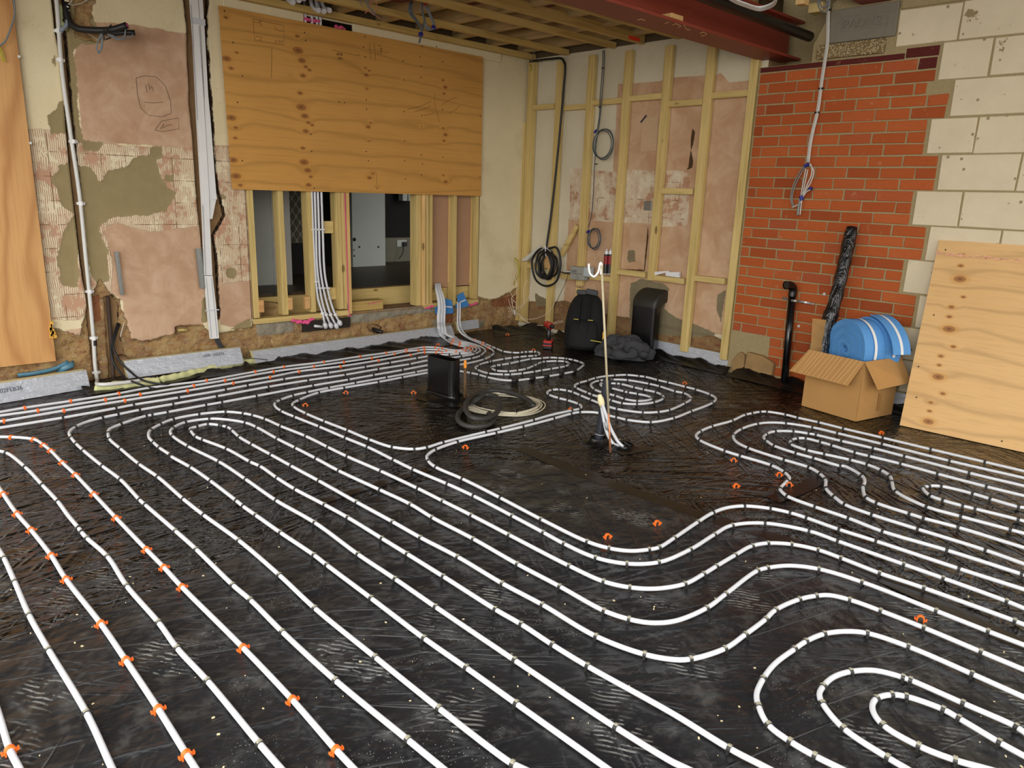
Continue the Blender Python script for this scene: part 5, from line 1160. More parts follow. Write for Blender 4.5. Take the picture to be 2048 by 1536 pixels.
# loose orange clips standing on the membrane
LOOSE = [((1233, 772), 'right of the waved pipes'), (None, '')]
LOOSE = [((1467, 922), 'left of the wavy pipes at the right'), ((1558, 951), 'upper of the pair beside the short pipe bend'), ((1578, 971), 'lower of the pair touching the short pipe bend'), ((1472, 974), 'on its own on the open membrane'),
         ((1314, 1049), 'above the first wave bend, right'), ((1215, 1076), 'above the first wave bend, left'), ((1840, 1242), 'just above the large loop pipe at the lower right'), ((1762, 867), 'behind the outermost pipe near the leaning plywood'),
         ((1369, 767), 'behind the double spiral'), ((1141, 820), 'beside the paired pipes right of the coil'), ((1067, 700), 'behind the small far loops'), ((611, 811), 'inside the tight pipe bend left of the black duct'),
         ((692, 786), 'below the pipes left of the black duct'), ((827, 786), 'just left of the black upright duct'), ((931, 896), 'below the paired pipes in the middle'), ((876, 689), 'behind the parallel pipes near the long foil strip'), ((1015, 669), 'alone in the far corner')]
for (px, py), w_ in LOOSE:
    o = bpy.data.objects.new('pipe_clip', ME_O); o.location = on_floor(px, py + 3, 0) + Vector((0, 0, PZ + .001)); o.rotation_euler = (0, 0, .8 + random.uniform(-.45, .45)); o.scale = (1, 1, 1.0); COL.objects.link(o)
    tag(o, 'loose orange clip ' + w_, 'clip', 'loose orange clips')

# blue edging foam behind the rising pipes
M_BLUEFOAM = simple('blue_foam', (62,128,190), .8, .12, 70, bump=.4)
def blue(pts, label, stripe, Y=5.585):
    P = [on_left(*dpx(x, y), Y) for x, y in pts]; t = empty('foam_offcut', P[0], label, 'foam', 'blue foam offcuts')
    b = MB(); b.prism(P, (0, .008, 0)); b.build('foam', M_BLUEFOAM, t)
    b = MB(); a, c = [on_left(*dpx(x, y), Y - .002) for x, y in stripe]; b.bar(a, c, .012, .001, up=(0, 1, 0)); b.build('white_stripe', M_WHITEPL, t)
blue([(215,340),(320,372),(345,560),(240,570),(85,570),(80,480),(130,440),(215,440)], 'blue foam offcut behind the bundle of six rising pipes', [(225,462),(325,470)])
blue([(400,300),(485,250),(520,330),(575,450),(500,475),(430,490),(390,490),(375,430),(415,420)], 'blue foam offcut above the two rising pipes', [(440,398),(520,365)], 5.57)

# ================================================================ white conduit and trunking on the left wall
YC = 5.60
t = empty('conduit', on_left(187, 670, YC), 'white round conduit running down the left wall to the floor', 'conduit')
P = [on_left(*p, YC) for p in [(108, -40), (113, 0), (124, 140), (140, 260), (159, 390), (172, 520), (181, 610), (187, 676), (191, 740), (197, 766)]]
P2 = P[1:-1]
b = MB(); b.tube(spline([P[0], P[1], P[2], P[3], P[4], P[5], P[6], P[7]], .03), .0125, 12); b.build('pipe', M_GREYWHITE, t, smooth=True)
b = MB(); b.tube(spline([P[7], P[8], on_left(194, 757, 5.57), on_floor(203, 769, .055), on_floor(250, 765, .05), on_floor(300, 758, .04)], .012), .0125, 12); b.build('lower_bend', M_GREYWHITE, t, smooth=True)
for px, py in ((121, 120), (147, 283), (162, 407), (180, 583), (188, 676), (193, 745), (117, 62)):
    q = on_left(px, py, YC); b = MB(); b.tube([q + Vector((0, 0, -.012)), q + Vector((0, 0, .012))], .0165, 12); b.box(q.x - .024, q.x + .024, q.y, q.y + .02, q.z - .008, q.z + .008); b.build('saddle_clip', M_WHITEPL, t)
b = MB(); q = on_left(189, 686, YC); b.tube([q + Vector((0, 0, -.018)), q + Vector((0, 0, .018))], .0145, 12); b.build('black_tape_band', M_BLACKRUB, t)
# grey branch and black capped ends at the top left
dl_ = lambda x, y: (80 + x / 9.309, y / 9.309)
t = empty('cable_bundle', on_left(*dl_(1200, 560), 5.40), 'black insulated pipes and curled grey cables tied together sticking out of the left wall', 'cable')
b = MB(); P = [on_left(*dl_(*q), Y) for q, Y in (((490, 60), 5.62), ((500, 250), 5.60), ((560, 420), 5.58), ((700, 530), 5.52), ((950, 560), 5.46), ((1200, 565), 5.42), ((1400, 540), 5.38), ((1620, 470), 5.34))]
b.tube(spline(P, .02), .020, 14); b.build('foam_sleeve', M_BLACKRUB, t, smooth=True)
e = P[-1]; d_ = (P[-1] - P[-2]).normalized(); b = MB(); b.tube([e, e + d_ * .006], .013, 14); b.build('pink_end', simple('magenta_end', (178,40,110), .5), t)
b = MB(); P = [on_left(*dl_(*q), Y) for q, Y in (((1150, 590), 5.45), ((1350, 620), 5.42), ((1550, 605), 5.40), ((1770, 610), 5.38))]; b.tube(spline(P, .02), .017, 14); b.build('foam_sleeve', M_BLACKRUB, t, smooth=True)
b = MB()
for L_ in ([(1150,620),(1080,760),(1050,900),(1090,990),(1150,900),(1160,740),(1150,640)], [(1160,640),(1070,790),(1060,930),(1110,970),(1140,850),(1150,700)], [(1250,640),(1350,660),(1450,720),(1560,690),(1590,560),(1570,480),(1500,440)], [(1300,660),(1450,740),(1600,700),(1700,690),(1730,640)]):
    b.tube(spline([on_left(*dl_(*q), 5.36) for q in L_], .01), .0045, 8)
b.build_each('curled_cable', M_GREYCAB, t, smooth=True)
b = MB()
for L_ in ([(1200,520),(1180,600),(1200,740)], [(1240,510),(1250,600),(1330,680),(1220,740)], [(1270,520),(1330,460)]):
    b.tube(spline([on_left(*dl_(*q), 5.375) for q in L_], .01), .004, 6)
b.build_each('cable_tie', M_BLACKRUB, t)
b = MB(); b.tube(spline([on_left(*dl_(*q), Y) for q, Y in (((515, 230), 5.60), ((525, 330), 5.585), ((490, 470), 5.58), ((400, 560), 5.585), ((345, 590), 5.60))], .01), .0115, 10); o = b.build('flexible_conduit', simple('blue_grey_conduit', (128,138,150), .45), smooth=True); tag(o, 'short curved blue grey flexible pipe entering the top of the white conduit', 'conduit')
b = MB(); b.tube([on_left(*dl_(510, 190), 5.60), on_left(*dl_(518, 240), 5.60)], .014, 10); b.tube([on_left(*dl_(505, 120), 5.60), on_left(*dl_(510, 190), 5.60)], .010, 8); o = b.build('conduit_coupler', M_WHITEPL); tag(o, 'small white conduit coupler above the blue grey flexible pipe', 'conduit')
lumpy('foam_filler', [on_left(*dl_(360, 60), 5.62), on_left(*dl_(370, 250), 5.615), on_left(*dl_(400, 450), 5.615), on_left(*dl_(520, 550), 5.61)], .018, simple('pale_green_foam', (168,172,124), .9, .2, 50, bump=.8), 'pale green foam packed beside the top of the white conduit', 'foam')
b = MB()
for L_ in ([(530,70),(600,95),(700,80),(850,20),(930,-40)], [(520,80),(580,40),(600,-30)], [(880,615),(980,680),(1090,745)]): b.tube(spline([on_left(*dl_(*q), 5.59) for q in L_], .01), .0022, 6)
o = b.build('thin_wire', M_LTCAB); tag(o, 'thin pale wires hanging at the top of the left wall', 'wire')
# trunking
t = empty('cable_trunking', on_left(428, 670, YC), 'white rectangular cable trunking running down the left wall', 'trunking')
tk = lambda x, y: (340 + x / 6.4, y / 6.4)
tk2 = lambda x, y: (360 + x / 4.043, 360 + y / 4.043)
def trunk(Lp, Rp, name, Y, d=.025):
    b = MB()
    for i in range(len(Lp) - 1):
        b.prism([on_left(*Lp[i], Y), on_left(*Rp[i], Y), on_left(*Rp[i+1], Y), on_left(*Lp[i+1], Y)], (0, d, 0))
    return b.build(name, M_WHITEPL, t)
trunk([tk(250, -60), tk(262, 0), tk(300, 480), tk(350, 1535), tk2(175, 110), tk2(190, 420), tk2(200, 770)], [tk(345, -60), tk(358, 0), tk(395, 480), tk(430, 1240), tk2(236, 110), tk2(240, 300), tk2(262, 770)], 'main_trunk', 5.575)
trunk([tk2(203, 775), tk2(225, 1050), tk2(250, 1285)], [tk2(264, 775), tk2(295, 1050), tk2(316, 1280)], 'lower_trunk', 5.572, .03)
trunk([tk(360, -60), tk(364, 0), tk(400, 480), tk(440, 1240), tk(450, 1535), tk2(238, 110), tk2(240, 160)], [tk(415, -60), tk(420, 0), tk(450, 500), tk(490, 1240), tk(520, 1535), tk2(292, 100), tk2(300, 158)], 'side_trunk', 5.582, .02)
trunk([tk2(242, 160), tk2(240, 315)], [tk2(292, 160), tk2(262, 315)], 'side_trunk_end', 5.582, .02)
b = MB(); 
for L_ in ([tk(290, 480), tk(335, 1240), tk(352, 1535)], [tk(268, 60), tk(300, 600)], [tk2(184, 200), tk2(208, 770)], [tk2(212, 790), tk2(255, 1275)], [tk2(255, 790), tk2(300, 1270)], [tk(372, 330), tk(432, 1240)]):
    b.tube([on_left(*q, 5.571) for q in L_], .0022, 4)
b.build_each('lid_groove', simple('groove_grey', (150,152,158), .6), t)
b = MB(); q = on_left(*tk2(262, 1052), 5.57); b.box(q.x - .055, q.x + .05, q.y - .004, q.y, q.z - .004, q.z + .004); q = on_left(*tk(340, 270), 5.573); b.box(q.x - .04, q.x + .06, q.y - .001, q.y, q.z - .02, q.z + .02); b.build_each('tape_band', simple('clear_grey_tape', (200,202,206), .4), t)
b = MB()
for o_ in (0, .012, .024):
    b.tube(spline([on_left(*tk2(280, 1270), 5.585) + Vector((o_, 0, .05)), on_left(*tk2(290, 1300), 5.58) + Vector((o_, 0, 0)), on_left(*tk2(350, 1385), 5.54) + Vector((o_, 0, 0)), on_floor(*tk2(430, 1450), .035) + Vector((o_, .0, 0)), on_floor(*tk2(510, 1478), .02) + Vector((o_, 0, 0)), on_floor(500, 735, .004)], .02), .0085, 8)
o = b.build('power_cable', M_BLACKRUB, smooth=True); tag(o, 'thick black cables coming out of the bottom of the white trunking', 'cable')
b = MB(); b.tube(spline([on_floor(488, 718, .06), on_floor(510, 717, .075), on_floor(535, 720, .05)], .02), .003, 6); o = b.build('thin_wire', M_BLACKRUB); tag(o, 'thin black wire lying on the torn end of the long foil strip', 'wire')
# steel channel pieces
for (a, c, w, lab) in (((228, 503), (240, 590), 5, 'left galvanised steel channel on the pink plaster'), ((390, 497), (399, 577), 9, 'right galvanised steel channel beside the white trunking')):
    A_, C_ = on_left(*a, 5.60), on_left(*c, 5.60); wv = w / 245; b = MB()
    b.prism([A_, A_ + Vector((wv, 0, 0)), C_ + Vector((wv, 0, 0)), C_], (0, .003, 0)); b.prism([A_, A_ + Vector((.003, 0, 0)), C_ + Vector((.003, 0, 0)), C_], (0, -.014, 0)); b.prism([A_ + Vector((wv, 0, 0)), A_ + Vector((wv + .003, 0, 0)), C_ + Vector((wv + .003, 0, 0)), C_ + Vector((wv, 0, 0))], (0, -.014, 0))
    o = b.build('steel_channel', M_STEEL); tag(o, lab, 'channel', 'steel channels on the left wall')
# drain pipe stub, dark vertical pipe and cables near the conduit
l5 = lambda x, y: (x / 5.6875, 560 + y / 5.6889)
b = MB(); P = [on_left(*l5(*q), Y) for q, Y in (((1225, 190), 5.63), ((1240, 400), 5.63), ((1262, 680), 5.62), ((1275, 900), 5.60), ((1290, 1120), 5.57))]; b.tube(spline(P, .03), .014, 10)
o = b.build('iron_pipe', simple('dark_rusty_iron', (58,40,28), .7, .3, 30), smooth=True); tag(o, 'dark rusty vertical pipe in the broken masonry beside the white conduit', 'pipe')
t = empty('pipe_stub', on_left(*l5(1450, 930), 5.55), 'brown pipe stub with a white rimmed end sticking out of the left wall', 'pipe')
b = MB(); a, c = on_left(*l5(1370, 880), 5.64), on_left(*l5(1450, 930), 5.54); b.tube([a, c], .026, 16); b.build('pipe', simple('brown_plastic', (120,92,62), .6, .15, 20), t, smooth=True)
b = MB(); b.tube([c, c + (c - a).normalized() * .004], .014, 14); b.build('rim', M_GREYWHITE, t)
b = MB(); b.tube([c, c + (c - a).normalized() * .005], .010, 14); b.build('bore', M_DARKBROWN, t)
for k, (L_, lab) in enumerate((([(1340, 490, 5.64), (1300, 620, 5.58), (1262, 800, 5.52), (1300, 950, 5.47), (1400, 1090, 5.40)], 'left black cable looping from the left wall to the floor'), ([(1360, 500, 5.64), (1320, 620, 5.58), (1290, 760, 5.53), (1370, 930, 5.47), (1480, 1040, 5.42)], 'right black cable looping from the left wall to the floor'))):
    P = [on_left(*l5(x, y), Y) for x, y, Y in L_] + ([on_floor(275, 767, .05), on_floor(295, 774, .02), on_floor(310, 778, .006)] if k == 0 else [on_floor(290, 762, .05), on_floor(325, 768, .03), on_floor(360, 764, .012), on_floor(400, 752, .008)])
    b = MB(); b.tube(spline(P, .015), .0075, 8); o = b.build('power_cable', M_BLACKRUB, smooth=True); tag(o, lab, 'cable', 'black cables beside the conduit')
b = MB(); b.tube([on_left(*l5(1412, 480), 5.60), on_left(*l5(1368, 645), 5.57)], .003, 6); o = b.build('thin_wire', M_LTCAB); tag(o, 'short pale wire beside the black cable loops on the left wall', 'wire')
b = MB(); q = on_left(*l5(800, 960), 5.60); b.tube([q + Vector((-.08, 0, -.05)), q + Vector((-.05, -.02, -.02)), q + Vector((.0, -.03, 0)), q + Vector((.02, 0, .02))], lambda i: [.012, .022, .02, .008][i], 10, flat=.4)
b.tube(spline([on_left(*l5(200, 1085), 5.60), on_left(*l5(400, 1060), 5.585), on_left(*l5(620, 1010), 5.585), on_left(*l5(780, 930), 5.585)], .02), .014, 8, flat=.5)
o = b.build('blue_sheet', simple('blue_polythene', (72,116,136), .4, .3, 20, bump=.6), smooth=True); tag(o, 'crumpled blue polythene strip on the footing under the veneered board', 'plastic sheet')
for lx, ly, r, lab in ((1155, 1.0, 0, ''),):
    pass
q = on_left(375, 660, 5.60); b = MB(); b.tube([q + Vector((-.06, .03, 0)), q], .012, 10); o = b.build('pipe_stub', simple('brass_end', (170,150,90), .5), smooth=True); tag(o, 'small brass coloured pipe end in the hole under the pink plaster', 'pipe')
q = on_left(760, 663, 5.57); b = MB(); b.tube([q + Vector((-.05, .05, .02)), q, q + Vector((.012, -.02, -.005))], .017, 12); o = b.build('pipe_stub', M_BLACK, smooth=True); tag(o, 'black pipe end in the masonry hole below the doorway', 'pipe')

# ================================================================ cables on the back wall
XC = 5.375
def cab(name, pts, r, mat, label, X=XC, group=None, cat='cable', seg=8):
    P = [on_right(p[0], p[1], p[2] if len(p) > 2 else X) for p in pts]; b = MB(); b.tube(spline(P, .015), r, seg); o = b.build(name, mat, smooth=True); tag(o, label, cat, group); return o
t = empty('cable_coil', on_right(1092, 528, 5.33), 'large coil of thick black cable tied up and hanging on the corner studs', 'cable coil')
b = MB(); b.tube(spline([on_right(x, y, 5.37) for x, y in [(1060,123),(1100,118),(1125,118),(1130,128),(1127,180),(1120,260),(1111,350),(1102,430),(1095,480),(1092,500)]], .03), .0105, 10); b.build('drop', M_BLACKRUB, t, smooth=True)
c0 = on_right(1093, 527, 5.33); b = MB(); P = []
for k in range(7 * 26):
    a = 2 * PI * k / 26; tn = k / 26; ry = .098 + .022 * math.sin(tn * 2.2) ; rz = .125 + .012 * math.sin(tn * 1.7)
    P.append(c0 + Vector((-.045 + .014 * tn + .006 * math.sin(k), -ry * math.sin(a) + .004 * math.sin(tn * 5), rz * math.cos(a) - .012 * (math.cos(tn * 3) if tn > 4 else 0) - .012)))
b.tube(P, .0105, 8)
P = [on_right(x, y, 5.31) for x, y in [(1097,497),(1112,495),(1118,505),(1121,530),(1113,562),(1092,572),(1072,560),(1064,530),(1066,515),(1080,498),(1093,500)]]; b.tube(spline(P, .01), .0105, 8); b.build('loops', M_BLACKRUB, t, smooth=True)
b = MB(); b.tube(spline([on_right(x, y, 5.295) for x, y in [(1091,491),(1091,500),(1092,513)]], .01), .007, 8, flat=.4); b.tube(spline([on_right(x, y, 5.295) for x, y in [(1082,500),(1091,496),(1102,503)]], .01), .003, 6); b.build('white_tie', M_WHITEPL, t)
def ring_coil(name, cpx, cpy, ry, rz, turns, r, mat, label, tie, X=5.375, top=None, extra=None):
    c_ = on_right(cpx, cpy, X); t = empty(name, c_, label, 'cable coil', 'cable coils on the back wall'); b = MB()
    for q in range(turns):
        P = [c_ + Vector((-.006 * q, -(ry + .006 * (q % 2)) * math.sin(2*PI*k/32) + .008 * (q - 1), (rz - .007 * (q % 3)) * math.cos(2*PI*k/32) + .006 * (q % 2))) for k in range(32)]; b.tube(P, r, 6, closed=True)
    b.build('loops', mat, t, smooth=True)
    if top:
        for k, L_ in enumerate(top): b = MB(); b.tube(spline([on_right(x, y, X - .004 * k) for x, y in L_], .02), r, 6); b.build('drop', mat, t, smooth=True)
    b = MB(); q_ = on_right(*tie, X); b.tube([q_ + Vector((-.006, .012, -.01)), q_ + Vector((-.006, -.012, .01))], .011, 8); b.build_each('blue_tape', M_BLUETAPE, t)
M_BLGREY = simple('blue_grey_cable', (62,74,80), .45, .15, 30)
ring_coil('cable_coil', 1207, 289, .108, .132, 3, .0045, M_BLGREY, 'round coil of blue grey cable hanging between two studs, upper one', (1192, 263), top=[[(1206,100),(1205,135),(1200,200),(1199,230),(1194,262)], [(1209,100),(1208,140),(1203,205),(1199,245),(1193,285),(1189,335),(1186,400),(1183,430),(1177,455)]])
ring_coil('cable_coil', 1189, 478, .068, .098, 3, .0045, M_BLGREY, 'smaller coil of blue grey cable hanging below the upper one', (1177, 463))
b = MB(); 
for p in ((1206,136),(1200,214),(1192,328)): q_ = on_right(*p, 5.37); b.tube([q_ + Vector((0, -.016, 0)), q_ + Vector((0, .016, 0))], .005, 6)
o = b.build('cable_clip', M_BLACK); tag(o, 'small black clips holding the blue grey cable drop', 'clip')
cab('earth_cable', [(1067,78,5.0),(1070,95,5.1),(1066,112,5.3),(1063,125,5.36)], .004, M_GREYCAB, 'thin grey cable dropping from the ceiling battens to the corner stud')
cab('earth_cable', [(1060,128,5.37),(1062,136,5.37),(1061,142,5.37)], .005, M_YELCAB, 'yellow stripped cable end at the top of the corner stud')
# white rough loops of wire in the corner
t = empty('wire_tangle', on_right(1028, 618, 5.30), 'tangle of pale pink white wires in the corner by the cream wall', 'wire')
b = MB()
wz = lambda x, y: (1000 + x / 6.0235, 480 + y / 6.0235)
for L_ in ([(165,870),(120,780),(105,700),(130,560),(180,470),(205,420),(150,405),(90,440),(70,500),(120,620),(160,700)], [(165,870),(90,815),(30,830),(10,880),(50,940),(110,925),(160,880)], [(165,875),(70,890),(110,865),(160,860)], [(170,870),(140,700),(190,640),(200,540),(170,420),(150,300)],
           [(180,860),(240,800),(290,760),(285,640),(290,560),(330,490)], [(200,880),(270,800),(340,700),(370,560)], [(190,870),(260,935),(360,955),(480,930),(590,870),(640,790),(680,700)], [(200,880),(280,960),(350,1000),(440,1025),(520,1030)], [(210,870),(300,960),(370,1010)], [(60,740),(-10,745),(40,740),(90,690),(70,600)],
           [(160,720),(150,790),(200,820),(190,760),(130,700)], [(640,1000),(700,980),(760,975)], [(640,1010),(700,1000),(760,990)]):
    b.tube(spline([on_right(*wz(x, y), 5.30) for x, y in L_], .012), .0028, 6)
b.build_each('white_wire', M_WHITECAB, t, smooth=True)
b = MB(); b.tube([on_right(*wz(175, 840), 5.29), on_right(*wz(180, 905), 5.29)], .010, 8); b.build('tape_binding', M_LTCAB, t)
b = MB()
for L_ in ([(120,210),(170,215),(210,260),(235,330),(230,400)], [(150,235),(200,230),(225,300),(220,420),(180,500),(165,540)], [(110,215),(160,240),(215,330),(240,380)], [(170,540),(175,480),(210,400)]): b.tube(spline([on_right(*wz(x, y), 5.33) for x, y in L_], .012), .0035, 6)
b.build_each('yellow_wire', M_YELCAB, t, smooth=True)
cab('thin_wire', [(1138,540),(1133,560),(1124,580),(1115,600),(1108,615)], .0022, M_BLACKRUB, 'thin black wire hanging from the junction box', cat='wire')
cab('flex_lead', [(1122,544),(1130,546),(1142,545)], .005, M_BLACKRUB, 'black lead entering the left side of the junction box')

# junction box with LIVE! note
t = empty('junction_box', on_right(1160, 548, 5.34), 'grey junction box with the handwritten word LIVE on it', 'electrical box')
jb = lambda x, y, X=5.34: on_right(1000 + x / 6.0235, 480 + y / 6.0235, X)
b = MB(); a = jb(852, 312); c = jb(1010, 490); b.box(5.335, 5.40, c.y, a.y, c.z, a.z); b.build('body', simple('grey_box_plastic', (150,150,142), .5, .05, 20), t, bevel=.006)
b = MB(); a2 = jb(1008, 325, 5.33); c2 = jb(1068, 445, 5.33); b.box(5.33, 5.40, c2.y, a2.y, c2.z, a2.z); b.build('side_box', simple('pale_blue_grey_plastic', (176,186,186), .5, .04, 20), t, bevel=.004)
text_mesh('handwritten_note', 'LIVE!', .036, (5.3345, a.y - .012, a.z - .058), (0, -1, 0), (0, 0, 1), M_INK, t, .0004)
b = MB()
for L_ in ([(865,400),(985,412)], [(915,415),(935,430),(905,440),(945,455),(925,475)], [(870,480),(870,492)], [(890,478),(890,495)], [(912,482),(912,497)], [(935,480),(935,497)], [(958,482),(958,498)]):
    b.tube([jb(x, y, 5.3342) for x, y in L_], .0016, 4)
b.build_each('pen_mark', M_INK, t)
b = MB(); b.tube([jb(790, 378, 5.37), jb(852, 382, 5.37)], .007, 8); b.tube([jb(1062, 375, 5.36), jb(1105, 370, 5.36)], .007, 8); b.build_each('gland', M_GREYWHITE, t)

# sealant tubes on the noggin
for k, (px, lab) in enumerate(((1210.5, 'left black and red sealant tube on the noggin'), (1218.5, 'right black and red sealant tube on the noggin'))):
    a = on_right(px, 548, 5.415); t = empty('sealant_tube', a, lab, 'sealant tube', 'sealant tubes'); zt = on_right(px, 508, 5.415).z
    b = MB(); b.tube([a, a + Vector((0,0,.006)), Vector((a.x, a.y, zt))], .021, 16); b.build('body', M_BLACK, t, smooth=False)
    b = MB(); b.tube([Vector((a.x, a.y, a.z + .09)), Vector((a.x, a.y, zt - .015))], .0214, 16); b.build('red_label', simple('dark_red_label', (140,24,34), .5), t)
    b = MB(); b.tube([a - Vector((0,0,.001)), a + Vector((0,0,.006))], .0218, 16); b.build('base_ring', M_LTCAB, t)
    b = MB(); b.tube([Vector((a.x, a.y, zt)), Vector((a.x, a.y, zt + .03)), Vector((a.x, a.y, zt + .032)), Vector((a.x, a.y, zt + .05))], lambda i: [.019, .017, .008, .004][i], 14); b.build('nozzle_cap', M_WHITEPL, t, smooth=False)
# white trim offcuts
tr = lambda x, y: on_right(960 + x / 3.531, 420 + y / 3.531, 5.405)
b = MB(); b.prism([tr(1222,465), tr(1222,437), tr(1335,430), tr(1330,438)], (.02, 0, 0)); o = b.build('trim_offcut', M_WHITEPL); tag(o, 'thin white wedge shaped offcut on the noggin', 'offcut')
b = MB(); b.prism([tr(1310,465), tr(1310,438), tr(1405,438), tr(1405,478)], (.025, 0, 0)); o = b.build('trim_offcut', M_WHITEPL); tag(o, 'white rectangular offcut lying on the noggin', 'offcut')
b = MB(); b.prism([tr(310,362), tr(318,345), tr(440,252), tr(452,270), tr(350,360)], (-.05, 0, 0)); b2 = b.build('paper_bag', simple('white_foil_bag', (200,198,190), .4, .1, 12), bevel=.012); tag(b2, 'rolled white packet lying on the noggin behind the black coil', 'packet')
b = MB(); q0, q1, q2, q3 = [on_right(960 + x / 3.531, 80 + y / 3.531, 5.452) for x, y in ((1148,555),(1260,542),(1245,780),(1132,788))]; b.prism([q0, q1, q2, q3], (.002, 0, 0)); o = b.build('paper_sheet', simple('tan_paper', (196,166,130), .8)); tag(o, 'sheet of paper stuck on the old plaster between two studs', 'paper')
b = MB(); b.bar(on_right(960 + 1135/3.531, 80 + 582/3.531, 5.449), on_right(960 + 1175/3.531, 80 + 532/3.531, 5.449), .014, .002, up=(1, 0, 0)); o = b.build('tape_piece', simple('dark_blue_tape', (30,36,60), .5)); tag(o, 'short dark blue tape holding the paper on the plaster', 'tape')
q_ = on_right(960 + 1185/3.531, 80 + 1170/3.531, 5.452); b = MB(); b.box(5.445, 5.455, q_.y - .045, q_.y + .04, q_.z - .04, q_.z + .04); o = b.build('back_box', M_STEEL, bevel=.004); tag(o, 'small metal socket back box in the old plaster', 'electrical box')

# grey white cable drop on the brickwork
t = empty('cable_drop', on_right(1605, 380, 5.37), 'bundle of pale grey cables hanging down the brickwork with a looped end', 'cable')
XB = 5.375
b = MB()
for k, dx in enumerate((-2.2, 0, 2.2)):
    b.tube(spline([on_right(x + dx, y, XB - .006 * (k % 2)) for x, y in [(1657,-40),(1657,0),(1656,45),(1655,85),(1650,120),(1643,165),(1638,205),(1634,228),(1626,260),(1620,290),(1616,325)]], .03), .0048, 8)
b.build_each('drop', M_LTCAB, t, smooth=True)
lp = lambda x, y, X=XB: on_right(1560 + x / 10.24, 300 + y / 10.24, X)
b = MB()
for k, L_ in enumerate(([(540,280),(420,420),(300,650),(230,880),(225,1020),(260,1160)], [(560,290),(470,420),(340,660),(260,900),(250,1050),(290,1150)])): b.tube(spline([lp(*q, 5.372 - .004 * k) for q in L_], .01), .0046, 8)
b.tube(spline([lp(*q, 5.36) for q in [(360,1340),(390,1100),(430,950)]], .01), .009, 8)
b.build('dark_loop', simple('dark_grey_cable', (128,130,124), .5), t, smooth=True)
b = MB()
for k, L_ in enumerate(([(530,380),(480,640),(430,930)], [(570,400),(520,640),(460,930)], [(610,270),(650,350),(640,520),(560,700),(480,920)], [(600,300),(690,420),(640,640),(560,780),(470,930)], [(430,1060),(330,1140),(240,1180)], [(470,960),(540,860),(620,810)], [(410,1330),(440,1080),(460,960)])): b.tube(spline([lp(*q, 5.365 - .004 * (k % 3)) for q in L_], .01), .0046, 8)
b.build_each('pale_loop', M_LTCAB, t, smooth=True)
b = MB(); b.tube([lp(430,940,5.36), lp(450,1030,5.36)], .014, 10); b.tube([lp(590,800,5.36), lp(660,780,5.36)], .010, 10); b.tube([lp(500,330,5.365), lp(600,290,5.365)], .011, 10); b.build_each('blue_tape', M_BLUETAPE, t)
b = MB()
for px, py in ((1642,177),(1634,225),(1657,20)): q_ = on_right(px, py, 5.37); b.tube([q_ + Vector((0,-.018,0)), q_ + Vector((0,.018,0))], .007, 8, flat=.5)
b.build_each('cable_tie', M_BLACKRUB, t)
b = MB()
for L_ in ([(1637,-10),(1636,8),(1641,20),(1650,24),(1656,14),(1657,0)], [(1640,-10),(1640,6),(1646,16),(1652,12),(1655,2)]): b.tube(spline([on_right(*q, 5.30) for q in L_], .01), .005, 8)
o = b.build('cable_loop', M_GREYCAB, smooth=True); tag(o, 'small grey cable loop hanging left of the padstone', 'cable')
b = MB()
for k in range(4): b.tube(spline([on_left(x, y + k * 1.6, 2.72) if False else on_floor(x, y + k * 2.2 - 6, 2.50) for x, y in [(1440,-22),(1462,0),(1490,12),(1520,20),(1545,12),(1556,-14)]], .02), .0055, 8)
o = b.build('cable_loop', M_WHITEPL, smooth=True); tag(o, 'loop of white cables hanging in front of the long red steel beam', 'cable')
# grey cable bundles below the ceiling
cb = lambda x, y, Y=4.9: on_left(780 + x / 5.12, y / 5.12, Y)
t = empty('cable_bundle', cb(320, 350), 'bundle of dark grey cables looped below the ceiling battens', 'cable')
b = MB()
for k in range(5): b.tube(spline([cb(205 + k*12, 20 - k*4), cb(190 + k*16, 120), cb(250 + k*14, 200 + k*4), cb(315 + k*3, 280), cb(318 + k*3, 340), cb(296 + k*3, 440)] if k < 3 else [cb(330, 20), cb(300 + k*8, 110), cb(330 + k*6, 190), cb(345, 250), cb(322, 345)], .02), .0055, 8)
b.build('left_loop', simple('dark_grey_pvc', (94,100,104), .45, .12, 30), t, smooth=True)
b = MB()
for k in range(3): b.tube(spline([cb(300 + k*12, -30), cb(355 + k*10, 60), cb(410 + k*8, 170), cb(445 + k*6, 260), cb(440 + k*4, 290), cb(420 - k*20, 305), cb(380 - k*10, 270), cb(350, 200)], .02), .0055, 8)
b.build('right_loop', simple('mid_grey_pvc', (120,126,130), .45, .12, 30), t, smooth=True)
b = MB(); b.tube([cb(302, 350), cb(328, 352)], .016, 8); b.tube([cb(435, 270), cb(460, 290)], .014, 8); b.build_each('blue_tape', M_BLUETAPE, t)
b = MB(); b.tube([cb(345, 35), cb(365, 55)], .012, 8); b.build('red_tape', M_REDPL, t)
cc = lambda x, y, Y=5.0: on_left(480 + x / 5.12, y / 5.12, Y)
b = MB()
for L_ in ([(1390,-20),(1400,60),(1385,120),(1370,150)], [(1360,-20),(1330,60),(1310,110),(1280,135)], [(1345,-10),(1320,90),(1350,140),(1400,165),(1445,198)]): b.tube(spline([cc(*q) for q in L_], .02), .003, 6)
o = b.build('thin_wire', simple('pink_wire', (206,130,122), .5), smooth=True); tag(o, 'pink wires hanging through the ceiling battens', 'wire')
b = MB()
for L_ in ([(1270,-20),(1290,40),(1340,110),(1385,160)], [(1240,-20),(1225,30),(1250,60)], [(1290,-10),(1330,70),(1390,150)]): b.tube(spline([cc(*q) for q in L_], .02), .004, 6)
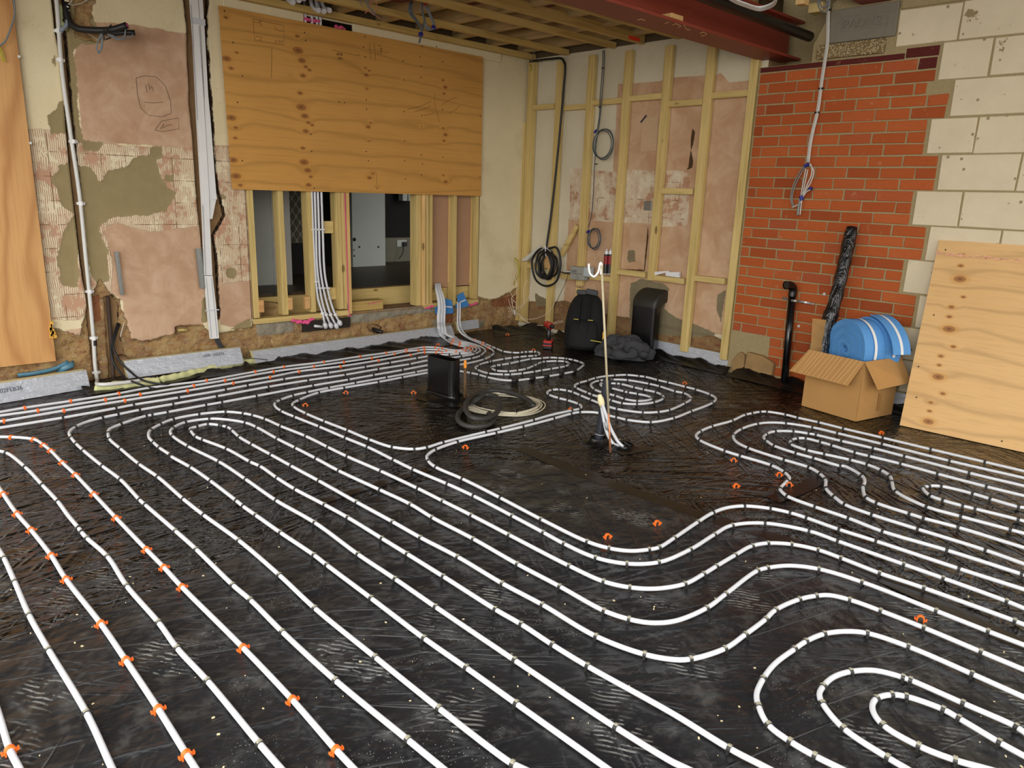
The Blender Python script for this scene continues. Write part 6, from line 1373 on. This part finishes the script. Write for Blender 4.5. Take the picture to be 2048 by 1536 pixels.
o = b.build('thin_wire', M_GREYCAB, smooth=True); tag(o, 'grey wires hanging beside the pink ones in the ceiling', 'wire')

# ================================================================ things on the floor
# upright flattened black duct
t = empty('flat_duct', (3.0, 3.86, 0), 'flattened black plastic duct standing upright on the membrane', 'duct')
A_ = Vector((2.988, 3.994, 0)); B_ = Vector((3.006, 3.729, 0)); ax = (B_ - A_).normalized(); ay = Vector((-ax.y, ax.x, 0)); 
if ay.x < 0: ay = -ay
def rrect(c, hx, hy, r, z, n=5):
    out = []
    for (sx, sy, a0) in ((1,1,0),(-1,1,PI/2),(-1,-1,PI),(1,-1,3*PI/2)):
        for k in range(n + 1):
            a = a0 + PI/2*k/n; out.append(c + ax * (sx*(hx - r) + r*math.cos(a)) + ay * (sy*(hy - r) + r*math.sin(a)) + Vector((0,0,z)))
    return out
cc_ = (A_ + B_) / 2 + ay * .048; hx, hy = (B_ - A_).length / 2, .048
o0 = rrect(cc_, hx, hy, .035, 0); o1 = rrect(cc_ - ay*.004, hx*.99, hy, .035, .272); i1 = rrect(cc_ - ay*.004, hx*.99 - .004, hy - .004, .032, .272); i0 = rrect(cc_, hx - .004, hy - .004, .032, .02); n = len(o0)
b = MB(); b.add(o0 + o1 + i1 + i0, [(k, (k+1)%n, n+(k+1)%n, n+k) for k in range(n)] + [(n+k, n+(k+1)%n, 2*n+(k+1)%n, 2*n+k) for k in range(n)] + [(2*n+k, 2*n+(k+1)%n, 3*n+(k+1)%n, 3*n+k) for k in range(n)] + [tuple(3*n+k for k in range(n))])
b.build('duct_wall', M_BLACKGLOSS, t, smooth=False)
b = MB(); b.add(rrect(cc_, hx + .012, hy + .012, .04, .0) + rrect(cc_, hx + .006, hy + .006, .04, .03) , [(k, (k+1)%n, n+(k+1)%n, n+k) for k in range(n)]); b.build('tape_collar', M_TAPE, t)
def sleeve(label, c, r, h, seed, wx=1, wy=1):
    b = MB(); rs = random.Random(seed); n_ = 28; rings = ((r, h), (r * 1.15, h * .5), (r * 1.6, h * .16), (r * 1.95, .002)); vs = []
    for R0, z in rings:
        for k in range(n_): a = 2*PI*k/n_; q_ = R0 * (1 + .13 * math.sin(a * 5 + seed + R0 * 40) * (1 if z < h else 0)); vs.append(Vector((c[0] + q_*wx*math.cos(a), c[1] + q_*wy*math.sin(a), max(.0016, z + rs.uniform(-.003, .003) * (z > .003)))))
    b.add(vs, [(i*n_+k, i*n_+(k+1)%n_, (i+1)*n_+(k+1)%n_, (i+1)*n_+k) for i in range(3) for k in range(n_)]); o = b.build('membrane_sleeve', M_EDGEPOLY, smooth=True); tag(o, label, 'plastic sheet', 'membrane sleeves round pipes'); return o
sleeve('crumpled membrane collar at the foot of the flattened black duct', (cc_.x + .01, cc_.y - .02, 0), .12, .022, 3, .8, 1.15)
# brown post with orange top
t = empty('copper_pipe', (3.102, 3.704, 0), 'dirty brown upright pipe with an orange tip behind the black duct', 'pipe')
b = MB(); b.tube([(3.102,3.704,0), (3.10,3.706,.225)], .0105, 12); b.build('pipe', simple('dusty_brown_pipe', (86,62,36), .7, .3, 60), t, smooth=True)
b = MB(); b.tube([(3.10,3.706,.224), (3.10,3.706,.262), (3.10,3.706,.264), (3.10,3.706,.275)], lambda i: [.0108,.0108,.009,.008][i], 12); b.build('orange_tip', simple('orange_brass', (226,140,40), .35, .2, 80), t)
# conduit coil and cable coil
t = empty('conduit_coil', (2.95, 3.3, 0), 'loosely coiled ribbed black conduit lying on the membrane', 'conduit')
k6 = lambda x, y, z=.015: on_floor(820 + x / 7.877, 690 + y / 7.877, z)
P = [k6(*q) for q in [(1945,965,.02),(1880,880,.03),(1700,790,.035),(1500,735,.035),(1250,720,.03),(1050,780,.03),(920,870,.04),(880,960,.06),(900,1060,.07),(1000,1150,.07),(1150,1165,.06),(1300,1120,.055),(1400,1010,.055),(1410,900,.06),(1330,800,.06),(1200,790,.05),(1080,850,.04),(980,920,.02),(850,1000,.015),(770,1080,.015),(760,1180,.015),(850,1260,.015),(1000,1290,.015),(1200,1270,.015),(1310,1200,.015),(1300,1120,.015),(1240,1080,.015)]]
b = MB(); Sx = spline(P, .006); b.tube(Sx, lambda i: .0165 if i % 2 else .0148, 12); b.build('ribbed_pipe', simple('dusty_black_conduit', (52,51,48), .6, .25, 60), t, smooth=True)
t = empty('cable_coil', (3.2, 3.45, 0), 'coil of cream white cable lying beside the ribbed black conduit', 'cable coil')
b = MB(); c0 = on_floor(1008, 811, 0); 
for q in range(9):
    R0 = .225 + .011 * (q % 5) ; z = .006 + .009 * (q // 5) + .003 * (q % 2); ph = random.uniform(0, 6)
    P = [Vector((c0.x + (R0 + .005 * math.sin(2*PI*k/40*2 + ph)) * math.cos(2*PI*k/40) - .012 * math.sin(q), c0.y + (R0 * .96) * math.sin(2*PI*k/40) + .01 * math.cos(q * 2), z + .004 * math.sin(2*PI*k/40*3 + ph))) for k in range(40)]
    b.tube(P, .0042, 6, closed=True)
b.build('loops', simple('cream_cable', (206,198,174), .5, .08, 40), t, smooth=True)
b = MB(); q_ = k6(1685, 1060, .012); b.tube(spline([q_ + Vector((-.035,-.03,-.005)), q_ + Vector((0,0,.02)), q_ + Vector((.04,.035,-.005))], .01), .004, 6); b.build('tie', M_BLACKRUB, t)

# black soil pipe upright
t = empty('waste_pipe', (3.146, 2.563, 0), 'upright black waste pipe among the heating pipes', 'pipe')
b = MB(); a = Vector((3.146, 2.563, 0)); e = Vector((3.165, 2.545, .375)); d_ = (e - a).normalized()
n_ = 20; nx = d_.orthogonal().normalized(); ny = d_.cross(nx); rg = [(a, .0265), (a + d_*.045, .0265), (a + d_*.046, .0245), (e, .0245), (e, .021), (a + d_*.2, .021)]; vs = []
for p, r_ in rg: vs += [p + nx*r_*math.cos(2*PI*k/n_) + ny*r_*math.sin(2*PI*k/n_) for k in range(n_)]
b.add(vs, [(i*n_+k, i*n_+(k+1)%n_, (i+1)*n_+(k+1)%n_, (i+1)*n_+k) for i in range(5) for k in range(n_)] + [tuple(5*n_+k for k in range(n_))]); b.build('pipe', simple('satin_black_pipe', (34,36,44), .35, .15, 15), t, smooth=False)
b = MB(); b.tube([a + d_*.05, a + d_*.054], .0262, 20); b.build('grey_line', M_GREYTAPE, t)
sleeve('crumpled membrane collar at the foot of the upright waste pipe', (3.146, 2.563, 0), .045, .03, 5)
# thin rod with a hook
t = empty('hooked_rod', (3.068, 2.411, 0), 'thin upright rod with a copper lower end and a white U shaped hook on top', 'rod')
base = Vector((3.068, 2.411, 0)); top = base + Vector((-.078, .083, 1.02)); m1 = base.lerp(top, .22)
b = MB(); b.tube([base, m1], .0055, 10); b.build('copper_end', M_COPPER, t, smooth=True)
b = MB(); b.tube([m1, top], .0062, 10); b.build('rod', simple('dirty_cream_conduit', (184,172,140), .5, .15, 25), t, smooth=True)
hs = (CR - CR.z * Vector((0,0,1))).normalized(); b = MB()
P = [top + Vector((0,0,-.05)), top + Vector((0,0,.005)), top - hs*.006 + Vector((0,0,.012)), top - hs*.010 + Vector((0,0,-.01)), top - hs*.016 + Vector((0,0,-.04)), top - hs*.036 + Vector((0,0,-.062)), top - hs*.056 + Vector((0,0,-.048)), top - hs*.064 + Vector((0,0,-.02)), top - hs*.066 + Vector((0,0,.004))]
b.tube(spline(P, .006), .0058, 10); b.build('hook', M_WHITEPL, t, smooth=True)
# taped pair of white pipes
t = empty('pipe_pair', (3.18, 2.43, 0), 'pair of white pipes bending up from the membrane, taped together and capped', 'pipe')
w5 = lambda x, y: (1140 + x / 9.0375, 760 + y / 9.0353)
def upr(px, py, bx, by):   # point on the vertical plane through the pipe pair, facing the camera
    d = ray(px, py); nrm = Vector((CF.x, CF.y, 0)).normalized(); k = nrm.dot(Vector((bx, by, 0))) / nrm.dot(d); return Vector((d.x*k, d.y*k, d.z*k + H))
g0 = on_floor(*w5(960, 1215), 0); 
P1 = [upr(*w5(*q), g0.x, g0.y) for q in [(960,1215),(880,1130),(800,1000),(730,860),(690,740),(640,600),(590,450),(560,340)]]
P2_ = [upr(*w5(*q), g0.x + .01, g0.y + .012) for q in [(905,1215),(800,1160),(720,1060),(650,900),(620,760),(590,600),(565,450),(545,340)]]
for P in (P1, P2_): P[0].z = .003; b = MB(); b.tube(spline(P, .01), .0088, 12); b.build('pipe', M_PIPE, t, smooth=True)
b = MB(); c_ = [(P1[i] + P2_[i]) / 2 for i in (6, 7)]; u_ = (c_[1] - c_[0]).normalized(); b.tube([c_[0] - u_*.008, c_[0] + u_*.01, c_[1], c_[1] + u_*.014, c_[1] + u_*.026], lambda i: [.014,.0185,.018,.013,.010][i], 12); b.build('tape_cap', M_CREAMTAPE, t, smooth=True)
b = MB(); c_ = [(P1[i] + P2_[i]) / 2 for i in (3, 4)]; b.tube([c_[0], c_[1]], .0185, 12, flat=.7); b.build('grey_tape_wrap', M_GREYTAPE, t, smooth=True)
sleeve('torn membrane cut around the foot of the taped white pipes', (g0.x + .0, g0.y + .0, 0), .055, .018, 8)

# backpack
M_FABRIC = simple('black_fabric', (9,9,10), .85, .3, 120, bump=.4)
M_GREYFAB = simple('grey_fabric', (70,70,72), .9, .12, 90, bump=.4)
bpC = Vector((5.09, 4.40, 0)); fw = Vector((-.83, -.56, 0)).normalized(); sd = Vector((fw.y, -fw.x, 0)) * -1   # fw faces the room, sd to image right
if sd.dot(CR) < 0: sd = -sd
t = empty('backpack', bpC, 'black backpack with yellow piping standing against the studs', 'backpack')
def blob(prof, name, mat, off, lean=.0, n=24, parent=t, pw=2.6, noise_=.006):
    b = MB(); vs = []; rs = random.Random(4)
    for z, hw, hd, oy in prof:
        for k in range(n):
            a = 2*PI*k/n; ca, sa = math.cos(a), math.sin(a); x = math.copysign(abs(ca) ** (2/pw), ca) * hw; y = math.copysign(abs(sa) ** (2/pw), sa) * hd
            vs.append(bpC + off + sd*x + fw*(y + oy - lean*z) + Vector((0,0,z + rs.uniform(-noise_, noise_) * .3)) + fw * rs.uniform(-noise_, noise_))
    m_ = len(prof); b.add(vs, [(i*n+k, i*n+(k+1)%n, (i+1)*n+(k+1)%n, (i+1)*n+k) for i in range(m_-1) for k in range(n)] + [tuple(range(n-1,-1,-1)), tuple((m_-1)*n + k for k in range(n))])
    return b.build(name, mat, parent, smooth=True, sub=1)
blob([(0,.16,.10,0),(.02,.185,.12,0),(.15,.19,.13,0),(.30,.18,.12,0),(.40,.155,.105,0),(.47,.115,.08,0),(.50,.07,.05,0)], 'main_body', M_FABRIC, Vector((0,0,0)), .18)
blob([(.03,.12,.05,.12),(.05,.14,.06,.12),(.18,.14,.06,.12),(.26,.12,.045,.11),(.29,.08,.02,.10)], 'front_pocket', M_FABRIC, Vector((0,0,0)), .18)
for s_ in (-1, 1):
    b = MB(); P = [bpC + sd*(s_*.045) + fw*y - fw*.18*z + Vector((0,0,z)) for y, z in ((.09,.47),(.135,.40),(.15,.30),(.15,.18),(.15,.06))]; b.tube(spline(P, .02), .024, 10, flat=.4); b.build('shoulder_strap', M_FABRIC, t, smooth=True)
b = MB(); b.obox(bpC + sd*-.05 + Vector((.03,.02,.515)), sd*.045, fw*.02, Vector((0,0,.022))); b.obox(bpC + sd*.045 + Vector((.03,.02,.52)), sd*.055 + Vector((0,0,-.008)), fw*.025, Vector((0,0,.024))); b.build_each('top_flap', M_GREYFAB, t, bevel=.012)
b = MB()
for s_ in (-1, 1): a = bpC + sd*(s_*.065) + fw*.125 + Vector((0,0,.29)); b.bar(a - sd*.022, a + sd*.022, .004, .005)
a = bpC + sd*.12 + fw*.16 + Vector((0,0,.115)); b.bar(a - sd*.04, a + sd*.07 + Vector((0,0,-.01)), .004, .006)
b.build_each('yellow_piping', simple('yellow_trim', (200,186,70), .6), t)
b = MB(); a = bpC + sd*.185 + fw*.06 + Vector((0,0,.18)); b.bar(a, a + Vector((0,0,-.075)), .02, .01, up=tuple(fw)); b.build('yellow_tag', simple('yellow_tag', (226,180,30), .6), t)
# rumpled grey garment
M_CLOTH = NM('grey_fleece'); _n = M_CLOTH.noise(30, 4); M_CLOTH = M_CLOTH.fin(M_CLOTH.mix(_n, s2l((44,45,48)), s2l((70,71,74))), .95, M_CLOTH.bump(M_CLOTH.noise(14, 3), .5, .01))
def cloth():
    gc = Vector((5.13, 3.98, 0)); b = MB(); nu, nv = 60, 22; rs = np.random.RandomState(5); vs = []
    dirx = Vector((.28, -.80, 0)).normalized(); 
    for i in range(nu):
        for j in range(nv + 1):
            a = 2*PI*i/nu; f_ = j / nv
            R0 = (1 - f_); fold = 1 + .16*math.sin(a*3 + f_*6) * (f_ > .02) + .08*math.sin(a*7 - f_*9)
            x = .26*math.cos(a)*R0*fold; y = .16*math.sin(a)*R0*fold
            h = .15 * (1 - R0 ** 2.6) ** .5 * (.8 + .35*math.sin(a*2 + 1 + f_*3)) + .028*math.sin(a*5 + f_*14)*(R0)*f_*4*(1-f_) + .02*math.sin(f_*22 + a*3)*(1 - f_)*f_*3
            dx = Vector((dirx.x, dirx.y, 0)) * x; dy = Vector((-dirx.y, dirx.x, 0)) * y; vs.append(gc + dx + dy + Vector((0,0, max(.003, h))))
    M_ = nv + 1; b.add(vs, [(i*M_+j, ((i+1)%nu)*M_+j, ((i+1)%nu)*M_+j+1, i*M_+j+1) for i in range(nu) for j in range(nv)])
    for P, r_ in (([(-.12,-.10,.04),(-.02,-.17,.06),(.08,-.19,.05),(.14,-.14,.06),(.10,-.06,.09)], .045), ([(.05,-.02,.13),(.12,.03,.12),(.2,.0,.09),(.23,-.1,.05)], .05), ([(-.15,.05,.12),(-.05,.02,.15),(.02,-.06,.12),(-.03,-.13,.07)], .045), ([(-.1,.1,.1),(.0,.08,.155),(.1,.1,.14),(.18,.06,.1)], .04)):
        P3 = [gc + Vector((dirx.x, dirx.y, 0))*p[0] + Vector((dirx.y, -dirx.x, 0))*-p[1]*1.0 + Vector((0,0,p[2])) for p in P]; S_ = spline(P3, .015); b.tube(S_, lambda i: r_*(.8 + .25*math.sin(i*.7)), 14)
    o = b.build('garment', M_CLOTH, smooth=True); tag(o, 'rumpled dark grey fleece garment lying on the membrane by the black duct', 'clothing')
cloth()
# cordless drill standing on its battery
t = empty('cordless_drill', (4.83, 4.60, 0), 'red and black cordless drill standing on its battery pack', 'drill')
c_ = Vector((4.83, 4.60, 0)); up = Vector((0,0,1)); b = MB(); b.obox(c_ + up*.03, sd*.042, fw*.055, up*.03); b.build('battery', M_BLACK, t, bevel=.008)
b = MB(); b.obox(c_ + up*.066, sd*.038, fw*.05, up*.012); b.obox(c_ + up*.035, sd*.043, fw*.056, up*.007); b.build('battery_band', M_REDPL, t, bevel=.004)
b = MB(); b.tube([c_ + up*.07, c_ + up*.12 + fw*-.005, c_ + up*.2 + fw*.005], lambda i: [.024,.018,.022][i], 10); b.build('handle', M_BLACK, t, smooth=True)
b = MB(); b.tube([c_ + up*.215 - fw*.06 - sd*.03, c_ + up*.215 + fw*.05 + sd*.03], .03, 12); b.build('motor_housing', M_REDPL, t, bevel=.004)
b = MB(); b.tube([c_ + up*.215 + fw*.05 + sd*.03, c_ + up*.22 + fw*.09 + sd*.045, c_ + up*.222 + fw*.11 + sd*.05], lambda i: [.024,.02,.012][i], 12); b.build('chuck', M_BLACK, t, smooth=True)
# big black bend duct coming out of the back wall
t = empty('wall_duct', (5.33, 4.0, 0), 'large black rectangular duct rising from the floor and bending into the back wall', 'duct')
vz = lambda px, py, X: on_right(px, py, X)
yl = on_right(1261, 620, 5.27).y; yr = on_right(1308, 620, 5.27).y; yc = (yl + yr) / 2; hw = (yl - yr) / 2
prof = [(.0, 5.315), (.25, 5.315), (.44, 5.315), (.475, 5.318), (.52, 5.335), (.555, 5.37), (.575, 5.42), (.58, 5.47)]
b = MB(); vs = []; n_ = 0
def sect(cx, cz, nx_, nz_, hw_, hd_):   # rounded rectangle in the plane spanned by y and (nx,nz)
    out = []
    for (sy, s2, a0) in ((1,1,0),(-1,1,PI/2),(-1,-1,PI),(1,-1,3*PI/2)):
        for k in range(5):
            a = a0 + PI/2*k/4; r_ = .03; yy = sy*(hw_-r_) + r_*math.cos(a); dd = s2*(hd_-r_) + r_*math.sin(a); out.append((cx + nx_*dd, yc + yy, cz + nz_*dd))
    return out
R_ = []
for z in (.0, .2, .44): R_.append(sect(5.335, z, 1, 0, hw, .055))
for k in range(1, 7): a = PI/2*k/6; R_.append(sect(5.335 + .12 - .12*math.cos(a), .44 + .09*math.sin(a), math.cos(a), -math.sin(a), hw*1.03, .06))
R_.append(sect(5.50, .53, 0, -1, hw*1.03, .06)); N_ = len(R_[0]); vs = [v for s_ in R_ for v in s_]
b.add(vs[:3*N_], [(i*N_+k, i*N_+(k+1)%N_, (i+1)*N_+(k+1)%N_, (i+1)*N_+k) for i in range(2) for k in range(N_)]); b.build('vertical_duct', M_BLACKGLOSS, t, smooth=True)
b = MB(); b.add(vs[2*N_:], [(i*N_+k, i*N_+(k+1)%N_, (i+1)*N_+(k+1)%N_, (i+1)*N_+k) for i in range(len(R_)-3) for k in range(N_)]); b.build('bend', simple('dusty_black_bend', (38,37,31), .5, .25, 12), t, smooth=True)
b = MB(); b.add(sect(5.335, .437, 1, 0, hw+.003, .058) + sect(5.335, .443, 1, 0, hw+.003, .058), [(k, (k+1)%N_, N_+(k+1)%N_, N_+k) for k in range(N_)]); b.build('joint_line', M_BLACK, t)

# black waste pipe with elbow on the brickwork and its perforated strap
t = empty('waste_pipe', (5.34, 2.59, 0), 'black waste pipe with an open elbow strapped to the brickwork', 'pipe')
e_ = on_right(1584, 590, 5.345); f_ = on_right(1569, 735, 5.30)
bb_ = Vector((5.33, f_.y, 0)); 
b = MB(); S_ = [bb_, Vector((5.345, e_.y, e_.z)), ] ; b.tube([bb_, Vector((5.35, e_.y, e_.z + .0))], .027, 18); b.build('pipe', M_BLACKGLOSS, t, smooth=True)
oc = on_right(1584, 575, 5.27); b = MB(); b.tube(spline([Vector((5.35, e_.y, e_.z - .01)), Vector((5.35, e_.y, e_.z + .04)), Vector((5.335, e_.y + .004, e_.z + .065)), Vector((5.30, e_.y + .012, e_.z + .075)), Vector((5.27, e_.y + .02, e_.z + .075))], .008), .031, 18, caps=False); b.build('elbow', M_BLACKGLOSS, t, smooth=True)
b = MB(); q_ = Vector((5.285, e_.y + .017, e_.z + .075)); b.tube([q_, q_ + Vector((.004, 0, 0))], .028, 16); b.build('bore', M_DARKBROWN, t)
b = MB(); L_ = [on_right(x, y, X) for x, y, X in ((1565,595,5.39),(1578,599,5.37),(1583,601,5.318),(1592,602,5.318),(1600,603,5.36),(1612,605,5.39),(1628,608,5.39))]
S_ = spline(L_, .006); b.tube(S_, lambda i: .0085 if i % 3 else .006, 8, flat=.15); o = b.build('perforated_strap', M_STEEL); tag(o, 'perforated steel strap holding the black waste pipe to the bricks', 'strap')
b = MB()
for px, py in ((1649,588),(1598,652)): q_ = on_right(px, py, 5.397); b.tube([q_, q_ + Vector((-.006,0,0))], .011, 10)
o = b.build('wall_plug', M_LTCAB); tag(o, 'pale round plugs in the brickwork behind the black plastic roll', 'plug')

# cardboard box with its flaps
def mat_card():
    m = NM('cardboard'); fl = m.wave(38, .6, 1, co=m.mapping(rot=(0, 0, .22)), direction='Y')
    c = m.mix(m.noise(5, 4), s2l((170,126,74)), s2l((190,146,90))); c = m.mix(m.math('MULTIPLY', m.step(fl, .0, .25, 1, 0), .12), c, s2l((120,84,44)))
    return m.fin(c, .8, m.bump(m.noise(9, 3), .25, .01), spec=.2)
M_CARD = mat_card(); M_CARDE = simple('cardboard_edge', (206,172,122), .85, .1, 60)
bA = Vector((4.90, 2.21, 0)); bB = Vector((4.815, 1.80, 0)); e1 = (bB - bA); e2 = Vector((-e1.y, e1.x, 0)); 
if e2.x < 0: e2 = -e2
e2 = e2.normalized() * .40; bC = bB + e2; bD = bA + e2; hB = .40; zz = Vector((0,0,1))
t = empty('cardboard_box', (bA + bC) / 2, 'open brown cardboard box with folded out flaps holding blue foam rolls', 'box')
def panel(p, q, r, s, th, name, mat=M_CARD):
    b = MB(); nrm = (q - p).cross(s - p).normalized() * th; b.prism([p, q, r, s], nrm); return b.build(name, mat, t, bevel=.0015)
for p, q in ((bA, bB), (bB, bC), (bC, bD), (bD, bA)): panel(p, q, q + zz*hB, p + zz*hB, -.004, 'side_panel')
panel(bA, bB, bC, bD, .004, 'base_panel')
out1 = -e2.normalized(); u1 = e1.normalized()
# front flap folded out and down, its outer part creased
fA, fB = bA + zz*hB, bB + zz*hB
panel(fA, fB, fB + out1*.10 - zz*.155 + u1*-.03, fA + out1*.10 - zz*.155 - u1*.06, .004, 'front_flap')
b = MB()
for k in range(13):
    f0 = .04 + k * .075 + random.uniform(-.015, .015); a = fA.lerp(fB, f0) + out1*.002; c = a + out1*.098 - zz*.150 - u1*(.03 + .02*random.random()); b.tube([a, c], .0016, 5)
b.build_each('flap_crease', M_CARDE, t)
panel(fB + u1*.001, bC + zz*hB + u1*.001, bC + zz*(hB - .15) + u1*.11 - e2*.06, fB + zz*-.17 + u1*.085 + e2*.14, .004, 'right_flap')
panel(fA + e2*.05, bD + zz*hB, bD + zz*(hB + .16) - u1*.03, fA + e2*.05 + zz*.21 - u1*.02, .004, 'left_flap')
panel(bD + zz*hB, bC + zz*hB, bC + zz*(hB + .06) + e2*.25, bD + zz*(hB + .06) + e2*.25, .004, 'back_flap')
b = MB(); q_ = bB.lerp(bC, .52); b.prism([q_ + zz*.05 + u1*.0045, q_ + e2.normalized()*.03 + zz*.05 + u1*.0045, q_ + e2.normalized()*.03 + zz*.17 + u1*.0045, q_ + zz*.17 + u1*.0045], u1*.0006); b.build('brown_tape', simple('brown_tape', (160,116,66), .4), t)

# blue foam rolls
def roll(label, c, nrm, R, w, tail=None, seedv=0):
    t = empty('foam_roll', c - Vector((0,0,R)), label, 'foam roll', 'blue foam rolls'); nrm = nrm.normalized(); s1 = nrm.cross(zz).normalized(); up = s1.cross(nrm).normalized()
    if up.z < 0: up = -up
    b = MB(); P = []; turns = 13; N = turns * 36; r0 = .03; vs = []
    for k in range(N + 1):
        a = -2*PI*k/36; r_ = r0 + (R - r0) * k / N; th = (R - r0)/turns * .90
        d = s1*math.cos(a) + up*math.sin(a); wob = nrm * (.0025*math.sin(k*.31))
        vs += [c + d*(r_ - th) + wob, c + d*r_ + wob, c + d*r_ - nrm*w, c + d*(r_ - th) - nrm*w]
    b.add(vs, [(4*k+j, 4*(k+1)+j, 4*(k+1)+(j+1)%4, 4*k+(j+1)%4) for k in range(N) for j in range(4)]); b.build('rolled_foam', M_BLUEROLL, t, smooth=False)
    b = MB(); vs = []; M0 = 40
    for k in range(M0 + 1):
        a = PI * (1.05 - 1.1*k/M0); d = s1*math.cos(a) + up*math.sin(a); ww = w*.5
        vs += [c + d*(R + .002) - nrm*(ww - .010), c + d*(R + .002) - nrm*(ww + .010)]
    b.add(vs, [(2*k, 2*k+1, 2*k+3, 2*k+2) for k in range(M0)]); b.build('white_stripe', M_WHITEPL, t, smooth=True)
    return t, s1, up
M_BLUEROLL = simple('blue_edging_foam', (84,146,206), .7, .08, 90, bump=.35)
nr = Vector((-.86, .50, 0)).normalized()
d = ray(1690, 698); kx = 5.0 / d.x; rc = Vector((d.x*kx, d.y*kx, d.z*kx + H))
t1, s1, up1 = roll('front blue foam roll with a white stripe in the cardboard box', rc, nr, .205, .15)
rc2 = rc - nr*.155 + Vector((.0, 0, .015))
t2, s2, up2 = roll('rear blue foam roll with a white stripe and a loose outer end', rc2, nr, .205, .12)
b = MB(); vs = []; sgn = 1 if s2.dot(CR) > 0 else -1
for k in range(25):
    a = PI/2 - (PI/2 * 1.0) * k / 24; d_ = s2*sgn*math.cos(a)*(.21 + .05*k/24) + up2*math.sin(a)*(.212) ; vs += [rc2 + d_, rc2 + d_ - nr*.13, rc2 + d_*1.03 - nr*.13, rc2 + d_*1.03]
b.add(vs, [(4*k+j, 4*(k+1)+j, 4*(k+1)+(j+1)%4, 4*k+(j+1)%4) for k in range(24) for j in range(4)]); b.build('loose_end', M_BLUEROLL, t2, smooth=False)
b = MB(); vs = []
for k in range(25):
    a = PI/2 - (PI/2 * 1.0) * k / 24; d_ = (s2*sgn*math.cos(a)*(.21 + .05*k/24) + up2*math.sin(a)*(.212))*1.035; vs += [rc2 + d_ - nr*.055, rc2 + d_ - nr*.075]
b.add(vs, [(2*k, 2*k+1, 2*k+3, 2*k+2) for k in range(24)]); b.build('loose_end_stripe', M_WHITEPL, t2)

# roll of black plastic leaning in the box
M_POLY = NM('glossy_black_polythene'); _n = M_POLY.noise(6, 3, .5, co=M_POLY.mapping(scale=(3, 3, .8)), dist=1.5); M_POLY = M_POLY.fin(s2l((22,22,23)), .18, M_POLY.bump(M_POLY.math('ADD', _n, M_POLY.math('MULTIPLY', M_POLY.noise(30, 3), .15)), .9, .03), spec=.6)
pt = on_right(1704, 455, 5.34); pb = Vector((5.03, 2.13, .06)); q_mid = on_right(1668, 610, 5.16)
b = MB(); S_ = spline([pb, on_right(1644, 690, 5.08), q_mid, on_right(1690, 520, 5.27), pt], .02); n_ = len(S_)
b.tube(S_, lambda i: (.052 if i < n_*.5 else .044 + .0*i) * (1 + .05*math.sin(i*1.1)) * (.8 if i > n_ - 3 else 1), 18); o = b.build('plastic_roll', M_POLY, smooth=True); tag(o, 'long roll of glossy black plastic leaning against the bricks from the box', 'plastic roll')

# leaning plywood sheet
def plk2():
    K = []
    for x, y, r in [(1592,425,.03),(1612,536,.012),(1540,597,.015),(1527,657,.014),(1525,733,.03),(1550,842,.014),(1475,900,.014),(1465,955,.012),(1458,1028,.028),(1485,1132,.014),(1413,1185,.012),(1405,1238,.012),(1398,1303,.026),(1597,343,.014),(1608,275,.012)]:
        px, py = 1400 + x / 3.0725, 420 + y / 3.0725; f_ = (py - 480) / (850 - 480); X = 5.37 - .39 * f_; q = on_right(px, py, X); K.append((q.y, q.z, r * .75))
    return K
M_PLYB = mat_ply('pale_plywood', 1, 2, (206,162,104), (224,184,128), plk2(), None, 1.0)
t = empty('plywood_sheet', (4.98, 1.0, 0), 'pale plywood sheet leaning against the block wall at the right edge', 'plywood')
BL, TL = Vector((4.975, 1.585, .002)), on_right(1878, 480, 5.375)
dv = Vector((.045, -1.0, 0)).normalized() * 1.25; TLr = TL
b = MB(); nn_ = (dv).cross(TL - BL).normalized() * .018
if nn_.x < 0: nn_ = -nn_
b.prism([BL, BL + dv, TL + dv*1.0, TL], nn_); b.build('sheet', M_PLYB, t, bevel=.0008)
b = MB(); 
for k in range(150):
    f_ = random.random(); g = .93 + random.uniform(-.007, .007) - .02 * f_; p = BL.lerp(TL, g) + dv*(f_ * .98) - nn_ * .08; b.obox(p, dv.normalized()*random.uniform(.003,.012), nn_*.12, (TL - BL).normalized()*random.uniform(.002,.005))
b.build('torn_glue_line', simple('torn_wood_fibres', (228,172,140), .8, .2, 60), t)
b = MB()
for f_, g in ((.04,.95),(.05,.60),(.03,.32),(.05,.16),(.72,.5),(.45,.03)): p = BL.lerp(TL, g) + dv*f_; b.tube([p - nn_*.03, p - nn_*.06], .005, 8)
b.build_each('screw_hole', M_DARKBROWN, t)
